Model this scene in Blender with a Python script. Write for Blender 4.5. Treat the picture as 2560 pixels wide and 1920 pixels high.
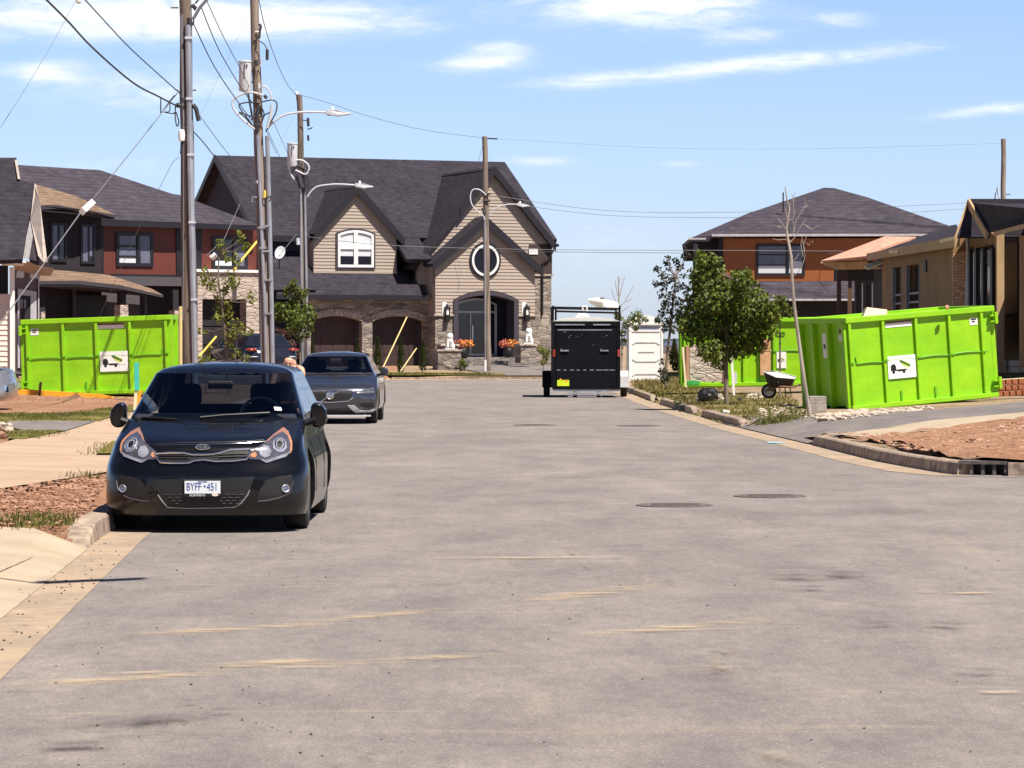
import bpy, bmesh, math, random
from mathutils import Vector, Matrix, geometry
from mathutils.bvhtree import BVHTree
random.seed(7)
R = math.radians
SC = bpy.context.scene
for o in list(bpy.data.objects): bpy.data.objects.remove(o)

# ------------------------------------------------------------------ camera, sky, sun, exposure
FPX, CX, HY, EYE = 8000.0, 1280.0, 858.0, 1.6
PITCH = math.atan((960 - HY) / FPX)
cam = bpy.data.cameras.new("camera"); cam_o = bpy.data.objects.new("camera", cam)
SC.collection.objects.link(cam_o); SC.camera = cam_o
cam.sensor_width = 36; cam.lens = FPX / 2560 * 36; cam.clip_start = .5; cam.clip_end = 9000
cam_o.location = (0, 0, EYE); cam_o.rotation_euler = (R(90) - PITCH, 0, 0)
SUN_EL, SUN_AZ = R(60), R(42)          # azimuth: to the right of straight behind the camera
sdir = Vector((math.sin(SUN_AZ) * math.cos(SUN_EL), -math.cos(SUN_AZ) * math.cos(SUN_EL), math.sin(SUN_EL)))
sun = bpy.data.lights.new("sun", 'SUN'); sun.energy = 5.0; sun.angle = R(.5); sun.color = (1, .93, .83)
sun_o = bpy.data.objects.new("sun", sun); SC.collection.objects.link(sun_o)
sun_o.rotation_euler = sdir.to_track_quat('Z', 'Y').to_euler(); sun_o.location = (20, -20, 60)
SC.view_settings.view_transform = 'Standard'; SC.view_settings.look = 'None'
SC.view_settings.exposure = 0.72; SC.view_settings.gamma = 1

W = bpy.data.worlds.new("World"); SC.world = W; W.use_nodes = True
def build_world():
    nt = W.node_tree; N = nt.nodes; L = nt.links; N.clear()
    out = N.new('ShaderNodeOutputWorld'); bg = N.new('ShaderNodeBackground'); L.new(bg.outputs[0], out.inputs[0])
    sky = N.new('ShaderNodeTexSky'); sky.sky_type = 'NISHITA'; sky.sun_disc = False
    sky.sun_elevation = SUN_EL; sky.sun_rotation = math.atan2(sdir.x, sdir.y)
    sky.air_density = 1.0; sky.dust_density = .35; sky.ozone_density = 2.5
    bg.inputs[1].default_value = .085
    tc = N.new('ShaderNodeTexCoord'); sp = N.new('ShaderNodeSeparateXYZ'); L.new(tc.outputs['Generated'], sp.inputs[0])
    def m(op, a, b=None, c=None, clamp=False):
        n = N.new('ShaderNodeMath'); n.operation = op; n.use_clamp = clamp
        for i, v in enumerate((a, b, c)):
            if v is None: continue
            if isinstance(v, (int, float)): n.inputs[i].default_value = v
            else: L.new(v, n.inputs[i])
        return n.outputs[0]
    X, Y, Z = sp.outputs
    yy = m('MAXIMUM', Y, .02)
    u = m('MULTIPLY', m('DIVIDE', X, yy), 100.0)      # hundredths of the horizontal direction
    v = m('MULTIPLY', m('DIVIDE', Z, yy), 100.0)
    cv = N.new('ShaderNodeCombineXYZ'); L.new(u, cv.inputs[0]); L.new(v, cv.inputs[1])
    no = N.new('ShaderNodeTexNoise'); no.inputs['Scale'].default_value = 1.0; no.inputs['Detail'].default_value = 9; no.inputs['Roughness'].default_value = .68; no.inputs['Distortion'].default_value = .4
    mp = N.new('ShaderNodeMapping'); mp.inputs['Scale'].default_value = (.55, 2.4, 1); mp.inputs['Rotation'].default_value = (0, 0, R(-4)); mp.inputs['Location'].default_value = (3.3, 1.2, 0)
    L.new(cv.outputs[0], mp.inputs[0]); L.new(mp.outputs[0], no.inputs['Vector'])
    nz = no.outputs['Fac']
    # cloud banks: centre u, v, half sizes, tilt, weight
    banks = [(-12.6, 10.3, 6.5, .75, .02, 1.0), (-8, 10.0, 5.2, .5, 0, .95), (-14.6, 8.45, 1.3, .35, 0, .95),
             (4.2, 10.7, 3.3, .85, 0, 1.35), (8.0, 8.75, 5.0, .28, .10, .95), (2.2, 8.2, 1.8, .22, .04, .55), (-.9, 8.75, 1.6, .3, .06, .85), (-.4, 9.2, 1.0, .25, 0, .6),
             (10.4, 10.1, 1.1, .25, 0, .55), (7.3, 9.6, 1.4, .28, .06, .5), (15.0, 7.3, 2.0, .22, .1, .75), (-11, 7.9, 3.5, .75, 0, .55),
             (-13, 5.4, 3, .35, .02, .35), (5.2, 5.6, .8, .12, 0, .5), (.8, 5.7, 1.4, .2, 0, .45), (2.8, 3.0, 3, 1.0, 0, .25)]
    tot = None
    for (cu, c_v, ru, rv, ti, w) in banks:
        du = m('SUBTRACT', u, cu); dv = m('SUBTRACT', m('SUBTRACT', v, c_v), m('MULTIPLY', du, ti))
        q = m('ADD', m('POWER', m('DIVIDE', du, ru), 2.0), m('POWER', m('DIVIDE', dv, rv), 2.0))
        e = m('MULTIPLY', m('POWER', 2.718, m('MULTIPLY', q, -1.0)), w)
        tot = e if tot is None else m('ADD', tot, e)
    front = m('MULTIPLY', tot, m('GREATER_THAN', Y, .05))
    a = m('MULTIPLY', m('ADD', front, m('MULTIPLY', m('SUBTRACT', nz, .5), m('ADD', m('MULTIPLY', front, 2.2), .45))), 1.0)
    cl = N.new('ShaderNodeMapRange'); cl.interpolation_type = 'SMOOTHSTEP'
    cl.inputs['From Min'].default_value = .02; cl.inputs['From Max'].default_value = 1.25; cl.inputs['To Max'].default_value = .95
    L.new(a, cl.inputs['Value'])
    # soft clouds over the rest of the dome
    zz = m('MAXIMUM', Z, .05)
    c2 = N.new('ShaderNodeCombineXYZ'); L.new(m('DIVIDE', X, zz), c2.inputs[0]); L.new(m('DIVIDE', Y, zz), c2.inputs[1])
    n2 = N.new('ShaderNodeTexNoise'); n2.inputs['Scale'].default_value = .8; n2.inputs['Detail'].default_value = 6; L.new(c2.outputs[0], n2.inputs['Vector'])
    r2 = N.new('ShaderNodeMapRange'); r2.inputs['From Min'].default_value = .52; r2.inputs['From Max'].default_value = .75; r2.inputs['To Max'].default_value = .25
    L.new(n2.outputs['Fac'], r2.inputs['Value'])
    high = N.new('ShaderNodeMapRange'); high.inputs['From Min'].default_value = .2; high.inputs['From Max'].default_value = .35; L.new(Z, high.inputs['Value'])
    cf = m('MAXIMUM', cl.outputs[0], m('MULTIPLY', r2.outputs[0], high.outputs[0]))
    # sky colour: the sky model, nudged to the photograph's clear blue
    tint = N.new('ShaderNodeMix'); tint.data_type = 'RGBA'; tint.blend_type = 'MULTIPLY'; tint.inputs['Factor'].default_value = 1
    L.new(sky.outputs[0], tint.inputs['A'])
    gr = N.new('ShaderNodeValToRGB'); gr.color_ramp.elements[0].position = 0; gr.color_ramp.elements[0].color = SKY_LOW
    gr.color_ramp.elements[1].position = .12; gr.color_ramp.elements[1].color = SKY_HIGH
    e = gr.color_ramp.elements.new(.24); e.color = SKY_TOP
    L.new(Z, gr.inputs[0]); L.new(gr.outputs[0], tint.inputs['B'])
    mx = N.new('ShaderNodeMix'); mx.data_type = 'RGBA'
    L.new(cf, mx.inputs['Factor']); L.new(tint.outputs['Result'], mx.inputs['A']); mx.inputs['B'].default_value = CLOUD
    L.new(mx.outputs['Result'], bg.inputs[0])
SKY_LOW = (.74, .84, 1.27, 1); SKY_HIGH = (.82, .88, 1.16, 1); SKY_TOP = (.19, .24, .34, 1); CLOUD = (7.6, 7.9, 8.4, 1)
build_world()

# ------------------------------------------------------------------ projection helpers (pixel of the photo -> place in the world)
_f = Vector((0, math.cos(PITCH), -math.sin(PITCH))); _u = Vector((0, math.sin(PITCH), math.cos(PITCH)))
EYEV = Vector((0, 0, EYE))
def ray(px, py): return Vector((1, 0, 0)) * ((px - CX) / FPX) + _f + _u * ((960 - py) / FPX)
def at(px, py, Y):
    d = ray(px, py); return EYEV + d * (Y / d.y)
def interp(tab, x):
    if x <= tab[0][0]: return tab[0][1]
    for (a, b), (c, d) in zip(tab, tab[1:]):
        if x <= c: return b + (d - b) * (x - a) / (c - a)
    return tab[-1][1]
LT = [(0, -1.55), (5, -1.85), (15.4, -2.46), (26.3, -3.04), (40, -3.5), (61, -4.1), (90, -4.7), (105, -5.6), (118, -8.2), (127, -10.5), (133, -10.2), (137, -8), (139, -5)]
RT = [(38, 5.9), (38.6, 5.1), (40, 4.72), (43.2, 4.46), (50.4, 4.22), (61, 3.8), (75, 3.5), (87.7, 3.33), (105, 3.3), (116, 3.7), (126, 4.6), (133, 4.6), (137, 3.4), (139.5, 1.5)]
def XL(y): return interp(LT, y)
def XR(y): return interp(RT, y)
def hgt(x, y):
    z = -.05; dF = y - 140.6
    if dF > 0: z = max(z, .15 + .02 * min(dF, 30))
    dl = XL(min(y, 133)) - .5 - x
    if dl > 0 or (dF > 0 and x < -5): z = max(z, .15 + .03 * min(max(dl, 0), 22))
    if y < 24.8 and dl > -.3:
        k = max(0, min(1, (y - 23.2) / 1.6)); z = z * k + (1 - k) * min(z, .012 + .075 * (dl + .25))
    dr = x - (XR(min(y, 133)) + .62)
    if y < 60 and dr > 0: dr = min(dr, max(0.001, (y - 38.3) * .4))
    if y > 38 and dr > 0:
        zn = .15 + .085 * min(dr, 4.0) + .02 * max(0, min(dr - 4.0, 20)); zf = .13 + .012 * min(dr, 3) + .055 * max(0, min(dr - 3.3, 3.5)) + .02 * max(0, min(dr - 6.8, 20))
        k = max(0, min(1, (y - 57) / 7)); z = max(z, zn * (1 - k) + zf * k)
    if 50.5 < y < 60.3 and dr > -.2: z = min(z, .02 + .16 * (dr + .2))
    return z
def G(px, py):
    z = .15
    for _ in range(30):
        d = ray(px, py)
        if d.z >= -1e-5: d.z = -1e-5
        p = EYEV + d * ((z - EYE) / d.z); z = .5 * z + .5 * max(0, hgt(p.x, p.y))
    return Vector((p.x, p.y, z))
def gz(px, py, z):
    d = ray(px, py); return EYEV + d * ((z - EYE) / d.z)

# ------------------------------------------------------------------ mesh helpers
COL = SC.collection
def woff(o):
    v = Vector((0, 0, 0))
    while o: v += Vector(o.location); o = o.parent
    return v
class MB:
    def __init__(s): s.v = []; s.f = []
    def add(s, vs, fs):
        b = len(s.v); s.v += [tuple(v) for v in vs]; s.f += [tuple(b + i for i in f) for f in fs]; return s
    def box(s, a, b, M=None):
        x0, y0, z0 = a; x1, y1, z1 = b
        vs = [Vector(p) for p in ((x0,y0,z0),(x1,y0,z0),(x1,y1,z0),(x0,y1,z0),(x0,y0,z1),(x1,y0,z1),(x1,y1,z1),(x0,y1,z1))]
        if M: vs = [M @ v if isinstance(M, Matrix) else M(v) for v in vs]
        return s.add(vs, [(0,3,2,1),(4,5,6,7),(0,1,5,4),(1,2,6,5),(2,3,7,6),(3,0,4,7)])
    def slab(s, pts, th):
        pts = [Vector(p) for p in pts]; n = len(pts)
        nm = Vector((0,0,0))
        for i in range(n): nm += (pts[i] - pts[0]).cross(pts[(i+1) % n] - pts[0])
        nm.normalize()
        if nm.z < 0: nm = -nm
        lo = [p - nm * th for p in pts]
        return s.add(pts + lo, [tuple(range(n)), tuple(range(2*n-1, n-1, -1))] + [(i, i+n, (i+1) % n + n, (i+1) % n) for i in range(n)])
    def prism(s, pts, vec):
        pts = [Vector(p) for p in pts]; n = len(pts); vec = Vector(vec)
        return s.add(pts + [p + vec for p in pts], [tuple(range(n))[::-1], tuple(range(n, 2*n))] + [(i, (i+1) % n, (i+1) % n + n, i+n) for i in range(n)])
    def tube(s, pts, r, n=8, cap=True):
        pts = [Vector(p) for p in pts]; k = len(pts); rr = r if isinstance(r, (list, tuple)) else [r] * k
        vs = []; up = None
        for i, p in enumerate(pts):
            t = (pts[min(i+1, k-1)] - pts[max(i-1, 0)]).normalized()
            if up is None: up = Vector((0,0,1)) if abs(t.z) < .9 else Vector((0,1,0))
            a = t.cross(up); a.normalize(); b = a.cross(t); b.normalize(); up = b
            for j in range(n):
                q = 2 * math.pi * j / n; vs.append(p + (a * math.cos(q) + b * math.sin(q)) * rr[i])
        fs = [(i*n+j, i*n+(j+1) % n, (i+1)*n+(j+1) % n, (i+1)*n+j) for i in range(k-1) for j in range(n)]
        if cap: fs += [tuple(range(n))[::-1], tuple(range((k-1)*n, k*n))]
        return s.add(vs, fs)
    def lathe(s, prof, c=(0,0,0), n=20):
        c = Vector(c); k = len(prof); vs = []
        for r, z in prof:
            for j in range(n):
                q = 2*math.pi*j/n; vs.append(c + Vector((r*math.cos(q), r*math.sin(q), z)))
        fs = [(i*n+j, i*n+(j+1) % n, (i+1)*n+(j+1) % n, (i+1)*n+j) for i in range(k-1) for j in range(n)]
        fs += [tuple(range(n))[::-1], tuple(range((k-1)*n, k*n))]
        return s.add(vs, fs)
    def blob(s, c, r, sub=1, jit=.2, sq=(1,1,1), rnd=random):
        bm = bmesh.new(); bmesh.ops.create_icosphere(bm, subdivisions=sub, radius=1)
        vs = [Vector(c) + Vector((v.co.x*sq[0], v.co.y*sq[1], v.co.z*sq[2])) * r * (1 + rnd.uniform(-jit, jit)) for v in bm.verts]
        fs = [tuple(v.index for v in f.verts) for f in bm.faces]; bm.free()
        return s.add(vs, fs)
    def xf(s, M): s.v = [tuple(M @ Vector(v)) for v in s.v]; return s
    def build(s, name, mat, parent=None, smooth=False, bevel=0, local=False, fix=True, ang=40):
        off = Vector((0,0,0)) if local else woff(parent)
        me = bpy.data.meshes.new(name); me.from_pydata([tuple(Vector(v) - off) for v in s.v], [], s.f); me.validate()
        if fix:
            bm = bmesh.new(); bm.from_mesh(me); bmesh.ops.recalc_face_normals(bm, faces=bm.faces); bm.to_mesh(me); bm.free()
        o = bpy.data.objects.new(name, me); COL.objects.link(o)
        if mat is not None: me.materials.append(mat)
        if parent: o.parent = parent
        if smooth:
            me.shade_smooth()
            if hasattr(me, 'set_sharp_from_angle'): me.set_sharp_from_angle(angle=R(ang))
        if bevel:
            b = o.modifiers.new('bevel', 'BEVEL'); b.width = bevel; b.segments = 2; b.limit_method = 'ANGLE'
        return o
def tag(o, label=None, cat=None, group=None, kind=None):
    if label: o['label'] = label
    if cat: o['category'] = cat
    if group: o['group'] = group
    if kind: o['kind'] = kind
    return o
def thing(name, label, cat, loc=(0,0,0), rz=0, group=None):
    o = bpy.data.objects.new(name, None); COL.objects.link(o); o.location = loc; o.rotation_euler = (0,0,rz)
    o.empty_display_size = .3
    return tag(o, label, cat, group)
def mesh_thing(mb, name, mat, label, cat, group=None, base=None, **kw):
    """one-mesh thing with its origin at its base"""
    if base is None:
        xs = [v[0] for v in mb.v]; ys = [v[1] for v in mb.v]; zs = [v[2] for v in mb.v]
        base = ((min(xs)+max(xs))/2, (min(ys)+max(ys))/2, min(zs))
    b = Vector(base); mb.v = [tuple(Vector(v) - b) for v in mb.v]
    o = mb.build(name, mat, None, local=True, **kw); o.location = b
    return tag(o, label, cat, group)
def text_mesh(body, size, ext=.002, bold=False):
    cu = bpy.data.curves.new('t', 'FONT'); cu.body = body; cu.size = size; cu.extrude = ext; cu.align_x = 'CENTER'; cu.align_y = 'CENTER'
    if bold: cu.offset = size * .02
    ob = bpy.data.objects.new('t', cu); COL.objects.link(ob)
    bpy.context.view_layer.update()
    me = bpy.data.meshes.new_from_object(ob.evaluated_get(bpy.context.evaluated_depsgraph_get()))
    mb = MB(); mb.add([v.co.copy() for v in me.vertices], [tuple(p.vertices) for p in me.polygons])
    bpy.data.objects.remove(ob); bpy.data.curves.remove(cu); bpy.data.meshes.remove(me)
    return mb

# ------------------------------------------------------------------ materials
def newmat(name):
    m = bpy.data.materials.new(name); m.use_nodes = True
    return m, m.node_tree.nodes, m.node_tree.links, m.node_tree.nodes['Principled BSDF']
def rgb(c): return (c[0], c[1], c[2], 1)
def mat(name, col, rough=.7, metal=0, var=.12, scale=6, bump=0, bscale=60, stretch=(1,1,1), spec=.5, coat=0, col2=None, lo=.35, hi=.65, detail=6, trans=0, alpha=1):
    m, N, L, P = newmat(name)
    P.inputs['Roughness'].default_value = rough; P.inputs['Metallic'].default_value = metal
    P.inputs['Specular IOR Level'].default_value = spec; P.inputs['Coat Weight'].default_value = coat; P.inputs['Coat Roughness'].default_value = .03
    if trans: P.inputs['Transmission Weight'].default_value = trans
    if alpha < 1: P.inputs['Alpha'].default_value = alpha
    tc = N.new('ShaderNodeTexCoord'); mp = N.new('ShaderNodeMapping'); mp.inputs['Scale'].default_value = stretch; L.new(tc.outputs['Object'], mp.inputs[0])
    n = N.new('ShaderNodeTexNoise'); n.inputs['Scale'].default_value = scale; n.inputs['Detail'].default_value = detail; L.new(mp.outputs[0], n.inputs['Vector'])
    cr = N.new('ShaderNodeValToRGB'); cr.color_ramp.elements[0].position = lo; cr.color_ramp.elements[1].position = hi
    c2 = col2 if col2 else tuple(min(1, c * (1 + var)) for c in col); c1 = col if col2 else tuple(c * (1 - var) for c in col)
    cr.color_ramp.elements[0].color = rgb(c1); cr.color_ramp.elements[1].color = rgb(c2)
    L.new(n.outputs['Fac'], cr.inputs[0]); L.new(cr.outputs[0], P.inputs['Base Color'])
    if bump:
        n2 = N.new('ShaderNodeTexNoise'); n2.inputs['Scale'].default_value = bscale; n2.inputs['Detail'].default_value = 5; L.new(mp.outputs[0], n2.inputs['Vector'])
        b = N.new('ShaderNodeBump'); b.inputs['Strength'].default_value = bump; b.inputs['Distance'].default_value = .02
        L.new(n2.outputs['Fac'], b.inputs['Height']); L.new(b.outputs[0], P.inputs['Normal'])
    return m
def math_n(N, L, op, a, b=None):
    n = N.new('ShaderNodeMath'); n.operation = op
    for i, v in enumerate((a, b)):
        if v is None: continue
        if isinstance(v, (int, float)): n.inputs[i].default_value = v
        else: L.new(v, n.inputs[i])
    return n.outputs[0]
def mixc(N, L, fac, a, b, mode='MIX'):
    n = N.new('ShaderNodeMix'); n.data_type = 'RGBA'; n.blend_type = mode
    if isinstance(fac, (int, float)): n.inputs['Factor'].default_value = fac
    else: L.new(fac, n.inputs['Factor'])
    for k, v in (('A', a), ('B', b)):
        if isinstance(v, tuple): n.inputs[k].default_value = rgb(v)
        else: L.new(v, n.inputs[k])
    return n.outputs['Result']
def noise(N, L, vec, scale, detail=5, rough=.55):
    n = N.new('ShaderNodeTexNoise'); n.inputs['Scale'].default_value = scale; n.inputs['Detail'].default_value = detail; n.inputs['Roughness'].default_value = rough
    L.new(vec, n.inputs['Vector']); return n
def mapped(N, L, vec, scale=(1,1,1), rot=(0,0,0), loc=(0,0,0)):
    m = N.new('ShaderNodeMapping'); m.inputs['Scale'].default_value = scale; m.inputs['Rotation'].default_value = rot; m.inputs['Location'].default_value = loc
    L.new(vec, m.inputs[0]); return m.outputs[0]
def rng(N, L, v, a, b, c=0, d=1):
    n = N.new('ShaderNodeMapRange'); n.inputs['From Min'].default_value = a; n.inputs['From Max'].default_value = b; n.inputs['To Min'].default_value = c; n.inputs['To Max'].default_value = d
    L.new(v, n.inputs['Value']); return n.outputs[0]
def asphalt(name, base=(.292,.262,.249), dark=(.228,.206,.199), dust=(.40,.325,.25), dusty=1.0):
    m, N, L, P = newmat(name); P.inputs['Roughness'].default_value = .92; P.inputs['Specular IOR Level'].default_value = .2
    g = N.new('ShaderNodeNewGeometry').outputs['Position']
    big = noise(N, L, mapped(N, L, g, (.45, .16, 1)), 1.0, 8, .62).outputs['Fac']
    c = mixc(N, L, rng(N, L, big, .34, .66), dark, base)
    med = noise(N, L, mapped(N, L, g, (1.2, .5, 1), (0,0,0), (7,3,0)), 1.3, 8, .7).outputs['Fac']
    c = mixc(N, L, .9, c, mixc(N, L, rng(N, L, med, .32, .68), (.72,.72,.74), (1.16,1.14,1.10)), 'MULTIPLY')
    for k, (scl, rot, loc, lo, hi, amt, col) in enumerate([((.16,1.9,1), 9, (0,0,0), .60, .74, .75*dusty, dust), ((1.3,.14,1), -7, (4,2,0), .60, .76, .5*dusty, dust), ((.30,2.8,1), 3, (9,5,0), .62, .74, .4, (.17,.152,.145)), ((.10,1.2,1), 14, (2,8,0), .60, .72, .5*dusty, dust), ((2.2,.12,1), 5, (6,8,0), .62, .74, .35, (.20,.18,.17))]):
        st = noise(N, L, mapped(N, L, g, scl, (0,0,R(rot)), loc), 1.3, 9, .72).outputs['Fac']
        c = mixc(N, L, rng(N, L, st, lo, hi, 0, amt), c, col)
    fn = noise(N, L, g, 55, 6, .85).outputs['Fac']
    c = mixc(N, L, .9, c, mixc(N, L, rng(N, L, fn, .30, .70), (.42,.42,.43), (1.42,1.41,1.38)), 'MULTIPLY')
    f2 = noise(N, L, mapped(N, L, g, (9, 3, 1)), 1.5, 6, .75).outputs['Fac']
    c = mixc(N, L, .8, c, mixc(N, L, rng(N, L, f2, .30, .70), (.74,.74,.76), (1.14,1.13,1.11)), 'MULTIPLY')
    for sc, lo_, hi_, col in ((26, .10, .16, (.52,.47,.42)), (15, .045, .085, (.09,.08,.078)), (41, .12, .2, (.16,.145,.14))):
        v_ = N.new('ShaderNodeTexVoronoi'); v_.inputs['Scale'].default_value = sc; L.new(g, v_.inputs['Vector']); c = mixc(N, L, rng(N, L, v_.outputs['Distance'], lo_, hi_, .6, 0), c, col)
    cr_ = N.new('ShaderNodeTexVoronoi'); cr_.feature = 'DISTANCE_TO_EDGE'; cr_.inputs['Scale'].default_value = .22
    wv = N.new('ShaderNodeVectorMath'); wv.operation = 'ADD'; L.new(g, wv.inputs[0]); sc_ = N.new('ShaderNodeVectorMath'); sc_.operation = 'SCALE'; sc_.inputs['Scale'].default_value = 1.6
    L.new(noise(N, L, g, 1.2, 6, .7).outputs['Color'], sc_.inputs[0]); L.new(sc_.outputs[0], wv.inputs[1]); L.new(wv.outputs[0], cr_.inputs['Vector'])
    ms = noise(N, L, g, .3, 2).outputs['Fac']
    c = mixc(N, L, math_n(N, L, 'MULTIPLY', rng(N, L, cr_.outputs['Distance'], 0, .004, .55, 0), rng(N, L, ms, .5, .6)), c, (.08,.072,.068))
    L.new(c, P.inputs['Base Color'])
    b = N.new('ShaderNodeBump'); b.inputs['Strength'].default_value = .45; b.inputs['Distance'].default_value = .012
    L.new(noise(N, L, g, 70, 5, .7).outputs['Fac'], b.inputs['Height']); L.new(b.outputs[0], P.inputs['Normal'])
    return m
def shingle(name, c1=(.020,.0175,.025), c2=(.042,.036,.049), row=.145):
    m, N, L, P = newmat(name); P.inputs['Roughness'].default_value = .9; P.inputs['Specular IOR Level'].default_value = .25
    g = N.new('ShaderNodeTexCoord').outputs['Object']
    br = N.new('ShaderNodeSeparateXYZ'); L.new(g, br.inputs[0])
    rowi = math_n(N, L, 'DIVIDE', br.outputs[2], row)
    fr = math_n(N, L, 'FRACT', rowi); fl = math_n(N, L, 'FLOOR', rowi)
    cb = N.new('ShaderNodeCombineXYZ')
    for i, o in ((0, br.outputs[0]), (1, br.outputs[1])): L.new(math_n(N, L, 'MULTIPLY', o, 2.6), cb.inputs[i])
    L.new(math_n(N, L, 'MULTIPLY', fl, 7.31), cb.inputs[2])
    tab = noise(N, L, cb.outputs[0], 1.0, 2, .6).outputs['Fac']
    c = mixc(N, L, rng(N, L, tab, .32, .68), c1, c2)
    c = mixc(N, L, rng(N, L, fr, 0, .25, .6, 0), c, (.012,.010,.013))
    big = noise(N, L, g, .5, 4).outputs['Fac']
    c = mixc(N, L, .5, c, mixc(N, L, rng(N, L, big, .3, .7), (.72,.72,.72), (1.25,1.22,1.22)), 'MULTIPLY')
    L.new(c, P.inputs['Base Color']); return m
def stone(name, cols, joint=(.16,.14,.13), sc=(2.2, 2.2, 7.5), mix2=.5, jw=.045):
    m, N, L, P = newmat(name); P.inputs['Roughness'].default_value = .88
    g = N.new('ShaderNodeTexCoord').outputs['Object']; v = mapped(N, L, g, sc)
    a = N.new('ShaderNodeTexVoronoi'); a.distance = 'CHEBYCHEV'; a.inputs['Scale'].default_value = 1; a.inputs['Randomness'].default_value = .8; L.new(v, a.inputs['Vector'])
    ss = N.new('ShaderNodeSeparateColor'); L.new(a.outputs['Color'], ss.inputs[0])
    cr = N.new('ShaderNodeValToRGB'); el = cr.color_ramp.elements
    el[0].color = rgb(cols[0]); el[1].color = rgb(cols[-1])
    for i, c in enumerate(cols[1:-1]): e = el.new((i + 1) / (len(cols) - 1)); e.color = rgb(c)
    L.new(ss.outputs[0], cr.inputs[0])
    e = N.new('ShaderNodeTexVoronoi'); e.feature = 'DISTANCE_TO_EDGE'; e.inputs['Scale'].default_value = 1; e.inputs['Randomness'].default_value = .8; L.new(v, e.inputs['Vector'])
    c = mixc(N, L, rng(N, L, e.outputs['Distance'], 0, jw, 1, 0), cr.outputs[0], joint)
    n = noise(N, L, g, 9, 4).outputs['Fac']
    c = mixc(N, L, .6, c, mixc(N, L, rng(N, L, n, .3, .7), (.8,.8,.8), (1.15,1.12,1.08)), 'MULTIPLY')
    L.new(c, P.inputs['Base Color'])
    b = N.new('ShaderNodeBump'); b.inputs['Strength'].default_value = .6; b.inputs['Distance'].default_value = .05
    L.new(rng(N, L, e.outputs['Distance'], 0, .12), b.inputs['Height']); L.new(b.outputs[0], P.inputs['Normal'])
    return m
def woodpole(name, c1=(.085,.062,.048), c2=(.27,.21,.165)):
    m, N, L, P = newmat(name); P.inputs['Roughness'].default_value = .85
    g = N.new('ShaderNodeTexCoord').outputs['Object']
    a = noise(N, L, mapped(N, L, g, (9, 9, .35)), 1.6, 7, .65).outputs['Fac']
    c = mixc(N, L, rng(N, L, a, .36, .64), c1, c2)
    b = noise(N, L, mapped(N, L, g, (3, 3, .5)), 1.0, 3).outputs['Fac']
    c = mixc(N, L, rng(N, L, b, .55, .7, 0, .7), c, (.05,.04,.035))
    L.new(c, P.inputs['Base Color']); return m
def leafmat(name, c1, c2, c3=None):
    m, N, L, P = newmat(name); P.inputs['Roughness'].default_value = .55; P.inputs['Specular IOR Level'].default_value = .35
    g = N.new('ShaderNodeTexCoord').outputs['Object']
    a = noise(N, L, g, 5, 3, .6).outputs['Fac']; c = mixc(N, L, rng(N, L, a, .35, .65), c1, c2)
    if c3:
        b = noise(N, L, g, 11, 2, .6).outputs['Fac']; c = mixc(N, L, rng(N, L, b, .58, .68), c, c3)
    L.new(c, P.inputs['Base Color'])
    t = N.new('ShaderNodeBsdfTranslucent'); L.new(c, t.inputs[0]); mx = N.new('ShaderNodeMixShader'); mx.inputs[0].default_value = .25
    L.new(P.outputs[0], mx.inputs[1]); L.new(t.outputs[0], mx.inputs[2]); L.new(mx.outputs[0], N['Material Output'].inputs[0])
    return m
def groundmat(name, cols, scale=1.3, fine=18, bump=.6, thr=(.42,.58)):
    """cols: main, second, speck light, speck dark"""
    m, N, L, P = newmat(name); P.inputs['Roughness'].default_value = .95; P.inputs['Specular IOR Level'].default_value = .15
    g = N.new('ShaderNodeNewGeometry').outputs['Position']
    a = noise(N, L, g, scale, 6, .65).outputs['Fac']; c = mixc(N, L, rng(N, L, a, thr[0], thr[1]), cols[0], cols[1])
    b = noise(N, L, g, fine, 5, .7).outputs['Fac']
    c = mixc(N, L, rng(N, L, b, .56, .66, 0, .8), c, cols[2]); c = mixc(N, L, rng(N, L, b, .44, .34, 0, .8), c, cols[3])
    L.new(c, P.inputs['Base Color'])
    bp = N.new('ShaderNodeBump'); bp.inputs['Strength'].default_value = bump; bp.inputs['Distance'].default_value = .06
    L.new(b, bp.inputs['Height']); L.new(bp.outputs[0], P.inputs['Normal'])
    return m
def streakmat(name, col, dens=.5, sc=(1,1,1)):
    """worn mark lying on the road: colour where the mark is, nothing between"""
    m, N, L, P = newmat(name); P.inputs['Roughness'].default_value = .95; P.inputs['Base Color'].default_value = rgb(col)
    tc = N.new('ShaderNodeTexCoord'); uv = tc.outputs['UV']
    sp = N.new('ShaderNodeSeparateXYZ'); L.new(uv, sp.inputs[0])
    g = N.new('ShaderNodeNewGeometry').outputs['Position']
    n = noise(N, L, mapped(N, L, g, sc), 3.0, 7, .7).outputs['Fac']
    def edge(o, w):
        a = math_n(N, L, 'ABSOLUTE', math_n(N, L, 'SUBTRACT', o, .5)); return rng(N, L, a, .5, .5 - w)
    e = math_n(N, L, 'MULTIPLY', edge(sp.outputs[0], .3), edge(sp.outputs[1], .45))
    a = math_n(N, L, 'MULTIPLY', math_n(N, L, 'MULTIPLY', e, .75), rng(N, L, n, .60 - dens*.3, .78 - dens*.2))
    L.new(a, P.inputs['Alpha']); return m

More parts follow.
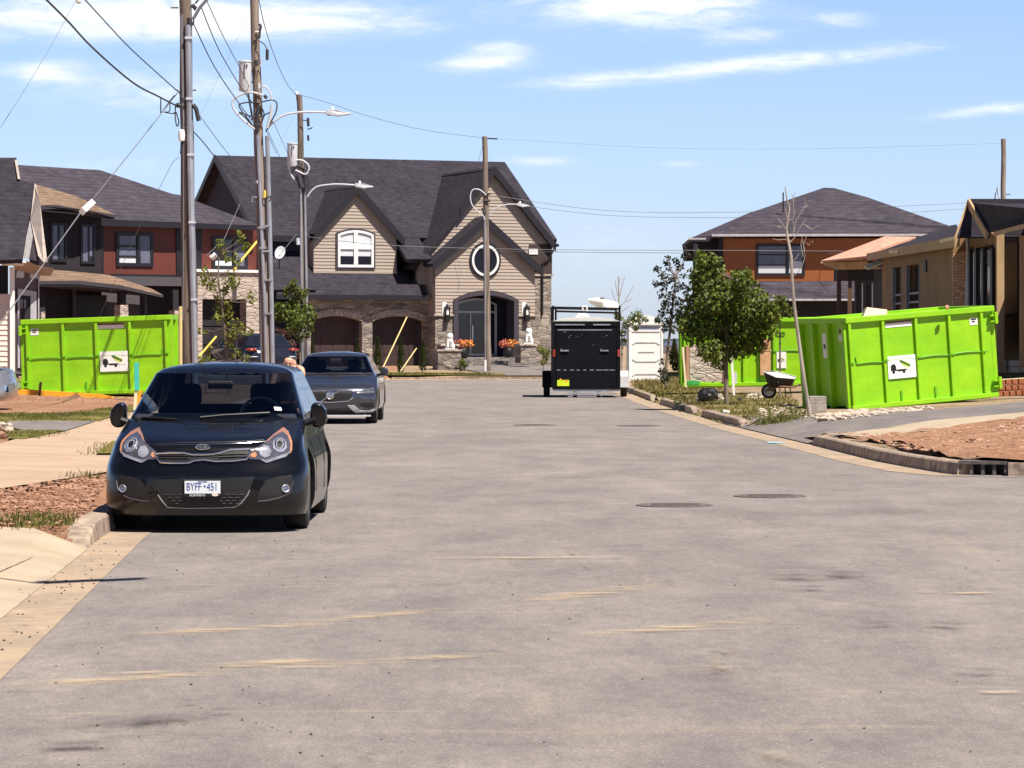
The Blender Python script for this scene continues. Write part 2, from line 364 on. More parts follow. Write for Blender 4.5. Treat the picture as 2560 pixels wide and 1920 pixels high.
M = {}
M['asphalt'] = asphalt('asphalt')
M['asphalt_drive'] = asphalt('asphalt_drive', (.25,.222,.212), (.20,.18,.175), (.38,.33,.28), .3)
M['concrete'] = mat('concrete', (.38,.265,.18), .9, var=.1, scale=1.2, bump=.3, bscale=90, col2=(.455,.325,.225))
M['concrete_pale'] = mat('concrete_pale', (.37,.295,.205), .9, scale=2, bump=.3, col2=(.44,.355,.255))
M['curb'] = mat('curb', (.20,.15,.125), .9, scale=7, bump=.5, col2=(.44,.34,.25), bscale=50)
M['gutter'] = groundmat('gutter', [(.39,.29,.205), (.31,.24,.18), (.45,.35,.26), (.20,.165,.135)], .9, 7, .2)
M['soil'] = groundmat('soil', [(.30,.155,.092), (.38,.21,.13), (.52,.36,.25), (.14,.065,.038)], 1.2, 13, 1)
M['soil_yard'] = groundmat('soil_yard', [(.26,.185,.115), (.38,.275,.185), (.52,.42,.31), (.12,.085,.05)], .8, 9, 1)
M['grass_sheet'] = groundmat('grass_sheet', [(.14,.125,.028), (.22,.175,.055), (.33,.27,.12), (.07,.07,.018)], .9, 7, 1)
M['shingle'] = shingle('shingle')
M['shingle_b'] = shingle('shingle_b', (.040,.034,.046), (.070,.060,.078))
M['shingle_sunlit_brown'] = shingle('shingle_sunlit_brown', (.15,.10,.07), (.24,.165,.115), .10)  # porch slopes facing the sun: its warm light is put into the colour
M['stone_tan'] = stone('stone_tan', [(.10,.088,.082), (.30,.255,.215), (.18,.155,.14), (.40,.34,.285), (.24,.205,.18)])
M['stone_grey'] = stone('stone_grey', [(.13,.12,.115), (.24,.215,.20), (.18,.165,.155), (.30,.265,.24)])
M['stone_pale'] = stone('stone_pale', [(.36,.30,.255), (.50,.41,.345), (.42,.35,.30), (.55,.45,.38)], (.34,.27,.23), (1.7,1.7,7), jw=.03)
M['stone_fine'] = stone('stone_fine', [(.36,.30,.255), (.52,.43,.36), (.42,.35,.30), (.58,.49,.41)], (.30,.24,.20), (3.6,3.6,12), jw=.03)
M['stone_arch'] = stone('stone_arch', [(.30,.255,.21), (.44,.37,.31), (.38,.32,.27), (.52,.45,.37)], (.15,.13,.11), (5,5,4))
M['brick'] = stone('brick', [(.62,.37,.22), (.74,.47,.30), (.68,.42,.27)], (.40,.27,.19), (4.3,4.3,12), jw=.06)
M['brickred'] = mat('brickred', (.30,.085,.035), .9, scale=9, col2=(.46,.16,.08), bump=.3)
M['siding'] = mat('siding', (.34,.275,.225), .75, scale=9, var=.1, stretch=(1,1,6), col2=(.40,.33,.272))
M['siding_white'] = mat('siding_white', (.66,.57,.50), .6, var=.05)
M['slate_wall'] = mat('slate_wall', (.014,.017,.034), .8, var=.1)
M['trim_dark'] = mat('trim_dark', (.012,.010,.016), .5, var=.1)
M['trim_purple'] = mat('trim_purple', (.050,.041,.052), .55, var=.08)
M['white'] = mat('white', (.80,.79,.76), .4, var=.03)
M['white_dirty'] = mat('white_dirty', (.72,.70,.66), .6, var=.06, scale=12)
M['brown_wall'] = mat('brown_wall', (.045,.028,.026), .8, var=.12)
M['door_brown'] = mat('door_brown', (.040,.021,.022), .6, scale=2, var=.15, stretch=(1,1,3))
M['black'] = mat('black', (.007,.007,.009), .5, var=.1)
M['soffit'] = mat('soffit', (.010,.008,.012), .8, var=.1)
M['glass_dark'] = mat('glass_dark', (.012,.014,.022), .07, spec=.6, var=.05)
M['blind'] = mat('blind', (.62,.63,.66), .5, var=.06, scale=3, stretch=(1,1,8))
M['blind_grey'] = mat('blind_grey', (.13,.14,.20), .25, var=.1)
M['red_panel'] = mat('red_panel', (.125,.028,.018), .6, scale=2, var=.08)
M['orange_panel'] = mat('orange_panel', (.27,.080,.014), .6, scale=3, col2=(.33,.095,.025), lo=.3, hi=.8)
M['grey_wall'] = mat('grey_wall', (.075,.066,.075), .8, scale=4, var=.12, stretch=(1,1,5))
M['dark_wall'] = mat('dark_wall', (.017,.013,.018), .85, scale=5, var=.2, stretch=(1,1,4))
M['plywood'] = mat('plywood', (.22,.115,.05), .8, scale=2.5, col2=(.30,.17,.08), stretch=(1,1,.6), bump=.15)
M['plywood_green'] = mat('plywood_green', (.19,.135,.055), .8, scale=1.2, col2=(.28,.16,.075))
M['lumber'] = mat('lumber', (.38,.25,.125), .8, scale=5, col2=(.48,.33,.18), stretch=(1,1,.3))
M['lumber_pale'] = mat('lumber_pale', (.72,.60,.36), .8, scale=4, col2=(.80,.70,.46), stretch=(.4,1,1))
M['osb'] = mat('osb', (.52,.25,.17), .85, scale=4, col2=(.62,.33,.24))
def limemat():
    m, N, L, P = newmat('lime'); P.inputs['Specular IOR Level'].default_value = .4
    g = N.new('ShaderNodeTexCoord').outputs['Object']
    a = noise(N, L, g, 1.1, 4, .6).outputs['Fac']; c = mixc(N, L, rng(N, L, a, .3, .7), (.20,.49,.008), (.30,.60,.008))
    d = noise(N, L, mapped(N, L, g, (5, 5, .7)), 1.6, 8, .75).outputs['Fac']; c = mixc(N, L, rng(N, L, d, .58, .78, 0, .4), c, (.16,.32,.02))
    e = noise(N, L, mapped(N, L, g, (1.2, 1.2, 6), (0, R(12), 0)), 2.0, 8, .8).outputs['Fac']; c = mixc(N, L, rng(N, L, e, .66, .70, 0, .8), c, (.42,.62,.12))
    f = noise(N, L, g, 7, 6, .8).outputs['Fac']; c = mixc(N, L, rng(N, L, f, .70, .74, 0, .8), c, (.10,.08,.03))
    L.new(c, P.inputs['Base Color']); L.new(rng(N, L, d, .4, .7, .35, .65), P.inputs['Roughness'])
    bp = N.new('ShaderNodeBump'); bp.inputs['Strength'].default_value = .35; bp.inputs['Distance'].default_value = .06
    L.new(noise(N, L, g, 2.2, 3, .5).outputs['Fac'], bp.inputs['Height']); L.new(bp.outputs[0], P.inputs['Normal']); return m
M['lime'] = limemat()
M['lime_dark'] = mat('lime_dark', (.13,.42,.012), .5, var=.1)
M['galv'] = mat('galv', (.42,.42,.45), .38, metal=.55, scale=3, var=.18, stretch=(1,1,.4))
M['galv_white'] = mat('galv_white', (.60,.61,.64), .35, metal=.1, var=.05)
M['cable'] = mat('cable', (.03,.03,.038), .6, var=.1)
M['cable_grey'] = mat('cable_grey', (.16,.155,.17), .6, var=.1)
M['wood_pole'] = woodpole('wood_pole'); M['wood_pole_pale'] = woodpole('wood_pole_pale', (.13,.095,.075), (.32,.25,.20))
M['bark'] = woodpole('bark', (.10,.075,.06), (.24,.19,.155)); M['bark_pale'] = woodpole('bark_pale', (.24,.20,.16), (.46,.39,.32))
M['yellow'] = mat('yellow', (.86,.60,.10), .4, var=.06)
M['yellow_pale'] = mat('yellow_pale', (.62,.49,.22), .45, var=.06)
M['orange'] = mat('orange', (.85,.36,.02), .6, var=.06)
M['teal'] = mat('teal', (.06,.50,.42), .5, var=.06)
M['leaf_dark'] = leafmat('leaf_dark', (.040,.066,.010), (.15,.19,.022), (.30,.30,.06))
M['leaf_mid'] = leafmat('leaf_mid', (.055,.085,.010), (.13,.16,.02), (.26,.25,.05))
M['leaf_light'] = leafmat('leaf_light', (.09,.12,.012), (.20,.22,.03), (.32,.24,.06))
M['leaf_blue'] = leafmat('leaf_blue', (.016,.024,.014), (.04,.05,.024))
M['leaf_brown'] = leafmat('leaf_brown', (.05,.022,.016), (.11,.045,.03), (.20,.13,.09))
M['leaf_cedar'] = leafmat('leaf_cedar', (.022,.038,.010), (.065,.085,.016))
M['flower_orange'] = mat('flower_orange', (.85,.30,.02), .6, var=.15); M['flower_pink'] = mat('flower_pink', (.62,.16,.14), .6, var=.2)
M['paint_black'] = mat('paint_black', (.004,.004,.005), .25, var=.05, spec=.3, coat=.55)
M['paint_grey'] = mat('paint_grey', (.060,.060,.078), .28, metal=.55, var=.05, coat=1)
M['paint_navy'] = mat('paint_navy', (.022,.024,.040), .3, metal=.3, var=.05, coat=1)
M['paint_silver'] = mat('paint_silver', (.35,.35,.37), .3, metal=.6, var=.05, coat=1)
M['tyre'] = mat('tyre', (.017,.016,.017), .85, scale=30, var=.3, bump=.3)
M['chrome'] = mat('chrome', (.82,.83,.86), .12, metal=1, var=.02)
M['rim'] = mat('rim', (.45,.45,.47), .3, metal=.8, var=.04)
M['plastic_black'] = mat('plastic_black', (.012,.012,.014), .5, var=.1)
M['mesh_black'] = mat('mesh_black', (.010,.009,.009), .6, var=.3, scale=40)
M['interior'] = mat('interior', (.012,.015,.028), .8, var=.15)
M['lens_amber'] = mat('lens_amber', (.56,.25,.13), .12, spec=.6, var=.08, coat=1)
M['lens_clear'] = mat('lens_clear', (.50,.50,.55), .08, metal=.5, var=.25, scale=14, coat=1)
M['lens_dark'] = mat('lens_dark', (.15,.15,.18), .08, metal=.5, var=.3, scale=10, coat=1)
M['lens_red'] = mat('lens_red', (.30,.03,.012), .15, coat=1, var=.1)
M['reflector'] = mat('reflector', (.9,.9,.92), .08, metal=1, var=.02)
M['plate_white'] = mat('plate_white', (.70,.74,.78), .45, var=.03)
M['plate_blue'] = mat('plate_blue', (.03,.07,.28), .5, var=.03)
M['trailer_black'] = mat('trailer_black', (.004,.004,.007), .6, scale=1.5, var=.35, spec=.15)
M['lime_yellow'] = mat('lime_yellow', (.62,.75,.02), .5, var=.05)
M['skin'] = mat('skin', (.66,.36,.24), .5, var=.04)
M['cloth'] = mat('cloth', (.05,.045,.05), .9, var=.1)
M['rust'] = mat('rust', (.20,.10,.06), .85, scale=9, var=.3)
M['cast_iron'] = mat('cast_iron', (.12,.10,.095), .8, scale=20, var=.3)
M['terracotta'] = mat('terracotta', (.45,.24,.14), .8, var=.1)
M['rock'] = mat('rock', (.36,.29,.225), .9, scale=4, col2=(.54,.45,.36), bump=.5, bscale=20)
M['rock_grey'] = mat('rock_grey', (.26,.235,.21), .95, scale=5, col2=(.38,.34,.30), bump=.6, bscale=18)
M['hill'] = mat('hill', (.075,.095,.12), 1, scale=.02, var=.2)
M['stain'] = streakmat('stain', (.085,.072,.075), .75, (1,.6,1))
M['dust'] = streakmat('dust', (.62,.46,.29), .62, (.7,3.0,1))
M['dust_soft'] = streakmat('dust_soft', (.33,.265,.21), .45, (1.6,.5,1))
def glassmat(name, tint=(.30,.36,.44), refl=.12):
    m, N, L, P = newmat(name); N.remove(P)
    t = N.new('ShaderNodeBsdfTransparent'); t.inputs[0].default_value = rgb(tint); g = N.new('ShaderNodeBsdfGlossy'); g.inputs['Roughness'].default_value = .02
    g.inputs[0].default_value = (.9,.93,1,1)
    f = N.new('ShaderNodeFresnel'); f.inputs[0].default_value = 1.35; mx = N.new('ShaderNodeMixShader')
    L.new(f.outputs[0], mx.inputs[0])
    L.new(t.outputs[0], mx.inputs[1]); L.new(g.outputs[0], mx.inputs[2]); L.new(mx.outputs[0], N['Material Output'].inputs[0]); return m
M['car_glass'] = glassmat('car_glass')
# ------------------------------------------------------------------ setting: ground, road, kerbs
def inside(p, poly):
    c = False; n = len(poly); j = n - 1
    for i in range(n):
        (xi, yi), (xj, yj) = poly[i][:2], poly[j][:2]
        if (yi > p[1]) != (yj > p[1]) and p[0] < (xj - xi) * (p[1] - yi) / (yj - yi) + xi: c = not c
        j = i
    return c
def tri_poly(poly, step):
    """triangulate a polygon with inner grid points"""
    P = []; n = len(poly)
    for i in range(n):
        a, b = Vector(poly[i][:2]), Vector(poly[(i+1) % n][:2]); k = max(1, int((b - a).length / step))
        for j in range(k): P.append(a.lerp(b, j / k))
    m = len(P); E = [(i, (i+1) % m) for i in range(m)]
    xs = [p.x for p in P]; ys = [p.y for p in P]
    nx = int((max(xs) - min(xs)) / step) + 1; ny = int((max(ys) - min(ys)) / step) + 1
    pl = [(p.x, p.y) for p in P]
    for i in range(1, nx):
        for j in range(1, ny):
            q = (min(xs) + i * step, min(ys) + (j + .5 * (i % 2)) * step)
            if inside(q, pl): P.append(Vector(q))
    r = geometry.delaunay_2d_cdt(P, E, [], 1, 1e-5)
    return r[0], r[2]
def sheet(name, poly, mt, dz, step=1.0, flat=None, kind='structure', rough=0, **kw):
    V, F = tri_poly(poly, step); mb = MB()
    rr = random.Random(len(F))
    mb.add([(v.x, v.y, (flat if flat is not None else max(0, hgt(v.x, v.y))) + dz + (rr.uniform(-rough, rough) if rough else 0)) for v in V], F)
    o = mb.build(name, mt, None, local=True, fix=False)
    for p in o.data.polygons:
        if p.normal.z < 0: p.flip()
    if kind: o['kind'] = kind
    return o
def PG(*pp): return [tuple(G(x, y)[:2]) for x, y in pp]

g = MB(); g.add([(-4000, -200, -.08), (4000, -200, -.08), (4000, 6000, -.08), (-4000, 6000, -.08)], [(0, 1, 2, 3)])
g.build('ground', M['soil_yard'], None, local=True)['kind'] = 'structure'

ys = [5, 10, 15.4, 20, 26.3, 33, 40, 50, 61, 75, 90, 97, 105, 111, 118, 123, 127, 133, 137, 139]
ry = [139.5, 137, 133, 130, 126, 121, 116, 110, 105, 95, 87.7, 80, 75, 68, 61, 55, 50.4, 47, 43.2, 41, 40, 38.8]
road = [(XL(y) - (.35 if y < 25 else .8), y) for y in ys[:-1]] + [(-9, 142), (2.5, 142)] + [(XR(y) + 1.1, y) for y in ry[1:-1]] + [(6.2, 39.9), (9, 39.4), (40, 39.3), (40, -20), (-2, -20)]
sheet('road', road, M['asphalt'], 0, 2.0, flat=0)

# gutters (pale concrete strip) and kerbs
def strip(name, line_in, line_out, z0, z1, mt):
    mb = MB(); n = len(line_in)
    mb.add([(p[0], p[1], z0) for p in line_in] + [(p[0], p[1], z1) for p in line_out], [(i, i+1, i+1+n, i+n) for i in range(n-1)])
    o = mb.build(name, mt, None, local=True, fix=False)
    for p in o.data.polygons:
        if p.normal.z < 0: p.flip()
    o['kind'] = 'structure'; return o
yl = [-20, 5, 10, 15.4, 18, 20, 22, 24, 26.3, 30, 35, 40, 46, 52, 61, 68, 75, 82, 90, 97, 105, 111, 118, 123, 127, 133]
strip('gutter', [(XL(y) + .02, y) for y in yl], [(XL(y) - .34, y) for y in yl], .004, .004, M['gutter'])
yr_ = [38.6, 40, 41.5, 43.2, 46, 50.4, 55, 61, 66, 70, 75, 80, 87.7, 95, 105, 116, 126, 133, 137]
strip('gutter', [(XR(y) - .02, y) for y in yr_], [(XR(y) + .48, y) for y in yr_], .004, .004, M['gutter'])
strip('gutter', [(-5.5, 138.9), (-2.5, 139.2), (1.5, 139.4), (3.4, 137)], [(-5.5, 139.9), (-2.5, 140.2), (1.7, 140.4), (3.9, 137.5)], .004, .05, M['concrete'])
strip('gutter', [(5.12, 38.6), (5.4, 38.32), (6.2, 37.92), (9, 37.62), (40, 37.5)], [(5.6, 39.0), (5.8, 38.75), (6.4, 38.3), (9, 38.0), (40, 37.9)], .003, .003, M['asphalt_drive'])
def kerb_line(pts, side, w=.17, h=.15, ramp0=.5, ramp1=.5, name='kerb'):
    """pts along the kerb face; side=+1 means body lies to +x of the face. Ends ramp down."""
    P = [Vector((p[0], p[1], 0)) for p in pts]
    Q = []
    for a, b in zip(P, P[1:]):
        k = max(1, int((b - a).length / .35))
        Q += [a.lerp(b, i / k) for i in range(k)]
    Q.append(P[-1]); tot = sum((b - a).length for a, b in zip(Q, Q[1:])); acc = 0; vs = []; rnd = random.Random(int(tot*77))
    for i, p in enumerate(Q):
        if i: acc += (p - Q[i-1]).length
        f = min(1, acc / ramp0 if ramp0 else 1, (tot - acc) / ramp1 if ramp1 else 1); hh = .012 + h * max(0, f) + rnd.uniform(-.004, .004)
        t = (Q[min(i+1, len(Q)-1)] - Q[max(i-1, 0)]).normalized(); nn = Vector((t.y, -t.x, 0)) * side
        if nn.x * side < 0 and abs(nn.x) > .3: nn = -nn
        vs.append([p + Vector((0,0,-.04)), p + nn*.02 + Vector((0,0,hh-.02)), p + nn*.045 + Vector((0,0,hh)), p + nn*w + Vector((0,0,hh)), p + nn*w + Vector((0,0,-.04))])
    mb = MB(); n = len(vs); fl = [v for r in vs for v in r]
    fs = [(i*5+j, i*5+j+1, (i+1)*5+j+1, (i+1)*5+j) for i in range(n-1) for j in range(4)] + [(0,1,2,3,4), tuple(range((n-1)*5+4, (n-1)*5-1, -1))]
    mb.add(fl, fs); o = mb.build(name, M['curb'], None, local=True); o['kind'] = 'structure'; return o
def KR(y): return (XR(y) + .48, y)
def KL(y): return (XL(y) - .33, y)
kerb_line([KR(y) for y in (60.2, 63, 66, 69.6)][::-1], 1, ramp0=.15, ramp1=.9)
kerb_line([KR(y) for y in (71.5+.2, 75, 80, 84)][::-1], 1, ramp0=.3, ramp1=.9)
kerb_line([KR(y) for y in (88, 95, 105, 116, 126, 133)][::-1], 1, ramp0=0, ramp1=.8)
kerb_line([KR(50.4), KR(47), KR(44.5), KR(43.2), (5.08, 41.5), (5.2, 40.2), (5.3, 39.3), (5.40, 38.82)], 1, ramp0=.25, ramp1=0)
kerb_line([(5.99, 38.62), (6.8, 38.5), (9, 38.3), (14, 38.2), (40, 38.1)], 1, ramp0=0, ramp1=0)
kerb_line([KL(y) for y in (24.9, 26.3, 30, 35, 40, 46, 52, 61, 75, 90, 105, 111, 118, 127, 132)], -1, ramp0=.9, ramp1=0, w=.2)
kerb_line([(-5.3, 139.9), (-2.5, 140.2), (1.7, 140.4)], 1, w=.6, h=.10, ramp0=0, ramp1=0)
# catch basin in the kerb
cb = thing('catch_basin', 'dark iron catch basin with four slots set into the curb', 'drain', (5.70, 38.72, 0))
fr = Vector((.59, -.20, 0)); fr.normalize(); ang_cb = math.atan2(fr.y, fr.x)
Mc = Matrix.Translation((5.70, 38.73, 0)) @ Matrix.Rotation(ang_cb, 4, 'Z')
b = MB(); b.box((-.30, -.02, .135), (.30, .36, .175), Mc)
for k in range(5): b.box((-.30 + k*.14, 0, -.02), (-.30 + k*.14 + .04, .1, .135), Mc)
b.build('frame', M['cast_iron'], cb)
b = MB(); b.box((-.29, .16, -.03), (.29, .3, .13), Mc); b.build('opening', M['black'], cb)

# terrain beyond the kerbs
left = [(-9, 24.1), (XL(24.1) - .45, 24.1)] + [(XL(y) - .5, y) for y in yl if y > 25] + [(-13, 139), (-9, 140.2), (-5.4, 140.5), (-5.4, 260), (-120, 260), (-120, -20), (-9, -20)]
sheet('verge', left, M['soil'], -.012, 2.2)
right = [(XR(y) + .62, y) for y in yr_ if y > 41] + [(3.7, 140.2), (1.7, 140.95), (1.7, 260), (120, 260), (120, 38.5), (9, 38.55), (7.3, 38.7), (6.2, 38.85), (5.75, 39.1), (5.55, 39.6), (5.40, 40.6)]
sheet('verge', right, M['soil_yard'], -.012, 2.0)
sheet('verge', [(-5.4, 140.5), (1.7, 140.95), (1.7, 260), (-5.4, 260)], M['soil_yard'], -.012, 3)

# left side: apron, footpath, lawns, driveways
ap = sheet('driveway', [(XL(y) - .33, y) for y in (5, 10, 15.4, 20, 24.8)] + [(-9.2, y) for y in (24.9, 5)], M['concrete_pale'], .008, .4)
for i_, (a_, b_) in enumerate([((230, 1322), (-20, 1440)), ((176, 1320), (150, 1358))]):
    a_, b_ = G(*a_), G(*b_); m_ = MB(); m_.tube([a_ + Vector((0,0,.010)), a_.lerp(b_, .5) + Vector((.01,0,.010)), b_ + Vector((0,0,.010))], .004, 4); m_.build('joint', M['curb'], None, local=True)['kind'] = 'structure'
sheet('footpath', PG((-40, 1133), (0, 1112), (120, 1078), (300, 1040), (420, 1010), (330, 1100), (286, 1180), (232, 1190), (0, 1226), (-40, 1232)), M['concrete'], .02, .8)
sheet('footpath', [(XL(y) - .62, y) for y in (42, 61, 75, 90, 105)] + [(XL(y) - 2.1, y) for y in (105, 90, 75, 61, 52)], M['concrete'], .016, 1.2)
sheet('lawn', PG((-30, 1036), (180, 1036), (300, 1022), (440, 1000), (380, 1015), (290, 1045), (230, 1058), (-30, 1058)), M['grass_sheet'], .03, .7, rough=.012)
sheet('driveway', PG((20, 1057), (240, 1057), (160, 1083), (60, 1081), (10, 1070)), M['asphalt_drive'], .034, .8)
sheet('lawn', PG((35, 1082), (158, 1082), (60, 1102), (20, 1100)), M['grass_sheet'], .034, .6, rough=.012)
sheet('lawn', PG((240, 1142), (280, 1110), (300, 1110), (296, 1142)), M['grass_sheet'], .045, .4)
sheet('lawn', PG((-30, 948), (66, 948), (66, 957), (-30, 957)), M['grass_sheet'], .03, 1.5)
sheet('driveway', PG((-60, 956), (66, 956), (66, 973), (-60, 973)), M['asphalt_drive'], .02, 1.5)
# right side: driveway between the skips and the soil, its pale edging, red soil
drv = [(XR(y) + .46, y) for y in (50.6, 53, 56, 60.1)] + PG((1990, 1040), (2130, 1041), (2330, 1026), (2560, 1006), (2640, 998), (2640, 1032), (2560, 1041), (2330, 1060), (2100, 1092))
sheet('driveway', drv, M['asphalt_drive'], .02, .9)
sheet('footpath', PG((2040, 1100), (2104, 1090), (2330, 1056), (2560, 1036), (2640, 1028), (2640, 1046), (2560, 1052), (2400, 1074), (2260, 1088), (2180, 1100), (2060, 1104)), M['concrete_pale'], .035, .7)
sheet('soil_bed', PG((2050, 1103), (2170, 1100), (2260, 1086), (2400, 1070), (2560, 1048), (2700, 1040), (2760, 1156), (2560, 1158), (2460, 1156), (2370, 1143), (2250, 1132), (2150, 1120)), M['soil'], .04, .35, rough=.035)
sheet('driveway', PG((1800, 1058), (1870, 1046), (1960, 1038), (1900, 1052), (1860, 1060), (1830, 1066)), M['asphalt_drive'], .02, .8)
# far end: grass strip and the driveways of the stone house
sheet('lawn', [(-6.2, 141.3), (-2.0, 141.4), (-.3, 141.6), (-.3, 144), (-6.2, 146)], M['grass_sheet'], .03, 1)
sheet('lawn', [(3.4, 141), (9, 138), (10, 147), (3.4, 147)], M['grass_sheet'], .02, 1)
sheet('driveway', [(-.3, 141.3), (1.7, 141.4), (3.4, 141), (3.4, 158), (-3.2, 157), (-1.2, 144)], M['asphalt_drive'], .02, 1.5)
sheet('driveway', [(-14, 139), (-6.2, 141.3), (-6.2, 154), (-15, 150)], M['asphalt_drive'], .02, 2)

# marks worn into the road (dust tracks, oily patches)
def mark(name, a, b, w, mt, dz=.004):
    a = gz(*a, 0); b = gz(*b, 0); t = (b - a); L_ = t.length; t.normalize(); nn = Vector((-t.y, t.x, 0))
    mb = MB(); k = 6
    mb.add([a + t*L_*i/k + nn*w*s + Vector((0,0,dz)) for i in range(k+1) for s in (-.5, .5)], [(2*i, 2*i+1, 2*i+3, 2*i+2) for i in range(k)])
    o = mb.build(name, mt, None, local=True, fix=False); o['kind'] = 'structure'
    uv = o.data.uv_layers.new(name='UVMap')
    for p in o.data.polygons:
        if p.normal.z < 0: p.flip()
        for li in p.loop_indices:
            vi = o.data.loops[li].vertex_index; uv.data[li].uv = ((vi // 2) / k, vi % 2)
    return o
for i, (a, b, w) in enumerate([((290, 1590), (880, 1556), .34), ((700, 1562), (1150, 1520), .30), ((-20, 1722), (620, 1676), .36), ((480, 1672), (860, 1648), .34), ((600, 1680), (1300, 1632), .30), ((1290, 1510), (1680, 1458), .42),
        ((1430, 1592), (1960, 1548), .34), ((1560, 1582), (1850, 1574), .16), ((2370, 1487), (2480, 1484), .22), ((2290, 1484), (2350, 1482), .2), ((2440, 1736), (2570, 1734), .16), ((230, 1690), (470, 1682), .12), ((1030, 1400), (1600, 1395), .3)]):
    mark('dust_track', a, b, w, M['dust'], .004 + .0007*i)
for i, (a, b, w) in enumerate([((1812, 1600), (1795, 1710), .20), ((1850, 1830), (1985, 1930), .22), ((1395, 1350), (1530, 1480), .07)]):
    mark('dust_track', a, b, w, M['dust_soft'], .014 + .0007*i)
for i, (a, b, w) in enumerate([((90, 1875), (285, 1870), .24), ((235, 1848), (385, 1842), .18), ((-20, 1838), (620, 1790), .42), ((520, 1788), (600, 1786), .14), ((460, 1766), (500, 1764), .08), ((525, 1764), (560, 1764), .07), ((-10, 1731), (130, 1729), .09),
        ((1980, 1478), (2075, 1476), .28), ((2150, 1570), (2258, 1568), .26), ((2320, 1566), (2420, 1576), .26), ((2395, 1690), (2520, 1686), .26), ((1930, 1455), (2200, 1436), .5)]):
    mark('oil_stain', a, b, w, M['stain'], .024 + .0007*i)
mb_blue = MB(); p = gz(1936, 1108, 0); mb_blue.add([p + Vector(q) for q in ((-.12,-.2,.012),(.1,-.25,.012),(.2,.1,.012),(-.1,.3,.012))], [(0,1,2,3)])
mb_blue.build('survey_mark', mat('survey_blue', (.25,.55,.85), .8), None, local=True)['kind'] = 'structure'
for i, (px, py, r, lab) in enumerate([(1686, 1264, .38, 'nearest manhole cover, a dark disc left of the other in the middle of the road'), (1924, 1241, .38, 'grey manhole cover in the road nearest the kerb with the drain'),
        (1596, 1065, .42, 'small looking manhole cover in the road in front of the broken kerb'), (1336, 1063, .42, 'manhole cover in the road straight ahead of the black trailer'), (1217, 950, .45, 'thin dark manhole cover at the far end of the road below the pole')]):
    p = gz(px, py, 0); mb = MB(); mb.lathe([(r, -.03), (r, .004), (r*.96, .007), (r*.88, .007), (r*.86, .003)], (0,0,0), 32)
    for a in range(-3, 4): mb.box((-r*.6, a*.09-.015, .003), (r*.6, a*.09+.015, .007))
    o = mb.build('manhole_cover', M['cast_iron'], None, local=True); o.location = (p.x, p.y, .004 if i != 4 else .004)
    tag(o, lab, 'manhole', 'manhole covers in the road')
# stones and grit on the road and gutter
rnd = random.Random(3); mb = MB()
for _ in range(110):
    py = rnd.uniform(1330, 1915); px = rnd.uniform(0, 2560) if rnd.random() < .4 else rnd.gauss(520, 260)
    p = gz(px, py, 0)
    if p.x < XL(p.y): continue
    mb.blob((p.x, p.y, .004), rnd.uniform(.003, .008), 1, .35, (1, 1, .7), rnd)
for _ in range(90):
    y = rnd.uniform(13, 26); x = XL(y) - rnd.uniform(0, .5); mb.blob((x, y, .008), rnd.uniform(.004, .010), 1, .35, (1,1,.7), rnd)
tag(mb.build('grit', M['cast_iron'], None, local=True), 'loose grit and small stones scattered on the road and gutter', 'gravel', kind='stuff')
def stones(name, cx, cy, rx, ry, n, r0, r1, mt, label, seed, cat='rubble', dz=0):
    rnd = random.Random(seed); mb = MB()
    for _ in range(n):
        a = rnd.uniform(0, 2*math.pi); q = math.sqrt(rnd.random()); x = cx + rx*q*math.cos(a); y = cy + ry*q*math.sin(a)
        r = rnd.uniform(r0, r1); mb.blob((x, y, hgt(x, y) + r*.35 + dz), r, 1, .3, (1.1, 1, .75), rnd)
    return tag(mb.build(name, mt, None, local=True), label, cat, kind='stuff')
# ------------------------------------------------------------------ house tools
class Fr:
    """facade frame: s runs to the right along the facade, t comes out towards the street, z up"""
    def __init__(f, px, Y, deg):
        f.o = Vector((at(px, 858, Y).x, Y, 0)); a = R(deg); f.u = Vector((math.cos(a), math.sin(a), 0)); f.n = Vector((math.sin(a), -math.cos(a), 0))
    def w(f, s, t, z): return f.o + f.u * s + f.n * t + Vector((0, 0, z))
    def h(f, px, py, t=0):
        d = ray(px, py); P0 = f.o + f.n * t; k = (P0 - EYEV).dot(f.n) / d.dot(f.n); p = EYEV + d * k
        return ((p - f.o).dot(f.u), p.z)
    def S(f, px, t=0): return f.h(px, 858, t)[0]
    def box(f, mb, s0, s1, t0, t1, z0, z1): return mb.box((s0, t0, z0), (s1, t1, z1), lambda v: f.w(v.x, v.y, v.z))
    def poly(f, mb, pts, t0, t1): return mb.prism([f.w(s, t0, z) for s, z in pts], f.n * (t1 - t0))
    def P(f, t, *pp): return [f.h(x, y, t) for x, y in pp]
def clipz(poly, z0, z1):
    for sgn, lim in ((1, z0), (-1, z1)):
        out = []; n = len(poly)
        for i in range(n):
            a, b = poly[i], poly[(i+1) % n]; ia = sgn*(a[1]-lim) >= 0; ib = sgn*(b[1]-lim) >= 0
            if ia: out.append(a)
            if ia != ib:
                k = (lim - a[1]) / (b[1] - a[1]); out.append((a[0] + (b[0]-a[0])*k, lim))
        poly = out
        if len(poly) < 3: return None
    return poly
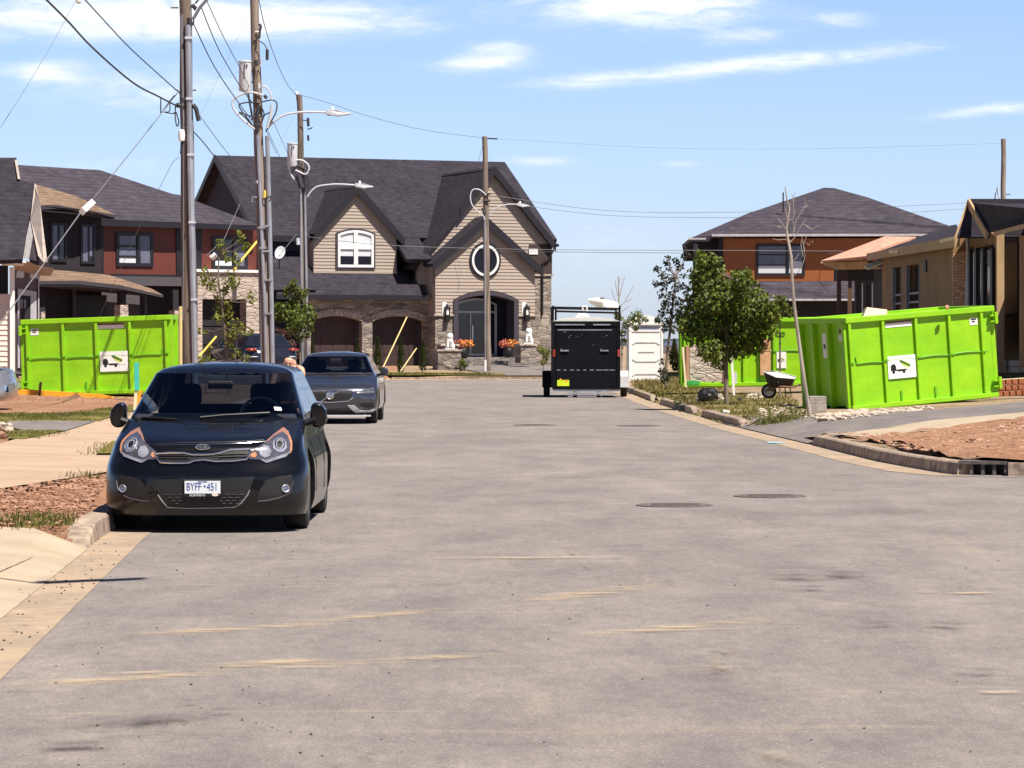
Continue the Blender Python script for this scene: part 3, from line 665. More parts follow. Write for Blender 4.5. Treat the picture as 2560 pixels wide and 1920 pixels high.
def lap(mb, fr, polys, t, course=.165, lip=.028):
    """lapped boards: every course is a strip whose lower edge stands proud"""
    for poly in polys:
        lo = min(p[1] for p in poly); hi = max(p[1] for p in poly); k0 = math.floor(lo / course)
        z = k0 * course
        while z < hi:
            c = clipz(poly, max(z, lo), z + course)
            if c and len(c) >= 3:
                n = len(c); fv = [fr.w(s, t + lip * (z + course - zz) / course, zz) for s, zz in c]; bv = [fr.w(s, t - .05, zz) for s, zz in c]
                mb.add(fv + bv, [tuple(range(n)), tuple(range(2*n-1, n-1, -1))] + [(i, i+n, (i+1) % n + n, (i+1) % n) for i in range(n)])
            z += course
    return mb
def arc(s0, s1, z0, z1, n=12):
    """points of a segmental arch springing at z0, crown z1, left to right"""
    w = (s1 - s0) / 2; hgt_ = z1 - z0; Rr = (w*w + hgt_*hgt_) / (2*hgt_); cz = z1 - Rr; out = []
    a0 = math.asin(w / Rr)
    for i in range(n+1):
        a = -a0 + 2*a0*i/n; out.append(((s0+s1)/2 + Rr*math.sin(a), cz + Rr*math.cos(a)))
    return out
def above_arch(a, ztop): return [[a[i], a[i+1], (a[i+1][0], ztop), (a[i][0], ztop)] for i in range(len(a)-1)]
def window(root, fr, px0, py0, px1, py1, t, frame='trim_dark', pane='glass_dark', mull=(), bars=(), fw=.09, blinds=(), proud=.06):
    s0, z1 = fr.h(px0, py0, t); s1, z0 = fr.h(px1, py1, t)
    mb = MB(); fr.box(mb, s0, s0+fw, t, t+proud, z0, z1); fr.box(mb, s1-fw, s1, t, t+proud, z0, z1); fr.box(mb, s0+fw, s1-fw, t, t+proud, z1-fw, z1); fr.box(mb, s0+fw, s1-fw, t, t+proud, z0, z0+fw)
    for q in mull: c = s0+(s1-s0)*q; fr.box(mb, c-fw*.35, c+fw*.35, t, t+proud-.004, z0+fw, z1-fw)
    for (a, b_, q) in bars: zz = z0+(z1-z0)*q; fr.box(mb, s0+(s1-s0)*a+fw*.4, s0+(s1-s0)*b_-fw*.4, t, t+proud-.008, zz-fw*.22, zz+fw*.22)
    w = mb.build('window', M[frame], root)
    mb = MB(); fr.box(mb, s0+fw*.5, s1-fw*.5, t+.004, t+.02, z0+fw*.5, z1-fw*.5); mb.build('pane', M[pane], w)
    for (a, b_, c, d, mt) in blinds:
        mb = MB(); fr.box(mb, s0+(s1-s0)*a, s0+(s1-s0)*b_, t+.021, t+.03, z0+(z1-z0)*c, z0+(z1-z0)*d); mb.build('blind', M[mt], w)
    return w
def gable(fr, mb, top, slope, sl, sr, t0, t1, th=.22):
    """two roof slopes from a ridge at top=(s,z); sl/sr horizontal runs; t0 front, t1 back"""
    s, z = top
    mb.slab([fr.w(s, t0, z), fr.w(s-sl, t0, z-sl*slope), fr.w(s-sl, t1, z-sl*slope), fr.w(s, t1, z)], th)
    mb.slab([fr.w(s, t0, z), fr.w(s+sr, t0, z-sr*slope), fr.w(s+sr, t1, z-sr*slope), fr.w(s, t1, z)], th)
def rake(fr, mb, top, slope, sl, sr, t, th=.05, deep=.42):
    s, z = top; d = deep
    fr.poly(mb, [(s, z+.03), (s-sl-.02, z-sl*slope+.03), (s-sl-.02, z-sl*slope-d), (s, z-d)], t, t+th)
    fr.poly(mb, [(s, z+.03), (s+sr+.02, z-sr*slope+.03), (s+sr+.02, z-sr*slope-d), (s, z-d)], t, t+th)

# ------------------------------------------------------------------ the stone and shingle house at the end of the road
C = Fr(1213, 158, 22)
Z0 = .40
hC = thing('stone_house', 'large stone and beige sided house with steep dark gables at the end of the road', 'house', C.w(0, 0, Z0))
tD, tG, tM, tR, tE = -1.9, -.95, -1.2, -9.4, -2.3
sL = C.S(538, tR)
# main roof
sRidgeR, zR = C.h(1240, 404, tR); zR = C.h(700, 392, tR)[1]
zE = C.h(720, 590, tE)[1]; mslope = (zR - zE) / (tE - tR)
roof = MB()
sR = C.S(1262, tR)
roof.slab([C.w(sL, tR, zR), C.w(sR, tR, zR), C.w(sR, tE, zE), C.w(sL, tE, zE)], .2)
roof.slab([C.w(sL, tR, zR), C.w(sR, tR, zR), C.w(sR, 2*tR - tE, zE), C.w(sL, 2*tR - tE, zE)], .2)
# big right gable (behind) and the entry gable in front
topM = C.h(1236, 416, tM+.28); topE = C.h(1214, 541, .28); slM = (C.h(1236,416,tM+.28)[1] - C.h(1386,606,tM+.28)[1]) / (C.h(1386,606,tM+.28)[0] - topM[0])
slE = (topE[1] - C.h(1356,672,.28)[1]) / (C.h(1356,672,.28)[0] - topE[0])
srM = C.h(1388, 606, tM+.28)[0] - topM[0]; zMl = 5.35; slMl = (topM[1] - zMl) / slM
gable(C, roof, topM, slM, slMl, srM, tM+.28, -11, .22)
srE = C.h(1356, 672, .28)[0] - topE[0]; slEl = topE[0] - C.h(1082, 668, .28)[0]
gable(C, roof, topE, slE, slEl, srE, .28, -4.5, .2)
# dormer gable above the garage
topD = C.h(894, 462, tD+.25); srD = C.h(1010, 597, tD+.25)[0] - topD[0]; slD = (topD[1] - C.h(1010,597,tD+.25)[1]) / srD
slDl = topD[0] - C.h(786, 600, tD+.25)[0]
gable(C, roof, topD, slD, slDl, srD, tD+.25, -6.5, .2)
# garage skirt roof
zk1 = C.h(880, 681, tD)[1]; zk0 = C.h(900, 738, -.4)[1]
a0, a1 = C.S(735, tD), C.S(1003, tD); b0, b1 = C.S(690, -.4), C.S(1076, -.4)
roof.slab([C.w(a0, tD-.4, zk1+.25), C.w(a1, tD-.4, zk1+.25), C.w(b1, -.4, zk0), C.w(b0, -.4, zk0)], .16)
# roof over the left wing
zk2 = C.h(720, 620, -3.2)[1]
roof.slab([C.w(C.S(655, -3.2), -3.2, zk2), C.w(C.S(745, -3.2), -3.2, zk2), C.w(C.S(790, -.5), -.5, zk0+.25), C.w(C.S(650, -.5), -.5, zk0+.25)], .16)
q0, q1 = C.S(985, tE), C.S(1078, -.6)
roof.slab([C.w(q0, tE-.3, zE+.3*mslope-.02), C.w(q1, tE-.3, zE+.3*mslope-.02), C.w(q1, -.5, zE-mslope*(-.5-tE)-.02), C.w(q0, -.5, zE-mslope*(-.5-tE)-.02)], .2)
roof_o = roof.build('roof', M['shingle'], hC)
rk = MB(); rake(C, rk, topM, slM, slMl*.42, srM, tM+.29); rake(C, rk, topE, slE, slEl, srE, .29); rake(C, rk, topD, slD, slDl, srD, tD+.26)
rk.slab([C.w(sL-.04, tR, zR+.04), C.w(sL+.02, tR, zR+.04), C.w(sL+.02, tE, zE+.04), C.w(sL-.04, tE, zE+.04)], .3)
rk.slab([C.w(sL-.04, tR, zR+.04), C.w(sL+.02, tR, zR+.04), C.w(sL+.02, 2*tR-tE, zE+.04), C.w(sL-.04, 2*tR-tE, zE+.04)], .3)
C.box(rk, sL, topD[0]-slDl, tE-.02, tE+.06, zE-.28, zE+.02); C.box(rk, b0, b1, -.42, -.36, zk0-.22, zk0+.02)
rk.build('rake_board', M['trim_dark'], hC)
gut = MB(); gut.tube([C.w(topM[0]+srM+.05, tM+.5, topM[1]-srM*slM-.1), C.w(topM[0]+srM+.05, -9, topM[1]-srM*slM-.1)], .08)
gut.tube([C.w(topM[0]+srM, tM+.3, topM[1]-srM*slM-.15), C.w(topM[0]+srM-.3, tM+.2, topM[1]-srM*slM-.75), C.w(topM[0]+srM-.62, tM+.12, topM[1]-srM*slM-1.0), C.w(topM[0]+srM-.62, tM+.1, 3)], .05)
gut.build('downspout', M['trim_dark'], hC)
# bodies
body = MB()
sMr = C.S(1378, tM); sEl = C.S(1088, 0); sEr = C.S(1337, 0)
sLw = sL + .45
C.poly(body, [(sLw, Z0), (sLw+.3, Z0), (sLw+.3, zE-.2), (sLw, zE-.2)], tR*2+3, -2.9)
body.prism([C.w(sLw, tE-.5, zE-.1), C.w(sLw, tR, zR-.3), C.w(sLw, 2*tR-tE+.5, zE-.1)], C.u*.3)
C.box(body, sLw, C.S(1060, -1.4), -9, -3.0, 3.4, zE-.25)
body.build('wall', M['slate_wall'], hC)['label'] = 'dark slate upper walls and gable end'
gw = MB(); C.box(gw, C.S(600, -3), C.S(756, -3), -9, -3.0, Z0, 4.4); gw.build('wall', M['slate_wall'], hC)
# garage front with two arched openings
g0 = C.S(757, tG); g1 = C.S(1090, tG); ztopG = C.h(900, 738, tG)[1] + .15; zsp = C.h(840, 803, tG)[1]; zcr = C.h(840, 790, tG)[1]
oL = (C.S(777, tG), C.S(905, tG)); oR = (C.S(931, tG), C.S(1062, tG))
st = MB()
for a, b_ in ((g0, oL[0]), (oL[1], oR[0]), (oR[1], g1)): C.box(st, a, b_, tG-.55, tG, Z0, ztopG)
for o_ in (oL, oR):
    for q in above_arch(arc(o_[0], o_[1], zsp, zcr), ztopG): C.poly(st, q, tG-.55, tG)
st.build('wall', M['stone_tan'], hC)['label'] = 'tan ledgestone garage front'
for o_ in (oL, oR):
    am = MB(); i = arc(o_[0], o_[1], zsp, zcr, 14); o2 = arc(o_[0]-.02, o_[1]+.02, zsp+.30, zcr+.34, 14)
    for k in range(14): C.poly(am, [i[k], i[k+1], o2[k+1], o2[k]], tG, tG+.05)
    am.build('arch_trim', M['stone_arch'], hC)
for o_ in (oL, oR):
    d = MB(); C.box(d, o_[0]-.1, o_[1]+.1, tG-.75, tG-.62, Z0, zcr+.1); dd = d.build('garage_door', M['door_brown'], hC)
    e = MB(); w_ = (o_[1]-o_[0]) / 4
    for r in range(4):
        for c in range(4): C.box(e, o_[0]+c*w_+.06, o_[0]+(c+1)*w_-.06, tG-.62, tG-.60, Z0+.06+r*.58, Z0+.54+r*.58)
    e.build('door_panel', M['door_brown'], dd)
    e = MB(); C.box(e, o_[1]-.16, o_[1]-.05, tG-.6, tG-.5, Z0, zsp-.1); e.build('door_trim', M['trim_purple'], dd)
sl = MB(); C.box(sl, g0-.3, g1, tG, tG+1.6, Z0-.3, Z0+.03); sl.build('garage_apron', M['concrete'], hC)
# dormer wall
dl = C.S(784, tD); dr = C.S(991, tD); zb = C.h(880, 681, tD)[1]
apD = (topD[0], topD[1]-.30)
sdm = MB(); zl = apD[1] - (apD[0]-dl)*slD; zr_ = apD[1] - (dr-apD[0])*slD
lap(sdm, C, [[(dl, zb), (dr, zb), (dr, zr_), (apD[0], apD[1]), (dl, zl)]], tD)
C.poly(sdm, [(dl, zb-.6), (dr, zb-.6), (dr, zr_-.1), (apD[0], apD[1]-.1), (dl, zl-.1)], tD-3.5, tD-.06)
C.box(sdm, dl-.02, dr+.02, tD, tD+.05, zb-.05, zb+.06)
# entry wall: siding above, stone below, arched porch opening
sO0, sO1 = C.S(1134, 0), C.S(1294, 0); zoS = C.h(1213, 750, 0)[1]; zoC = C.h(1213, 727, 0)[1]; zst = C.h(1100, 790, 0)[1]
apE = (topE[0], topE[1]-.30); zEl = apE[1]-(apE[0]-sEl)*slE; zEr = apE[1]-(sEr-apE[0])*slE
A = arc(sO0, sO1, zoS, zoC, 12)
pieces = [[(sEl, zst), (sO0, zst), (sO0, zoC), (sEl, zoC)], [(sO1, zst), (sEr, zst), (sEr, zoC), (sO1, zoC)], [(sEl, zoC), (sEr, zoC), (sEr, zEr), apE, (sEl, zEl)]] + above_arch(A, zoC+.001)
lap(sdm, C, pieces, 0)
C.poly(sdm, [(sEl, zoC+.3), (sEr, zoC+.3), (sEr, zEr-.1), (apE[0], apE[1]-.12), (sEl, zEl-.1)], -.3, -.06)
# big gable wall behind
apM = (topM[0], topM[1]-.32); zwl = C.h(1330, 682, tM)[1] if False else C.h(1340, 610, tM)[1]
sM0 = topM[0]-slMl*.9; zM_l = apM[1]-(apM[0]-sM0)*slM; zM_r = apM[1]-(sMr-apM[0])*slM
lap(sdm, C, [[(sM0, 4.5), (sMr-.6, 4.5), (sMr-.6, zwl), (sMr, zwl), (sMr, max(zM_r, zwl+.01)), apM, (sM0, max(zM_l, 4.6))]], tM)
C.poly(sdm, [(sM0, 4.5), (sMr, 4.5), (sMr, zM_r), (apM[0], apM[1]-.1), (sM0, max(zM_l, 4.6))], tM-.4, tM-.06)
sdm.build('siding', M['siding'], hC)
bw = MB(); zcap = C.h(1350, 690, tM)[1]
C.box(bw, C.S(1322, tM), sMr+.02, tM-.05, tM+.06, zcap, zwl-.02); C.box(bw, sMr-.3, sMr, -11, tM-.05, Z0, zwl); bw.build('wall', M['brown_wall'], hC)['label'] = 'brown upper wall panel under the right eave'
win_s = MB(); a_, b_ = C.h(1322, 622, tM+.06), C.h(1330, 636, tM+.06); C.box(win_s, a_[0], b_[0]+.3, tM+.06, tM+.1, b_[1], a_[1]); win_s.build('window', M['white'], hC)
# side walls of the entry block
eb = MB(); C.box(eb, sEl, sEl+.25, -4.5, -.06, zst, zEl+.0); eb.build('siding', M['siding'], hC)
se = MB(); C.box(se, sEl, sO0, -.9, -.001, Z0, zst); C.box(se, sEl-.001, sEl+.4, -4.5, -.9, Z0, zst-.03); se.build('wall', M['stone_tan'], hC)
se = MB(); C.box(se, sO1, sEr+.02, -.9, -.001, Z0, zst)
C.box(se, sEr-.1, sMr, tM-.5, tM+.02, Z0, zcap)
se.build('wall', M['stone_tan'], hC)['label'] = 'tan stone base of the entrance'
cp = MB(); C.box(cp, sEl-.08, sO0-.02, -.8, .09, zst, zst+.08); cp.build('ledge', M['stone_pale'], hC)
cp = MB(); C.box(cp, sO1+.02, sEr+.12, -.8, .09, zst, zst+.08); cp.build('ledge', M['stone_pale'], hC)
cp = MB(); C.box(cp, C.S(1330, tM)-.1, sMr+.1, tM-.4, tM+.1, zcap, zcap+.09)
cp.build('ledge', M['stone_pale'], hC)
# arch trim and porch recess
tr = MB(); i1 = arc(sO0+.22, sO1-.22, zoS-.05, zoC-.22, 14); o1 = arc(sO0-.03, sO1+.03, zoS, zoC+.03, 14)
for k in range(14): C.poly(tr, [i1[k], i1[k+1], o1[k+1], o1[k]], -.9, .09)
C.box(tr, sO0-.03, sO0+.22, -.9, .09, Z0+.4, zoS); C.box(tr, sO1-.22, sO1+.03, -.9, .09, Z0+.4, zoS)
tr.build('arch_trim', M['trim_purple'], hC)
tP = -1.9
rc = MB(); C.box(rc, sO0-.3, sO1+.9, tP-.1, tP, Z0, zoC+.4); C.box(rc, sO0-.1, sO0, tP, -.9, Z0, zoC); C.box(rc, sO1, sO1+.1, tP, -.9, Z0, zoC); C.box(rc, sO0-.1, sO1+.1, tP, -.9, zoC, zoC+.1)
rc.build('porch_wall', M['slate_wall'], hC)
zfl = C.h(1213, 889, tP)[1]
d0, d1 = C.S(1138, tP), C.S(1241, tP); zt = C.h(1180, 745, tP)[1]; zs_ = C.h(1180, 762, tP)[1]; ztr = C.h(1180, 781, tP)[1]
df = MB(); i1 = arc(d0+.1, d1-.1, zs_, zt-.12, 12); o1 = arc(d0, d1, zs_+.02, zt, 12)
for k in range(12): C.poly(df, [i1[k], i1[k+1], o1[k+1], o1[k]], tP, tP+.08)
C.box(df, d0, d0+.1, tP, tP+.08, zfl, zs_+.02); C.box(df, d1-.12, d1, tP, tP+.08, zfl, zs_+.02); C.box(df, d0+.1, d1-.12, tP, tP+.08, ztr-.03, ztr+.07); C.box(df, d0+.1, d1-.12, tP, tP+.08, zfl, zfl+.09)
for px in (1175, 1218): q = C.S(px, tP); C.box(df, q-.035, q+.035, tP, tP+.078, zfl+.09, ztr-.03)
dr_ = df.build('front_door', M['galv_white'], hC)
gl = MB(); C.box(gl, d0+.05, d1-.05, tP+.002, tP+.02, zfl, zs_+.25); gl.build('pane', M['glass_dark'], dr_)
dl_ = MB()
for a, b_ in ((1143, 1169), (1184, 1212)):
    a, b_ = C.S(a, tP), C.S(b_, tP)
    for q in ((a, a+.05), (b_-.05, b_)): C.box(dl_, q[0], q[1], tP+.02, tP+.04, zfl+.35, ztr-.15)
    C.box(dl_, a+.05, b_-.05, tP+.02, tP+.04, ztr-.2, ztr-.15); C.box(dl_, a+.05, b_-.05, tP+.02, tP+.04, zfl+.35, zfl+.40)
dl_.build('glazing_bar', M['blind_grey'], dr_)
hn = MB(); hn.tube([C.w(C.S(1179, tP), tP+.14, zfl+.8), C.w(C.S(1179, tP), tP+.14, zfl+1.5)], .03); hn.build('handle', M['chrome'], dr_)
# porch floor and steps
stp = MB(); z1 = C.h(1213, 893, .3)[1]
C.box(stp, sO0-.2, sO1+.9, tP, .35, Z0-.3, z1); C.box(stp, sO0+.2, sO1+.7, .35, .75, Z0-.3, z1-.17); C.box(stp, sO0+.1, sO1+2.0, .75, 1.3, Z0-.3, z1-.36)
stp.build('steps', M['stone_grey'], hC)
# round window
cw = C.h(1212, 651, 0)
def ring(fr, mb, c, r0, r1, t0, t1, n=32, sx=1, sz=1):
    for k in range(n):
        a, b_ = 2*math.pi*k/n, 2*math.pi*(k+1)/n
        fr.poly(mb, [(c[0]+r0*sx*math.cos(a), c[1]+r0*sz*math.sin(a)), (c[0]+r0*sx*math.cos(b_), c[1]+r0*sz*math.sin(b_)), (c[0]+r1*sx*math.cos(b_), c[1]+r1*sz*math.sin(b_)), (c[0]+r1*sx*math.cos(a), c[1]+r1*sz*math.sin(a))], t0, t1)
s_r = C.h(1251, 651, 0)[0] - cw[0]; z_r = (C.h(1212, 606, 0)[1] - C.h(1212, 697, 0)[1]) / 2; kz = z_r / s_r
m1 = MB(); ring(C, m1, cw, s_r*.86, s_r, 0, .09, sz=kz); w_ = m1.build('round_window', M['trim_dark'], hC)
m1 = MB(); ring(C, m1, cw, s_r*.74, s_r*.87, 0, .12, sz=kz); m1.build('frame', M['white'], w_)
m1 = MB(); C.poly(m1, [(cw[0]+s_r*.76*math.cos(a*math.pi/16), cw[1]+z_r*.76*math.sin(a*math.pi/16)) for a in range(32)], .02, .05); m1.build('pane', M['glass_dark'], w_)
# dormer window
dw0, dw1 = C.S(839, tD), C.S(937, tD); zwb = C.h(880, 673, tD)[1]; zws = C.h(880, 583, tD)[1]; zwc = C.h(880, 571, tD)[1]
m1 = MB(); o1 = arc(dw0, dw1, zws, zwc, 10); i1 = arc(dw0+.09, dw1-.09, zws-.06, zwc-.09, 10)
for k in range(10): C.poly(m1, [i1[k], i1[k+1], o1[k+1], o1[k]], tD, tD+.09)
C.box(m1, dw0, dw0+.09, tD, tD+.09, zwb, zws); C.box(m1, dw1-.09, dw1, tD, tD+.09, zwb, zws); C.box(m1, dw0+.09, dw1-.09, tD, tD+.09, zwb, zwb+.09)
w_ = m1.build('window', M['trim_purple'], hC)
m1 = MB(); o1 = i1; e0, e1 = dw0+.09, dw1-.09; i2 = arc(e0+.12, e1-.12, zws-.13, zwc-.2, 10)
for k in range(10): C.poly(m1, [i2[k], i2[k+1], o1[k+1], o1[k]], tD+.01, tD+.12)
C.box(m1, e0, e0+.12, tD+.01, tD+.12, zwb+.09, zws-.06); C.box(m1, e1-.12, e1, tD+.01, tD+.12, zwb+.09, zws-.06); C.box(m1, e0+.12, e1-.12, tD+.01, tD+.12, zwb+.09, zwb+.22)
mc = (e0+e1)/2; C.box(m1, mc-.1, mc+.1, tD+.01, tD+.13, zwb+.22, zwc-.15); zt2 = C.h(880, 613, tD)[1]; zt3 = C.h(880, 620, tD)[1]; C.box(m1, e0+.12, e1-.12, tD+.012, tD+.115, zt3-.06, zt2+.06)
m1.build('frame', M['white'], w_)
m1 = MB(); C.box(m1, e0+.05, e1-.05, tD+.02, tD+.04, zwb+.1, zws); m1.build('pane', M['glass_dark'], w_)
m1 = MB(); C.box(m1, e0+.12, e1-.12, tD+.041, tD+.05, zt3-.4, zws+.02); m1.build('blind', M['blind'], w_)
# wall lanterns
for px, lab in ((1111, 'black lantern on a white plate left of the arched entrance'), (1310, 'black lantern on a white plate right of the arched entrance')):
    s, z = C.h(px, 782, .04); L1 = MB(); C.box(L1, s-.12, s+.12, 0, .05, z-.1, z+.52); o = L1.build('wall_lantern', M['white'], hC); o['label'] = lab
    L1 = MB(); C.box(L1, s+.0, s+.22, .05, .25, z-.45, z-.12); C.box(L1, s-.02, s+.24, .03, .27, z+.22, z+.30); C.box(L1, s+.08, s+.14, .05, .18, z+.30, z+.42); C.box(L1, s+.0, s+.03, .05, .25, z-.12, z+.22); C.box(L1, s+.19, s+.22, .05, .25, z-.12, z+.22); L1.build('lantern_cage', M['black'], o)
    L1 = MB(); C.box(L1, s+.05, s+.17, .09, .21, z-.1, z+.2); L1.build('lantern_glass', M['white'], o)
# satellite dish on the left wing
ds = at(700, 631, 151.5); dm = thing('satellite_dish', 'grey oval satellite dish on the lower left roof of the stone house', 'dish', ds - Vector((0,0,.7)))
m1 = MB(); Rm = Matrix.Translation(ds) @ Matrix.Rotation(R(22), 4, 'Y') @ Matrix.Rotation(R(-18), 4, 'X')
vs = [Rm @ Vector((0, .06, 0))]; n = 24
for r_ in (.5, 1):
    for k in range(n): a = 2*math.pi*k/n; vs.append(Rm @ Vector((.24*r_*math.cos(a), .06*(1-r_*r_), .33*r_*math.sin(a))))
m1.add(vs, [(0, 1+k, 1+(k+1) % n) for k in range(n)] + [(1+k, 1+n+k, 1+n+(k+1) % n, 1+(k+1) % n) for k in range(n)])
d_ = m1.build('dish', M['galv_white'], dm); sm = d_.modifiers.new('s', 'SOLIDIFY'); sm.thickness = .02
m1 = MB(); m1.tube([Rm @ Vector((0, .05, -.3)), Rm @ Vector((.1, -.45, -.25))], .02); m1.box((.04, -.5, -.3), (.16, -.38, -.2), Rm); m1.build('feed_arm', M['galv_white'], dm)
m1 = MB(); m1.tube([ds + Vector((0, .08, -.1)), ds + Vector((-.05, .2, -.4)), ds + Vector((-.05, .2, -.8))], .03); m1.build('mast', M['trim_dark'], dm)
def RT_(fr, *pp): return [fr.w(fr.h(x, y, t)[0], t, fr.h(x, y, t)[1]) for x, y, t in pp]
# ------------------------------------------------------------------ left house with red panels
B = Fr(250, 118, 38); ZB = .35
hB = thing('panel_house', 'two storey house with red panels and a pale stone garage behind the left green skip', 'house', B.w(2, 0, ZB))
m1 = MB()
eR = (652, 564, .5); eL = (60, 541, .5)
m1.slab(RT_(B, eL, (430, 555, .5), eR, (448, 487, -3.2), (432, 485, -3.2), (250, 425, -4.6), (42, 412, -4.6)), .12)
pk = RT_(B, eR, (448, 487, -3.2)); back = B.w(B.S(652, .5), -9, B.h(652, 564, .5)[1])
m1.slab([pk[0], back, pk[1]], .12)
m1.slab([RT_(B, (42, 412, -4.6))[0], RT_(B, (250, 425, -4.6))[0], back, back - B.u*9], .12)
m1.build('roof', M['shingle_b'], hB)
zeB = B.h(430, 555, .5)[1]; fb = MB(); B.box(fb, B.S(40, .5), B.S(652, .5), .46, .53, zeB-.22, zeB-.03); fb.build('fascia', M['trim_dark'], hB)
sf = MB(); B.box(sf, B.S(95, .9), B.S(650, .9), -.1, .46, zeB-.20, zeB-.14); sf.build('soffit', M['soffit'], hB)
s0, s1 = B.S(254, 0), B.S(648, 0); zr0 = B.h(350, 690, 0)[1]
m1 = MB(); B.box(m1, s0, s1, -.3, 0, zr0, zeB-.2); B.box(m1, s1-.3, s1, -9, -.3, ZB-.3, zeB-.2); m1.build('wall', M['red_panel'], hB)['label'] = 'dark red upper panel wall'
for a, b_ in ((440, 456), (488, 503), (642, 650), (252, 258)): m1 = MB(); B.box(m1, B.S(a, 0), B.S(b_, 0), 0, .05, zr0, zeB-.2); m1.build('panel_trim', M['trim_dark'], hB)
m1 = MB()
B.box(m1, s0, B.S(445, 0), 0, .04, zr0-.02, zr0+.06); m1.build('panel_trim', M['trim_dark'], hB)
zg = B.h(350, 714, 0)[1]
m1 = MB(); B.box(m1, s0, B.S(500, 0), -.3, .06, zg, zr0-.02); B.box(m1, s0, B.S(350, 0), -.28, -.02, ZB-.4, zg); m1.build('wall', M['grey_wall'], hB)['label'] = 'grey band and lower wall'
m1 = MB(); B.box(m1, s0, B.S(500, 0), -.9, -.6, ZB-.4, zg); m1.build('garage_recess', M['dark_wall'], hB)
window(hB, B, 289, 580, 382, 667, 0, mull=(.58,), bars=((0, .58, .28), (0, .58, .60)), blinds=((.05, .53, .60, .92, 'blind_grey'), (.05, .53, .05, .30, 'blind'), (.05, .53, .32, .55, 'blind_grey'), (.66, .93, .05, .92, 'blind_grey')), fw=.13)
window(hB, B, 529, 590, 618, 674, 0, mull=(.60,), bars=((0, .6, .30), (0, .6, .62)), blinds=((.05, .55, .05, .26, 'blind'), (.67, .93, .05, .55, 'blind_grey')), fw=.13)
# stone garage block under the right window
st = MB(); tS = .55; a0, a1 = B.S(494, tS), B.S(651, tS); zt = B.h(580, 681, tS)[1]; gz0 = B.h(560, 748, tS)[1]; ga, gb_ = B.S(506, tS), B.S(616, tS)
B.box(st, a0, a1, -.2, tS, gz0, zt); B.box(st, gb_, a1, -.2, tS, ZB-.4, gz0); B.box(st, a0, ga, -.2, tS, ZB-.4, gz0); st.build('wall', M['stone_pale'], hB)['label'] = 'pale stone garage front'
m1 = MB(); B.box(m1, a0-.1, a1+.06, -.1, tS+.1, zt, zt+.10); m1.build('ledge', M['white'], hB)
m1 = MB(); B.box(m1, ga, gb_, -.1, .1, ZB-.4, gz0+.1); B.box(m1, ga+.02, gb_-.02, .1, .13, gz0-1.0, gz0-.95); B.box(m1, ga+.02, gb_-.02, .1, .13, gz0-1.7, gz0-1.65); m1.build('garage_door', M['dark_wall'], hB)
m1 = MB(); m1.tube([B.w(a1+.05, tS-.05, ZB), B.w(a1+.05, tS-.05, zt)], .05); m1.build('downspout', M['galv'], hB)
# left wing: dark wall with tall windows, two roofs coloured sunlit brown, porch on stone pillars
tW = .7; w0, w1 = B.S(98, tW), B.S(254, tW)
m1 = MB(); B.box(m1, w0, w1, 0, tW, ZB-.3, B.h(180, 522, tW)[1]); m1.build('wall', M['dark_wall'], hB)['label'] = 'dark wing wall with tall windows'
window(hB, B, 125, 557, 166, 655, tW, mull=(.5,), fw=.09, blinds=((.06, .44, .05, .95, 'blind_grey'),)); window(hB, B, 200, 560, 237, 660, tW, mull=(.55,), fw=.09, blinds=((.06, .5, .05, .95, 'blind_grey'), (.62, .8, .2, .95, 'blind_grey')))
m1 = MB(); m1.slab(RT_(B, (98, 514, 1.6), (140, 512, 1.6), (215, 525, 1.6), (288, 537, 1.3), (275, 532, .9), (190, 490, .2), (90, 461, -.2)), .10)
m1.slab(RT_(B, (97, 702, 3.0), (193, 701, 3.0), (300, 712, 3.0), (408, 738, 2.4), (380, 722, 1.7), (275, 688, .9), (212, 681, .8), (104, 672, .8)), .10)
r_ = m1.build('roof', M['shingle_sunlit_brown'], hB); r_['label'] = 'porch roofs coloured sunlit brown'
m1 = MB()
for pts in (((98, 514, 1.62), (140, 512, 1.62), (215, 525, 1.62), (288, 537, 1.32), (288, 545, 1.32), (215, 534, 1.62), (140, 522, 1.62), (98, 524, 1.62)), ((97, 703, 3.02), (193, 702, 3.02), (300, 713, 3.02), (408, 739, 2.42), (408, 744, 2.42), (300, 722, 3.02), (193, 711, 3.02), (97, 711, 3.02))):
    m1 = MB(); m1.prism(RT_(B, *pts), -B.n*.06); m1.build('fascia', M['trim_purple'], hB)

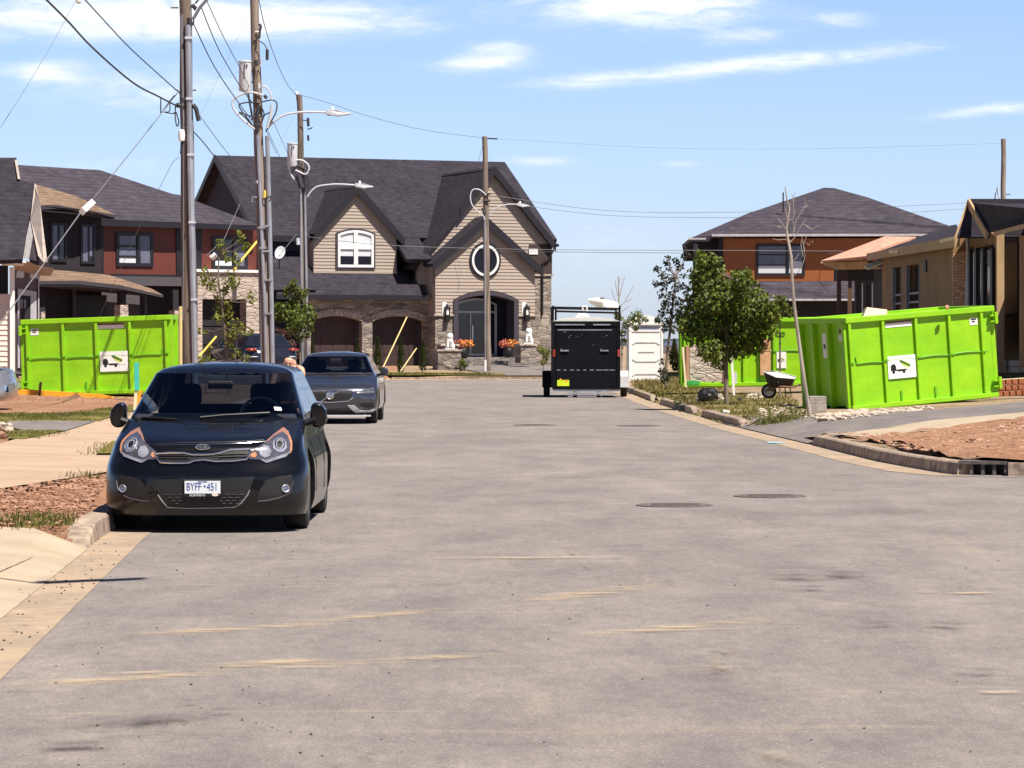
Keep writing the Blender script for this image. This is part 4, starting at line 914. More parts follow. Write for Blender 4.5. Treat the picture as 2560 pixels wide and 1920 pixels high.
m1 = MB(); p_ = RT_(B, (97, 712, 3.0), (193, 712, 3.0), (300, 722, 3.0), (396, 742, 2.2), (380, 738, .2), (104, 712, .2)); m1.slab(p_, .06); p_ = RT_(B, (98, 524, 1.6), (215, 534, 1.6), (286, 545, 1.3), (270, 545, .72), (98, 524, .72)); m1.slab(p_, .05); m1.build('soffit', M['soffit'], hB)
for pa, pb, py in ((103, 117, 779), (298, 327, 762), (436, 452, 776)):
    m1 = MB(); t_ = 2.7; a, b_ = B.S(pa, t_), B.S(pb, t_); zt_ = B.h(pa, py, t_)[1]; c_ = (a+b_)/2
    vs = [B.w(a, t_, ZB), B.w(b_, t_, ZB), B.w(b_, t_-.5, ZB), B.w(a, t_-.5, ZB), B.w(c_-(b_-a)*.33, t_-.05, zt_), B.w(c_+(b_-a)*.33, t_-.05, zt_), B.w(c_+(b_-a)*.33, t_-.45, zt_), B.w(c_-(b_-a)*.33, t_-.45, zt_)]
    m1.add(vs, [(0,3,2,1),(4,5,6,7),(0,1,5,4),(1,2,6,5),(2,3,7,6),(3,0,4,7)]); m1.build('pillar', M['stone_pale'], hB)
    m1 = MB(); zc = B.h(pa, 724, t_)[1]; B.box(m1, c_-.12, c_+.12, t_-.36, t_-.12, zt_, zc); m1.build('post', M['dark_wall'], hB)
m1 = MB(); B.box(m1, B.S(184, 1.0), B.S(190, 1.0), .9, 1.0, ZB, B.h(186, 712, 1.0)[1]); m1.build('corner_trim', M['trim_purple'], hB); m1 = MB(); B.box(m1, B.S(362, .4), B.S(368, .4), .3, .4, ZB, B.h(362, 740, .4)[1]); m1.build('corner_trim', M['trim_purple'], hB)
m1 = MB(); B.box(m1, B.S(188, .9), B.S(266, .9), .8, .92, ZB, B.h(200, 737, .9)[1]); m1.build('front_door', M['black'], hB)

# ------------------------------------------------------------------ far left house, cut by the frame
A_ = Fr(0, 104, 12); ZA = .42
hA = thing('grey_house', 'grey and cream sided house with steep dark roof cut off by the left edge', 'house', A_.w(-1, 0, ZA))
m1 = MB(); m1.slab(RT_(A_, (-160, 655, 1.0), (56, 648, 1.0), (72, 545, -1.6), (86, 458, -3.7), (48, 449, -3.9), (41, 394, -5.2), (-160, 394, -5.2)), .15); m1.build('roof', M['shingle'], hA)
m1 = MB(); m1.prism(RT_(A_, (36, 400, -5.0), (42, 400, -5.0), (50, 448, -3.85), (44, 448, -3.85)), A_.n*.12); m1.prism(RT_(A_, (86, 459, -3.6), (91, 462, -3.6), (100, 510, -1.4), (118, 655, .9), (108, 655, .9), (95, 640, .6), (76, 548, -1.4)), A_.n*.10)
m1.build('soffit', mat('soffit_tan', (.36,.30,.27), .8), hA)['label'] = 'pale gable soffit'
m1 = MB(); m1.prism(RT_(A_, (75, 550, -.6), (54, 644, -.5), (92, 652, -.4), (84, 600, -.5)), -A_.n*.1); m1.build('gable_siding', mat('siding_grey', (.42,.41,.42), .7), hA)
m1 = MB(); sA1 = A_.S(25, 0); lap(m1, A_, [[(A_.S(-160, 0), ZA), (sA1, ZA), (sA1, A_.h(10, 735, 0)[1]), (A_.S(-160, 0), A_.h(10, 735, 0)[1])]], 0, .17, .03); m1.build('siding', M['siding_white'], hA)
m1 = MB(); A_.box(m1, A_.S(-160, 0), sA1, -1.5, -1.0, ZA, A_.h(10, 662, 0)[1]); m1.build('wall', mat('wall_blueblack', (.025,.025,.035), .7), hA)
m1 = MB(); A_.box(m1, A_.S(25, .15), A_.S(37, .15), 0, .15, ZA+.05, A_.h(30, 668, .15)[1]); A_.box(m1, A_.S(37.5, .1), A_.S(42, .1), -.6, -.5, ZA, A_.h(30, 900, .15)[1]); m1.build('corner_post', M['white'], hA)
m1 = MB(); A_.box(m1, A_.S(9, .6), A_.S(66, .6), .5, .6, A_.h(30, 657, .6)[1], A_.h(30, 652, .6)[1]); A_.box(m1, A_.S(5, .6), A_.S(62, .6), .3, .42, A_.h(30, 664, .4)[1], A_.h(30, 659, .4)[1]); m1.build('fascia', M['white'], hA)
m1 = MB(); m1.prism(RT_(A_, (33, 663, .3), (66, 652, .55), (90, 662, .3), (136, 671, -1.2), (126, 690, -1.6), (97, 689, -1.2), (38, 675, -.1)), A_.n*.05); m1.build('soffit', mat('soffit_tan2', (.34,.26,.22), .8), hA)
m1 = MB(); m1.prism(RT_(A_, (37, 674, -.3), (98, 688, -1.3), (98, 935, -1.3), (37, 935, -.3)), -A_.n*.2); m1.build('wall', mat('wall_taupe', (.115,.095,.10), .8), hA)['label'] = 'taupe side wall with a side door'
m1 = MB()
for q in (((44, 722), (50, 722), (50, 920), (44, 920)), ((50, 722), (91, 729), (91, 742), (50, 737)), ((76, 741), (91, 742), (91, 905), (76, 905)), ((95, 690), (98, 690), (98, 935), (95, 935))):
    m1.prism([RT_(A_, (x, y, -.3 - (x-37)/61 + .05))[0] for x, y in q], A_.n*.05)
dA = m1.build('side_door', mat('trim_grey', (.42,.41,.44), .5), hA)
m1 = MB(); m1.prism([RT_(A_, (x, y, -.3 - (x-37)/61 + .02))[0] for x, y in ((50, 738), (76, 741), (76, 925), (50, 925))], A_.n*.04); m1.build('door_leaf', M['dark_wall'], dA)
m1 = MB()
for a in (52, 60): m1.prism([RT_(A_, (x, y, -.3 - (x-37)/61 + .07))[0] for x, y in ((a, 748), (a+5, 749), (a+5, 771), (a, 770))], A_.n*.02)
m1.build('door_window', M['blind_grey'], dA)
m1 = MB(); A_.box(m1, A_.S(-160, .3), A_.S(66, .3), -3, .3, ZA-.5, ZA+.02); m1.build('foundation', M['concrete_pale'], hA)
m1 = MB(); A_.box(m1, A_.S(12, .1), A_.S(46, .1), -.9, .2, ZA+.02, ZA+.12); m1.build('sill', M['trim_dark'], hA)

# ------------------------------------------------------------------ orange panel house behind the dense tree
D = Fr(1900, 133, -3); ZD = .5
hD = thing('orange_house', 'house with orange panels under a dark hipped roof behind the dense tree', 'house', D.w(2, 0, ZD))
m1 = MB()
m1.slab(RT_(D, (1777, 588, .5), (2420, 581, .5), (2378, 566, .2), (2165, 492, -4.9), (2085, 470, -5.2), (2060, 469, -5.2), (1925, 528, -2.6), (1883, 529, -2.6)), .12)
m1.slab(RT_(D, (1705, 612, .5), (1722, 597, .5), (1768, 597, .5), (1782, 587, .5), (1885, 529, -2.5), (1880, 529, -2.6)), .12)
far = D.w(D.S(2060, 0), -11, 5.6)
m1.slab([RT_(D, (1705, 612, .5))[0], RT_(D, (1883, 529, -2.6))[0], RT_(D, (1925, 528, -2.6))[0], RT_(D, (2060, 469, -5.2))[0], D.w(D.S(1712, 0), -11, 5.4)], .12)
m1.slab([RT_(D, (2085, 470, -5.2))[0], RT_(D, (2420, 581, .5))[0], D.w(D.S(2420, 0), -11, 5.6), D.w(D.S(1712, 0), -11, 5.4), RT_(D, (2060, 469, -5.2))[0]], .12)
m1.slab(RT_(D, (1700, 750, 1.2), (2170, 747, 1.2), (2170, 702, .02), (1860, 704, .02), (1745, 738, .02)), .1)
m1.build('roof', M['shingle_b'], hD)
m1 = MB(); D.box(m1, D.S(1779, .5), D.S(2420, .5), .48, .57, D.h(1900, 591, .5)[1], D.h(1900, 585, .5)[1]); D.box(m1, D.S(1800, 1.2), D.S(2170, 1.2), 1.2, 1.28, D.h(1900, 752, 1.2)[1], D.h(1900, 747, 1.2)[1]); m1.prism(RT_(D, (1720, 595, .75), (1765, 595, .75), (1765, 599, .75), (1720, 599, .75)), D.n*.06)
m1.build('gutter', mat('gutter_pale', (.45,.42,.44), .5), hD)
zt = D.h(1900, 588, .9)[1]; zo = D.h(1900, 703, 0)[1]
m1 = MB(); D.box(m1, D.S(1806, 0), D.S(2420, 0), -.3, 0, zo, zt-.1); m1.build('wall', M['orange_panel'], hD)['label'] = 'orange panel wall'
m1 = MB(); D.box(m1, D.S(1735, -.5), D.S(1807, -.5), -9, -.4, ZD-.3, zt-.15); D.box(m1, D.S(1795, 0), D.S(1807, 0), -.4, .08, zo, zt-.1); D.box(m1, D.S(1740, 0), D.S(2420, 0), -.35, -.05, ZD-.3, zo); m1.build('wall', M['dark_wall'], hD)['label'] = 'dark lower wall and corner'
m1 = MB(); m1.tube(RT_(D, (1708, 614, .5), (1714, 622, .5), (1732, 636, 0), (1735, 645, 0), (1735, 880, 0)), .05); m1.build('downspout', M['trim_dark'], hD)
m1 = MB(); D.box(m1, D.S(1733, -.3), D.S(1745, -.3), -.4, -.3, ZD, zt-.3); m1.build('corner_trim', M['blind_grey'], hD)
window(hD, D, 1890, 610, 2012, 689, 0, mull=(.63,), bars=((0, .63, .33), (0, .63, .66)), blinds=((.05, .6, .05, .31, 'blind'), (.05, .6, .35, .64, 'blind_grey'), (.05, .6, .68, .93, 'blind_grey'), (.68, .94, .05, .45, 'blind'), (.68, .94, .45, .93, 'blind_grey')), fw=.10)
m1 = MB(); m1.tube(RT_(D, (1958, 530, -2), (1958, 481, -2)), .03, 6); m1.build('vent_pipe', M['trim_dark'], hD)

# ------------------------------------------------------------------ house under construction on the right
def Efr():
    f = Fr(2060, 110, 0); p1 = at(2168, 858, 108); p2 = at(2382, 858, 90); f.o = Vector((p1.x, p1.y, 0)); u = Vector((p2.x-p1.x, p2.y-p1.y, 0)); f.u = u.normalized(); f.n = Vector((f.u.y, -f.u.x, 0))
    if f.n.x > 0: f.n = -f.n
    return f
E = Efr(); ZEh = .75
hE = thing('unfinished_house', 'unfinished house of bare plywood with dark roof at the right edge', 'house', E.w(8, 0, ZEh))
def EW(px, py, t): s, z = E.h(px, py, t); return E.w(s, t, z)
zfar = lambda px, py, t=0: E.h(px, py, t)[1]
# far block (left in the picture): wall, openings
sa, sb, sc, sd_, se_ = E.S(2205), E.S(2232), E.S(2254), E.S(2266), E.S(2299)
sEnd = E.S(2382); zwT = zfar(2300, 618); 
m1 = MB()
for a, b_, z0, z1 in ((sa, sb, ZEh-.6, zwT), (sb, sc, zfar(2240, 668), zwT), (sc, sd_, ZEh-.6, zwT), (sd_, se_, zfar(2280, 662), zwT), (se_, sEnd, ZEh-.6, zwT)): E.box(m1, a, b_, -.25, 0, z0, z1)
m1.build('wall', M['plywood_green'], hE)['label'] = 'bare plywood wall with two tall openings'
m1 = MB()
for a, b_ in ((sb, sc), (sd_, se_)):
    E.box(m1, a, b_, -.5, -.3, ZEh-.6, zwT)
m1.build('opening', M['black'], hE)
m1 = MB()
for a, b_ in ((sb, sc), (sd_, se_)):
    for zz in (zfar(2260, 735), zfar(2260, 757)): E.box(m1, a, b_, -.12, -.06, zz-.03, zz+.03)
    E.box(m1, a, a+.08, -.1, .02, ZEh-.6, zfar(2260, 668)); E.box(m1, b_-.08, b_, -.1, .02, ZEh-.6, zfar(2260, 668))
m1.build('window_frame', mat('frame_grey', (.22,.22,.24), .5), hE)
m1 = MB(); E.box(m1, E.S(2311), E.S(2318), 0, .05, zfar(2315, 680), zfar(2315, 652)); m1.build('vent', M['black'], hE)
# roof of far block + fascia
pE0, pE1 = EW(2166, 634, .45), EW(2395, 589, .45)
m1 = MB(); m1.slab([pE0, pE1, EW(2392, 561, -2.6), EW(2378, 563, -3.0), EW(2200, 628, -2.2)], .10); m1.build('roof', M['shingle'], hE)
m1 = MB(); m1.prism([pE0, pE1, pE1 - Vector((0,0,.30)), pE0 - Vector((0,0,.22))], -E.n*.05); m1.build('fascia', M['lumber'], hE)
m1 = MB()
for q in ((2225, 626, 2246, 636), (2352, 600, 2393, 592)):
    a, b_ = EW(q[0], q[1], .47), EW(q[2], q[1] if q[0] == 2225 else q[3]-2, .47); m1.prism([a, b_, b_ - Vector((0,0,.09)), a - Vector((0,0,.09))], E.n*.03)
m1.build('fascia_board', M['lumber_pale'], hE)
# brick return facing the street end and gable block
Yb = 90.0
def PB(px, py, Y=Yb): return at(px, py, Y)
m1 = MB(); m1.prism([PB(2382, 636), PB(2416, 627), PB(2414, 820), PB(2382, 820)], Vector((0, .35, 0))); m1.build('wall', M['brick'], hE)['label'] = 'sunlit pale brick return wall'
m1 = MB(); m1.prism([PB(2382, 600), PB(2416, 590), PB(2416, 627), PB(2382, 636)], Vector((0, .35, 0))); m1.build('wall', M['plywood'], hE)
tg = -(E.o - Vector((at(2415, 858, 90).x, 90, 0))).dot(E.n); 
m1 = MB(); gpoly = [EW(2416, 590, tg), EW(2428, 515, tg), EW(2478, 582, tg), EW(2488, 590, tg), EW(2488, 880, tg), EW(2416, 880, tg)]
m1.prism(gpoly, -E.n*.2); m1.build('wall', M['plywood'], hE)['label'] = 'plywood gable front'
m1 = MB(); m1.prism([EW(2416, 592, tg+.02), EW(2420, 590, tg+.02), EW(2424, 640, tg+.02), EW(2426, 860, tg+.02), EW(2412, 860, tg+.02), EW(2418, 640, tg+.02)], E.n*.03); m1.build('house_wrap', mat('house_wrap', (.42,.44,.52), .5), hE)
m1 = MB(); m1.prism([EW(2424, 626, tg+.02), EW(2482, 612, tg+.02), EW(2482, 870, tg+.02), EW(2424, 870, tg+.02)], E.n*.02)
we = m1.build('window', M['glass_dark'], hE)
m1 = MB()
for px in (2424, 2440, 2458, 2480): m1.prism([EW(px, 620, tg+.04), EW(px+5, 620, tg+.04), EW(px+5, 870, tg+.04), EW(px, 870, tg+.04)], E.n*.06)
m1.build('frame', M['black'], we)
m1 = MB()
for px, y0, y1 in ((2434, 632, 770), (2453, 628, 745), (2471, 668, 720)): m1.prism([EW(px, y0, tg+.045), EW(px+5, y0, tg+.045), EW(px+5, y1, tg+.045), EW(px, y1, tg+.045)], E.n*.01)
m1.build('blind', M['blind'], we)
# gable roof
rp = EW(2425, 497, tg+.5); rl = EW(2392, 592, tg+.9); rr = EW(2472, 580, tg+.35)
m1 = MB(); back_ = -E.n*4.2
m1.slab([rp, rl, rl+back_, rp+back_], .14)
rb = at(2700, 495, 76)
m1.slab([rp, EW(2468, 572, tg+.4), EW(2560, 552, tg+.5), EW(2680, 520, tg+.5), EW(2700, 498, tg-1.5)], .12)
m1.build('roof', M['shingle'], hE)['label'] = 'dark shingled gable roof nearest the street'
m1 = MB()
for a, b_, w_ in ((rp, rl, .2), (rp, EW(2470, 576, tg+.42), .16)):
    d_ = Vector((0, 0, -w_*1.5)); m1.prism([a, b_, b_+d_, a+d_], E.n*.06)
m1.prism([EW(2488, 580, tg+.5), EW(2680, 528, tg+.5), EW(2680, 540, tg+.5), EW(2488, 590, tg+.5)], E.n*.05)
m1.build('rake_board', M['lumber'], hE)
# porch recess at the edge of the frame
m1 = MB(); m1.prism([EW(2486, 580, tg-.9), EW(2700, 560, tg-.9), EW(2700, 960, tg-.9), EW(2486, 960, tg-.9)], -E.n*.2); m1.build('wall', M['brown_wall'], hE)['label'] = 'dark recessed porch wall'
m1 = MB(); m1.prism([EW(2506, 610, tg-.85), EW(2546, 606, tg-.85), EW(2546, 782, tg-.85), EW(2506, 786, tg-.85)], E.n*.03); m1.build('opening', M['black'], hE)
m1 = MB(); m1.prism([EW(2548, 590, tg+.1), EW(2700, 580, tg+.1), EW(2700, 930, tg+.1), EW(2548, 918, tg+.1)], -E.n*.2); m1.build('post', M['plywood'], hE)['label'] = 'plywood porch pier at the right edge'
m1 = MB(); m1.prism([EW(2486, 580, tg), EW(2492, 580, tg), EW(2492, 930, tg), EW(2486, 930, tg)], -E.n*.2); m1.build('post', M['lumber'], hE)
m1 = MB()
for r_ in range(2):
    for k in range(3): m1.prism([EW(2496+k*28, 900+r_*16, tg-.3), EW(2522+k*28, 902+r_*16, tg-.3), EW(2522+k*28, 916+r_*16, tg-.3), EW(2496+k*28, 914+r_*16, tg-.3)], -E.n*.3)
m1.build('foundation_block', M['rock_grey'], hE)
# porch roof deck beyond (bare boards) on posts
m1 = MB(); Yp = 112
m1.slab([at(2052, 652, Yp-1.5), at(2166, 640, Yp-2.5), at(2200, 622, Yp-1), at(2290, 592, Yp+3), at(2212, 591, Yp+3.5)], .07); m1.build('roof_deck', M['osb'], hE)['label'] = 'unshingled reddish roof deck'
m1 = MB()
for k in range(5): a = Vector(at(2052, 654, Yp-1.5)) + Vector((k*.12, 0, -.05-.05*k)); m1.tube([a, a + Vector((1.6, 0, .03))], .035, 6)
m1.prism([at(2088, 648, Yp-1.6), at(2156, 648, Yp-1.6), at(2156, 651, Yp-1.6), at(2088, 651, Yp-1.6)], Vector((0, -.06, 0)))
m1.build('rafter', M['lumber'], hE)
m1 = MB(); m1.prism([at(2093, 652, Yp), at(2155, 652, Yp), at(2184, 652, Yp), at(2184, 701, Yp), at(2093, 701, Yp)], Vector((0, 1.2, 0))); m1.build('porch_beam', M['dark_wall'], hE)
m1 = MB(); m1.prism([at(2093, 660, Yp-.02), at(2120, 660, Yp-.02), at(2120, 700, Yp-.02), at(2093, 700, Yp-.02)], Vector((0, -.04, 0))); m1.build('porch_beam', M['brown_wall'], hE)
for px, mt in ((2098, 'brown_wall'), (2125, 'lumber')):
    m1 = MB(); a = at(px, 701 if px == 2098 else 719, Yp); m1.box((a.x-.07, Yp, .3), (a.x+.07, Yp+.14, a.z)); m1.build('post', M[mt], hE)
m1 = MB(); a = at(2121, 701, Yp); m1.box((a.x, Yp, at(0, 720, Yp).z), (a.x+.12, Yp+.12, a.z)); m1.build('post', M['brown_wall'], hE)
m1 = MB(); m1.prism([at(2138, 701, Yp+1), at(2207, 640, Yp+1), at(2207, 900, Yp+1), at(2138, 900, Yp+1)], Vector((0, .3, 0))); m1.build('wall', M['grey_wall'], hE)['label'] = 'grey porch wall with narrow windows'
for px in (2146, 2171):
    m1 = MB(); m1.prism([at(px, 712, Yp+.95), at(px+8, 712, Yp+.95), at(px+8, 880, Yp+.95), at(px, 880, Yp+.95)], Vector((0, -.04, 0))); o = m1.build('window', M['black'], hE)
    m1 = MB(); m1.prism([at(px+8, 708, Yp+.94), at(px+11, 708, Yp+.94), at(px+11, 880, Yp+.94), at(px+8, 880, Yp+.94)], Vector((0, -.05, 0))); m1.build('frame', M['blind'], o)
m1 = MB(); m1.slab([at(2160, 664, 106), at(2212, 645, 106), at(2214, 652, 104), at(2170, 672, 104)], .05); m1.build('canopy', M['lumber_pale'], hE)
# far background: ridge and distant roofs
m1 = MB(); rnd = random.Random(5); n = 160; top = [30 + 3*math.sin(i*.31) + rnd.uniform(-2.2, 2.2) for i in range(n)]
m1.add([(-1200 + 2400*i/(n-1), 1900, -1) for i in range(n)] + [(-1200 + 2400*i/(n-1), 1900, 1.6 + top[i]*.06*1.3) for i in range(n)] + [(-1200 + 2400*i/(n-1), 2300, -1) for i in range(n)], [(i, i+1, n+i+1, n+i) for i in range(n-1)] + [(n+i, n+i+1, 2*n+i+1, 2*n+i) for i in range(n-1)])
m1.build('hills', M['hill'], None, local=True)['kind'] = 'structure'
hf = thing('distant_house', 'tiny distant house roofs seen between the white toilet and the tree', 'house', at(1690, 880, 420) * 1)
hf.location.z = 0
m1 = MB(); m1.box(at(1662, 892, 420)[:], Vector(at(1700, 862, 430))); m1.box(at(1698, 892, 400)[:], Vector(at(1716, 866, 410))); m1.build('wall', M['siding_white'], hf)
m1 = MB(); m1.slab([at(1658, 863, 419), at(1704, 863, 419), at(1696, 852, 426), at(1668, 852, 426)], .3); m1.slab([at(1694, 868, 399), at(1720, 868, 399), at(1716, 858, 406), at(1700, 858, 406)], .3); m1.build('roof', M['blind_grey'], hf)
# ------------------------------------------------------------------ green skips (local: x along the long front, y depth, z up)
def logo(parent, M4, w, h, slope=False):
    """white sticker with a dark truck tipping a green skip; M4 maps (x right, y out, z up) of the sticker centre"""
    m = MB(); m.box((-w/2, 0, -h/2), (w/2, .006, h/2), M4); st = m.build('sticker', M['white'], parent, local=True)
    m = MB(); s = w / .62
    for a, b_, c, d in ((-.25, -.13, -.07, .03), (-.23, -.15, .03, .06), (-.13, .10, -.07, -.045), (-.10, .02, -.085, -.07)): m.box((a*s, .006, b_ if False else c*s), (b_*s, .009, d*s), M4)
    for cx in (-.19, .04): m.prism([M4 @ Vector((cx*s + .032*s*math.cos(k*math.pi/6), .006, -.095*s + .032*s*math.sin(k*math.pi/6))) for k in range(12)], (M4.to_3x3() @ Vector((0, .003, 0))))
    for cx in (.10, .16, .22): m.box((cx*s, .006, -.085*s), ((cx+.04)*s, .009, -.078*s), M4)
    m.build('truck_emblem', M['black'], st, local=True)
    m = MB(); q = [M4 @ Vector((x*s, .0065, z*s)) for x, z in ((-.05, .11), (.10, .10), (.20, .03), (.14, -.03), (.03, .02))]; m.prism(q, M4.to_3x3() @ Vector((0, .002, 0))); m.build('skip_emblem', mat('emblem_green', (.50,.66,.10), .6), st, local=True)
    m = MB(); q = [M4 @ Vector((x*s, .009, z*s)) for x, z in ((-.045, .13), (-.01, .135), (.19, .025), (.175, -.01), (.14, .005), (-.04, .095))]; m.prism(q, M4.to_3x3() @ Vector((0, .002, 0))); m.build('lettering', mat('emblem_dark', (.05,.13,.02), .6), st, local=True)
def make_skip(label, loc, yaw, pitch, L=3.6, Wd=2.2, H=1.88, end='left', group='green skips around the building sites', eco=False, mirror=False):
    root = thing('skip_container', label, 'skip', loc, 0, group)
    t = .06; m = MB()
    # shell: walls and floor
    m.box((0, 0, .08), (L, t, H-.02)); m.box((0, Wd-t, .08), (L, Wd, H-.02)); m.box((0, t, .08), (t, Wd-t, H-.02)); m.box((L-t, t, .08), (L, Wd-t, H-.02)); m.box((t, t, .08), (L-t, Wd-t, .16))
    m.build('shell', M['lime'], root, local=True, bevel=.008)
    m = MB()
    for y0, y1 in ((-.085, .02), (Wd-.02, Wd+.085)): m.box((-.08, y0, H-.09), (L+.08, y1, H+.035))
    for x0, x1 in ((-.08, .03), (L-.03, L+.08)): m.box((x0, .02, H-.09), (x1, Wd-.02, H+.035))
    m.build('top_rail', M['lime'], root, local=True, bevel=.012)
    m = MB(); m.box((-.05, -.09, .0), (L+.05, 0, .10)); m.box((-.05, Wd, .0), (L+.05, Wd+.09, .10)); m.box((.1, 0, -.02), (L-.1, .5, .075)); m.box((.1, Wd-.5, -.02), (L-.1, Wd, .075))
    m.build('bottom_rail', M['lime'], root, local=True, bevel=.01)
    xs = [L*q for q in (0.004, .235, .465, .70, .93)] if not mirror else [L*q for q in (.02, .27, .50, .735, .985)]
    for x in xs:
        m = MB(); m.box((x-.035, -.07, .10), (x+.035, 0, H-.09)); m.build('rib', M['lime'], root, local=True, bevel=.006)
    # the tarpaulin cord running mid-height
    zc = H*.50; m = MB()
    for i, (a, b_) in enumerate(zip([x+.07 for x in xs[:-1]], [x-.03 for x in xs[1:]])):
        up = .10 if (i == (0 if not mirror else 3)) else 0
        pts = [(a+(b_-a)*k/6, -.022, zc + .02*math.sin(k/6*math.pi) + (.012*i if not mirror else -.0)) for k in range(7)]
        if up and not mirror: pts = [(a+.05, -.02, zc+.16)] + [(a+.07, -.02, zc+.02)] + pts[1:]
        if up and mirror: pts = pts[:-1] + [(b_-.09, -.02, zc+.02), (b_-.06, -.02, zc+.18)]
        m.tube(pts, .013, 6)
    m.build('cord', M['lime_dark'], root, local=True)
    for x in xs:
        m = MB(); m.box((x-.01, -.10, zc+.02), (x+.075, -.07, zc+.05)); m.build('hook', M['lime_dark'], root, local=True)
    # door end hinges and hardware
    hx, sg = (L, 1) if not mirror else (0, -1)
    for z0 in (.22, H-.33):
        m = MB()
        for dz in (0, .13): m.box(tuple(sorted((hx-sg*.06, hx+sg*.14))[:1]) + (-.12, z0+dz), tuple(sorted((hx-sg*.06, hx+sg*.14))[1:]) + (-.02, z0+dz+.03))
        m.box((min(hx+sg*.05, hx+sg*.12), -.14, z0-.04), (max(hx+sg*.05, hx+sg*.12), -.05, z0+.22)); m.build('hinge', M['lime'], root, local=True, bevel=.006)
    # ribs on both ends
    for x0, x1 in ((-.11, 0), (L, L+.11)):
        for y in (.02, Wd*.36, Wd*.68, Wd-.1):
            m = MB(); m.box((x0, y-.02 if y < .1 else y-.05, .05), (x1, y+.09 if y < .1 else y+.05, H-.09)); m.build('rib', M['lime'], root, local=True, bevel=.006)
    # stickers
    def F_(x, z): return Matrix.Translation((x, -.001, z)) @ Matrix.Rotation(math.pi, 4, 'Z') @ Matrix.Scale(-1, 4, (1, 0, 0))
    Mx = Matrix(((1,0,0,0),(0,-1,0,-.002),(0,0,1,0),(0,0,0,1)))
    def at_(x, z): return Matrix.Translation((x, 0, z)) @ Mx
    sx = L*.352 if not mirror else L*.617
    if not eco: logo(root, Matrix.Translation((sx, -.024, H*.43)) @ Mx, .70, .50)
    ax = L*.35 if not mirror else L*.60
    m = MB(); m.box((ax-.33, -.008, H-.26), (ax+.33, -.001, H-.17)); m.build('label_strip', M['white'], root, local=True)
    m = MB(); m.box((ax-.33, -.010, H-.165), (ax+.33, -.001, H-.12)); m.build('label_strip', M['rust'], root, local=True)
    bx = L*.88 if not mirror else L*.07
    if not eco:
        m = MB(); m.box((bx-.1, -.008, H-.36), (bx+.1, -.001, H-.20)); s_ = m.build('sticker', M['white'], root, local=True)
        m = MB(); m.box((bx-.05, -.011, H-.30), (bx+.03, -.008, H-.27)); m.box((bx-.07, -.011, H-.25), (bx+.07, -.008, H-.22)); m.build('mark', M['black'], s_, local=True)
    for (q, z0, z1) in ((.34 if not mirror else .42, .12, .34), (.58 if not mirror else .10, .12, .36)):
        m = MB(); m.box((L*q-.02, -.03, z0), (L*q+.02, -.002, z1)); m.build('bracket', M['lime_dark'], root, local=True)
    root.rotation_euler = (0, -pitch, yaw)
    return root
ps = G(2135, 1025); zA = 1.6 - 167/8000*70
sk1 = make_skip('lime green skip tilted on the sloping ground in front of the bare plywood house', (at(2133, 1025, 70).x, 70, zA - .01), R(22.6), R(4.4), H=2.0)
# end-face stickers of this skip
e1 = Matrix(((0,-1,0,-.003),(-1,0,0,1.1),(0,0,1,0),(0,0,0,1)))
logo(sk1, Matrix.Translation((-.002, .98, 1.42)) @ Matrix(((0,-1,0,0),(-1,0,0,0),(0,0,1,0),(0,0,0,1))), .42, .55)
m = MB(); m.box((-.012, .28, 1.52), (-.001, .42, 1.66)); m.build('sticker', M['white_dirty'], sk1, local=True)
m = MB(); m.box((-.012, .30, 1.70), (-.001, .40, 1.78)); m.build('sticker', M['rust'], sk1, local=True)
sk2 = make_skip('lime green skip partly hidden behind the dense round tree and the wheelbarrow', (at(1712, 950, 90).x, 90, .38), R(-1.5), R(.6), eco=True)
L0 = 3.6; mt_ = text_mesh('ECO', .17, .004, True); Mt = Matrix.Translation((2.66, -.012, 1.44)) @ Matrix.Rotation(R(90), 4, 'X'); mt_.xf(Mt); mt_.build('lettering', mat('letter_green', (.05,.12,.02), .6), sk2, local=True)
logo(sk2, Matrix.Translation((2.72, -.022, .72)) @ Matrix(((1,0,0,0),(0,-1,0,0),(0,0,1,0),(0,0,0,1))), .27, .46)
m = MB(); m.box((2.12, -.12, .30), (2.41, -.05, .98)); m.box((2.10, -.13, .98), (2.43, -.05, 1.03)); m.box((2.12, -.13, 1.06), (2.41, -.05, 1.32)); m.build('rusty_plate', mat('raw_board', (.50,.27,.13), .8, col2=(.60,.36,.20)), sk2, local=True)
m = MB(); m.lathe([(.07, -.02), (.09, .02), (.09, .08), (.05, .1)], (2.27, -.15, 1.14), 12); m.build('fitting', M['rust'], sk2, local=True)
sk3 = make_skip('lime green skip standing alone on the left in front of the panel house', (at(67, 975, 79.5).x, 79.5, .27), R(-3.5), R(1.9), mirror=True)
# board resting in the near skip
m = MB(); b0 = at(2158, 792, 71.2); m.prism([at(2156, 796, 71.0), at(2168, 768, 71.4), at(2218, 774, 71.4), at(2216, 796, 71.2)], Vector((.05, .9, 0))); mesh_thing(m, 'offcut_board', mat('board_pale', (.62,.47,.33), .8), 'pale board sticking out over the rim of the tilted green skip', 'board')
m = MB(); m.blob(at(2368, 768, 70.6), .07, 1, .3); mesh_thing(m, 'brick_piece', M['terracotta'], 'small reddish lump showing above the rim of the tilted green skip', 'debris')

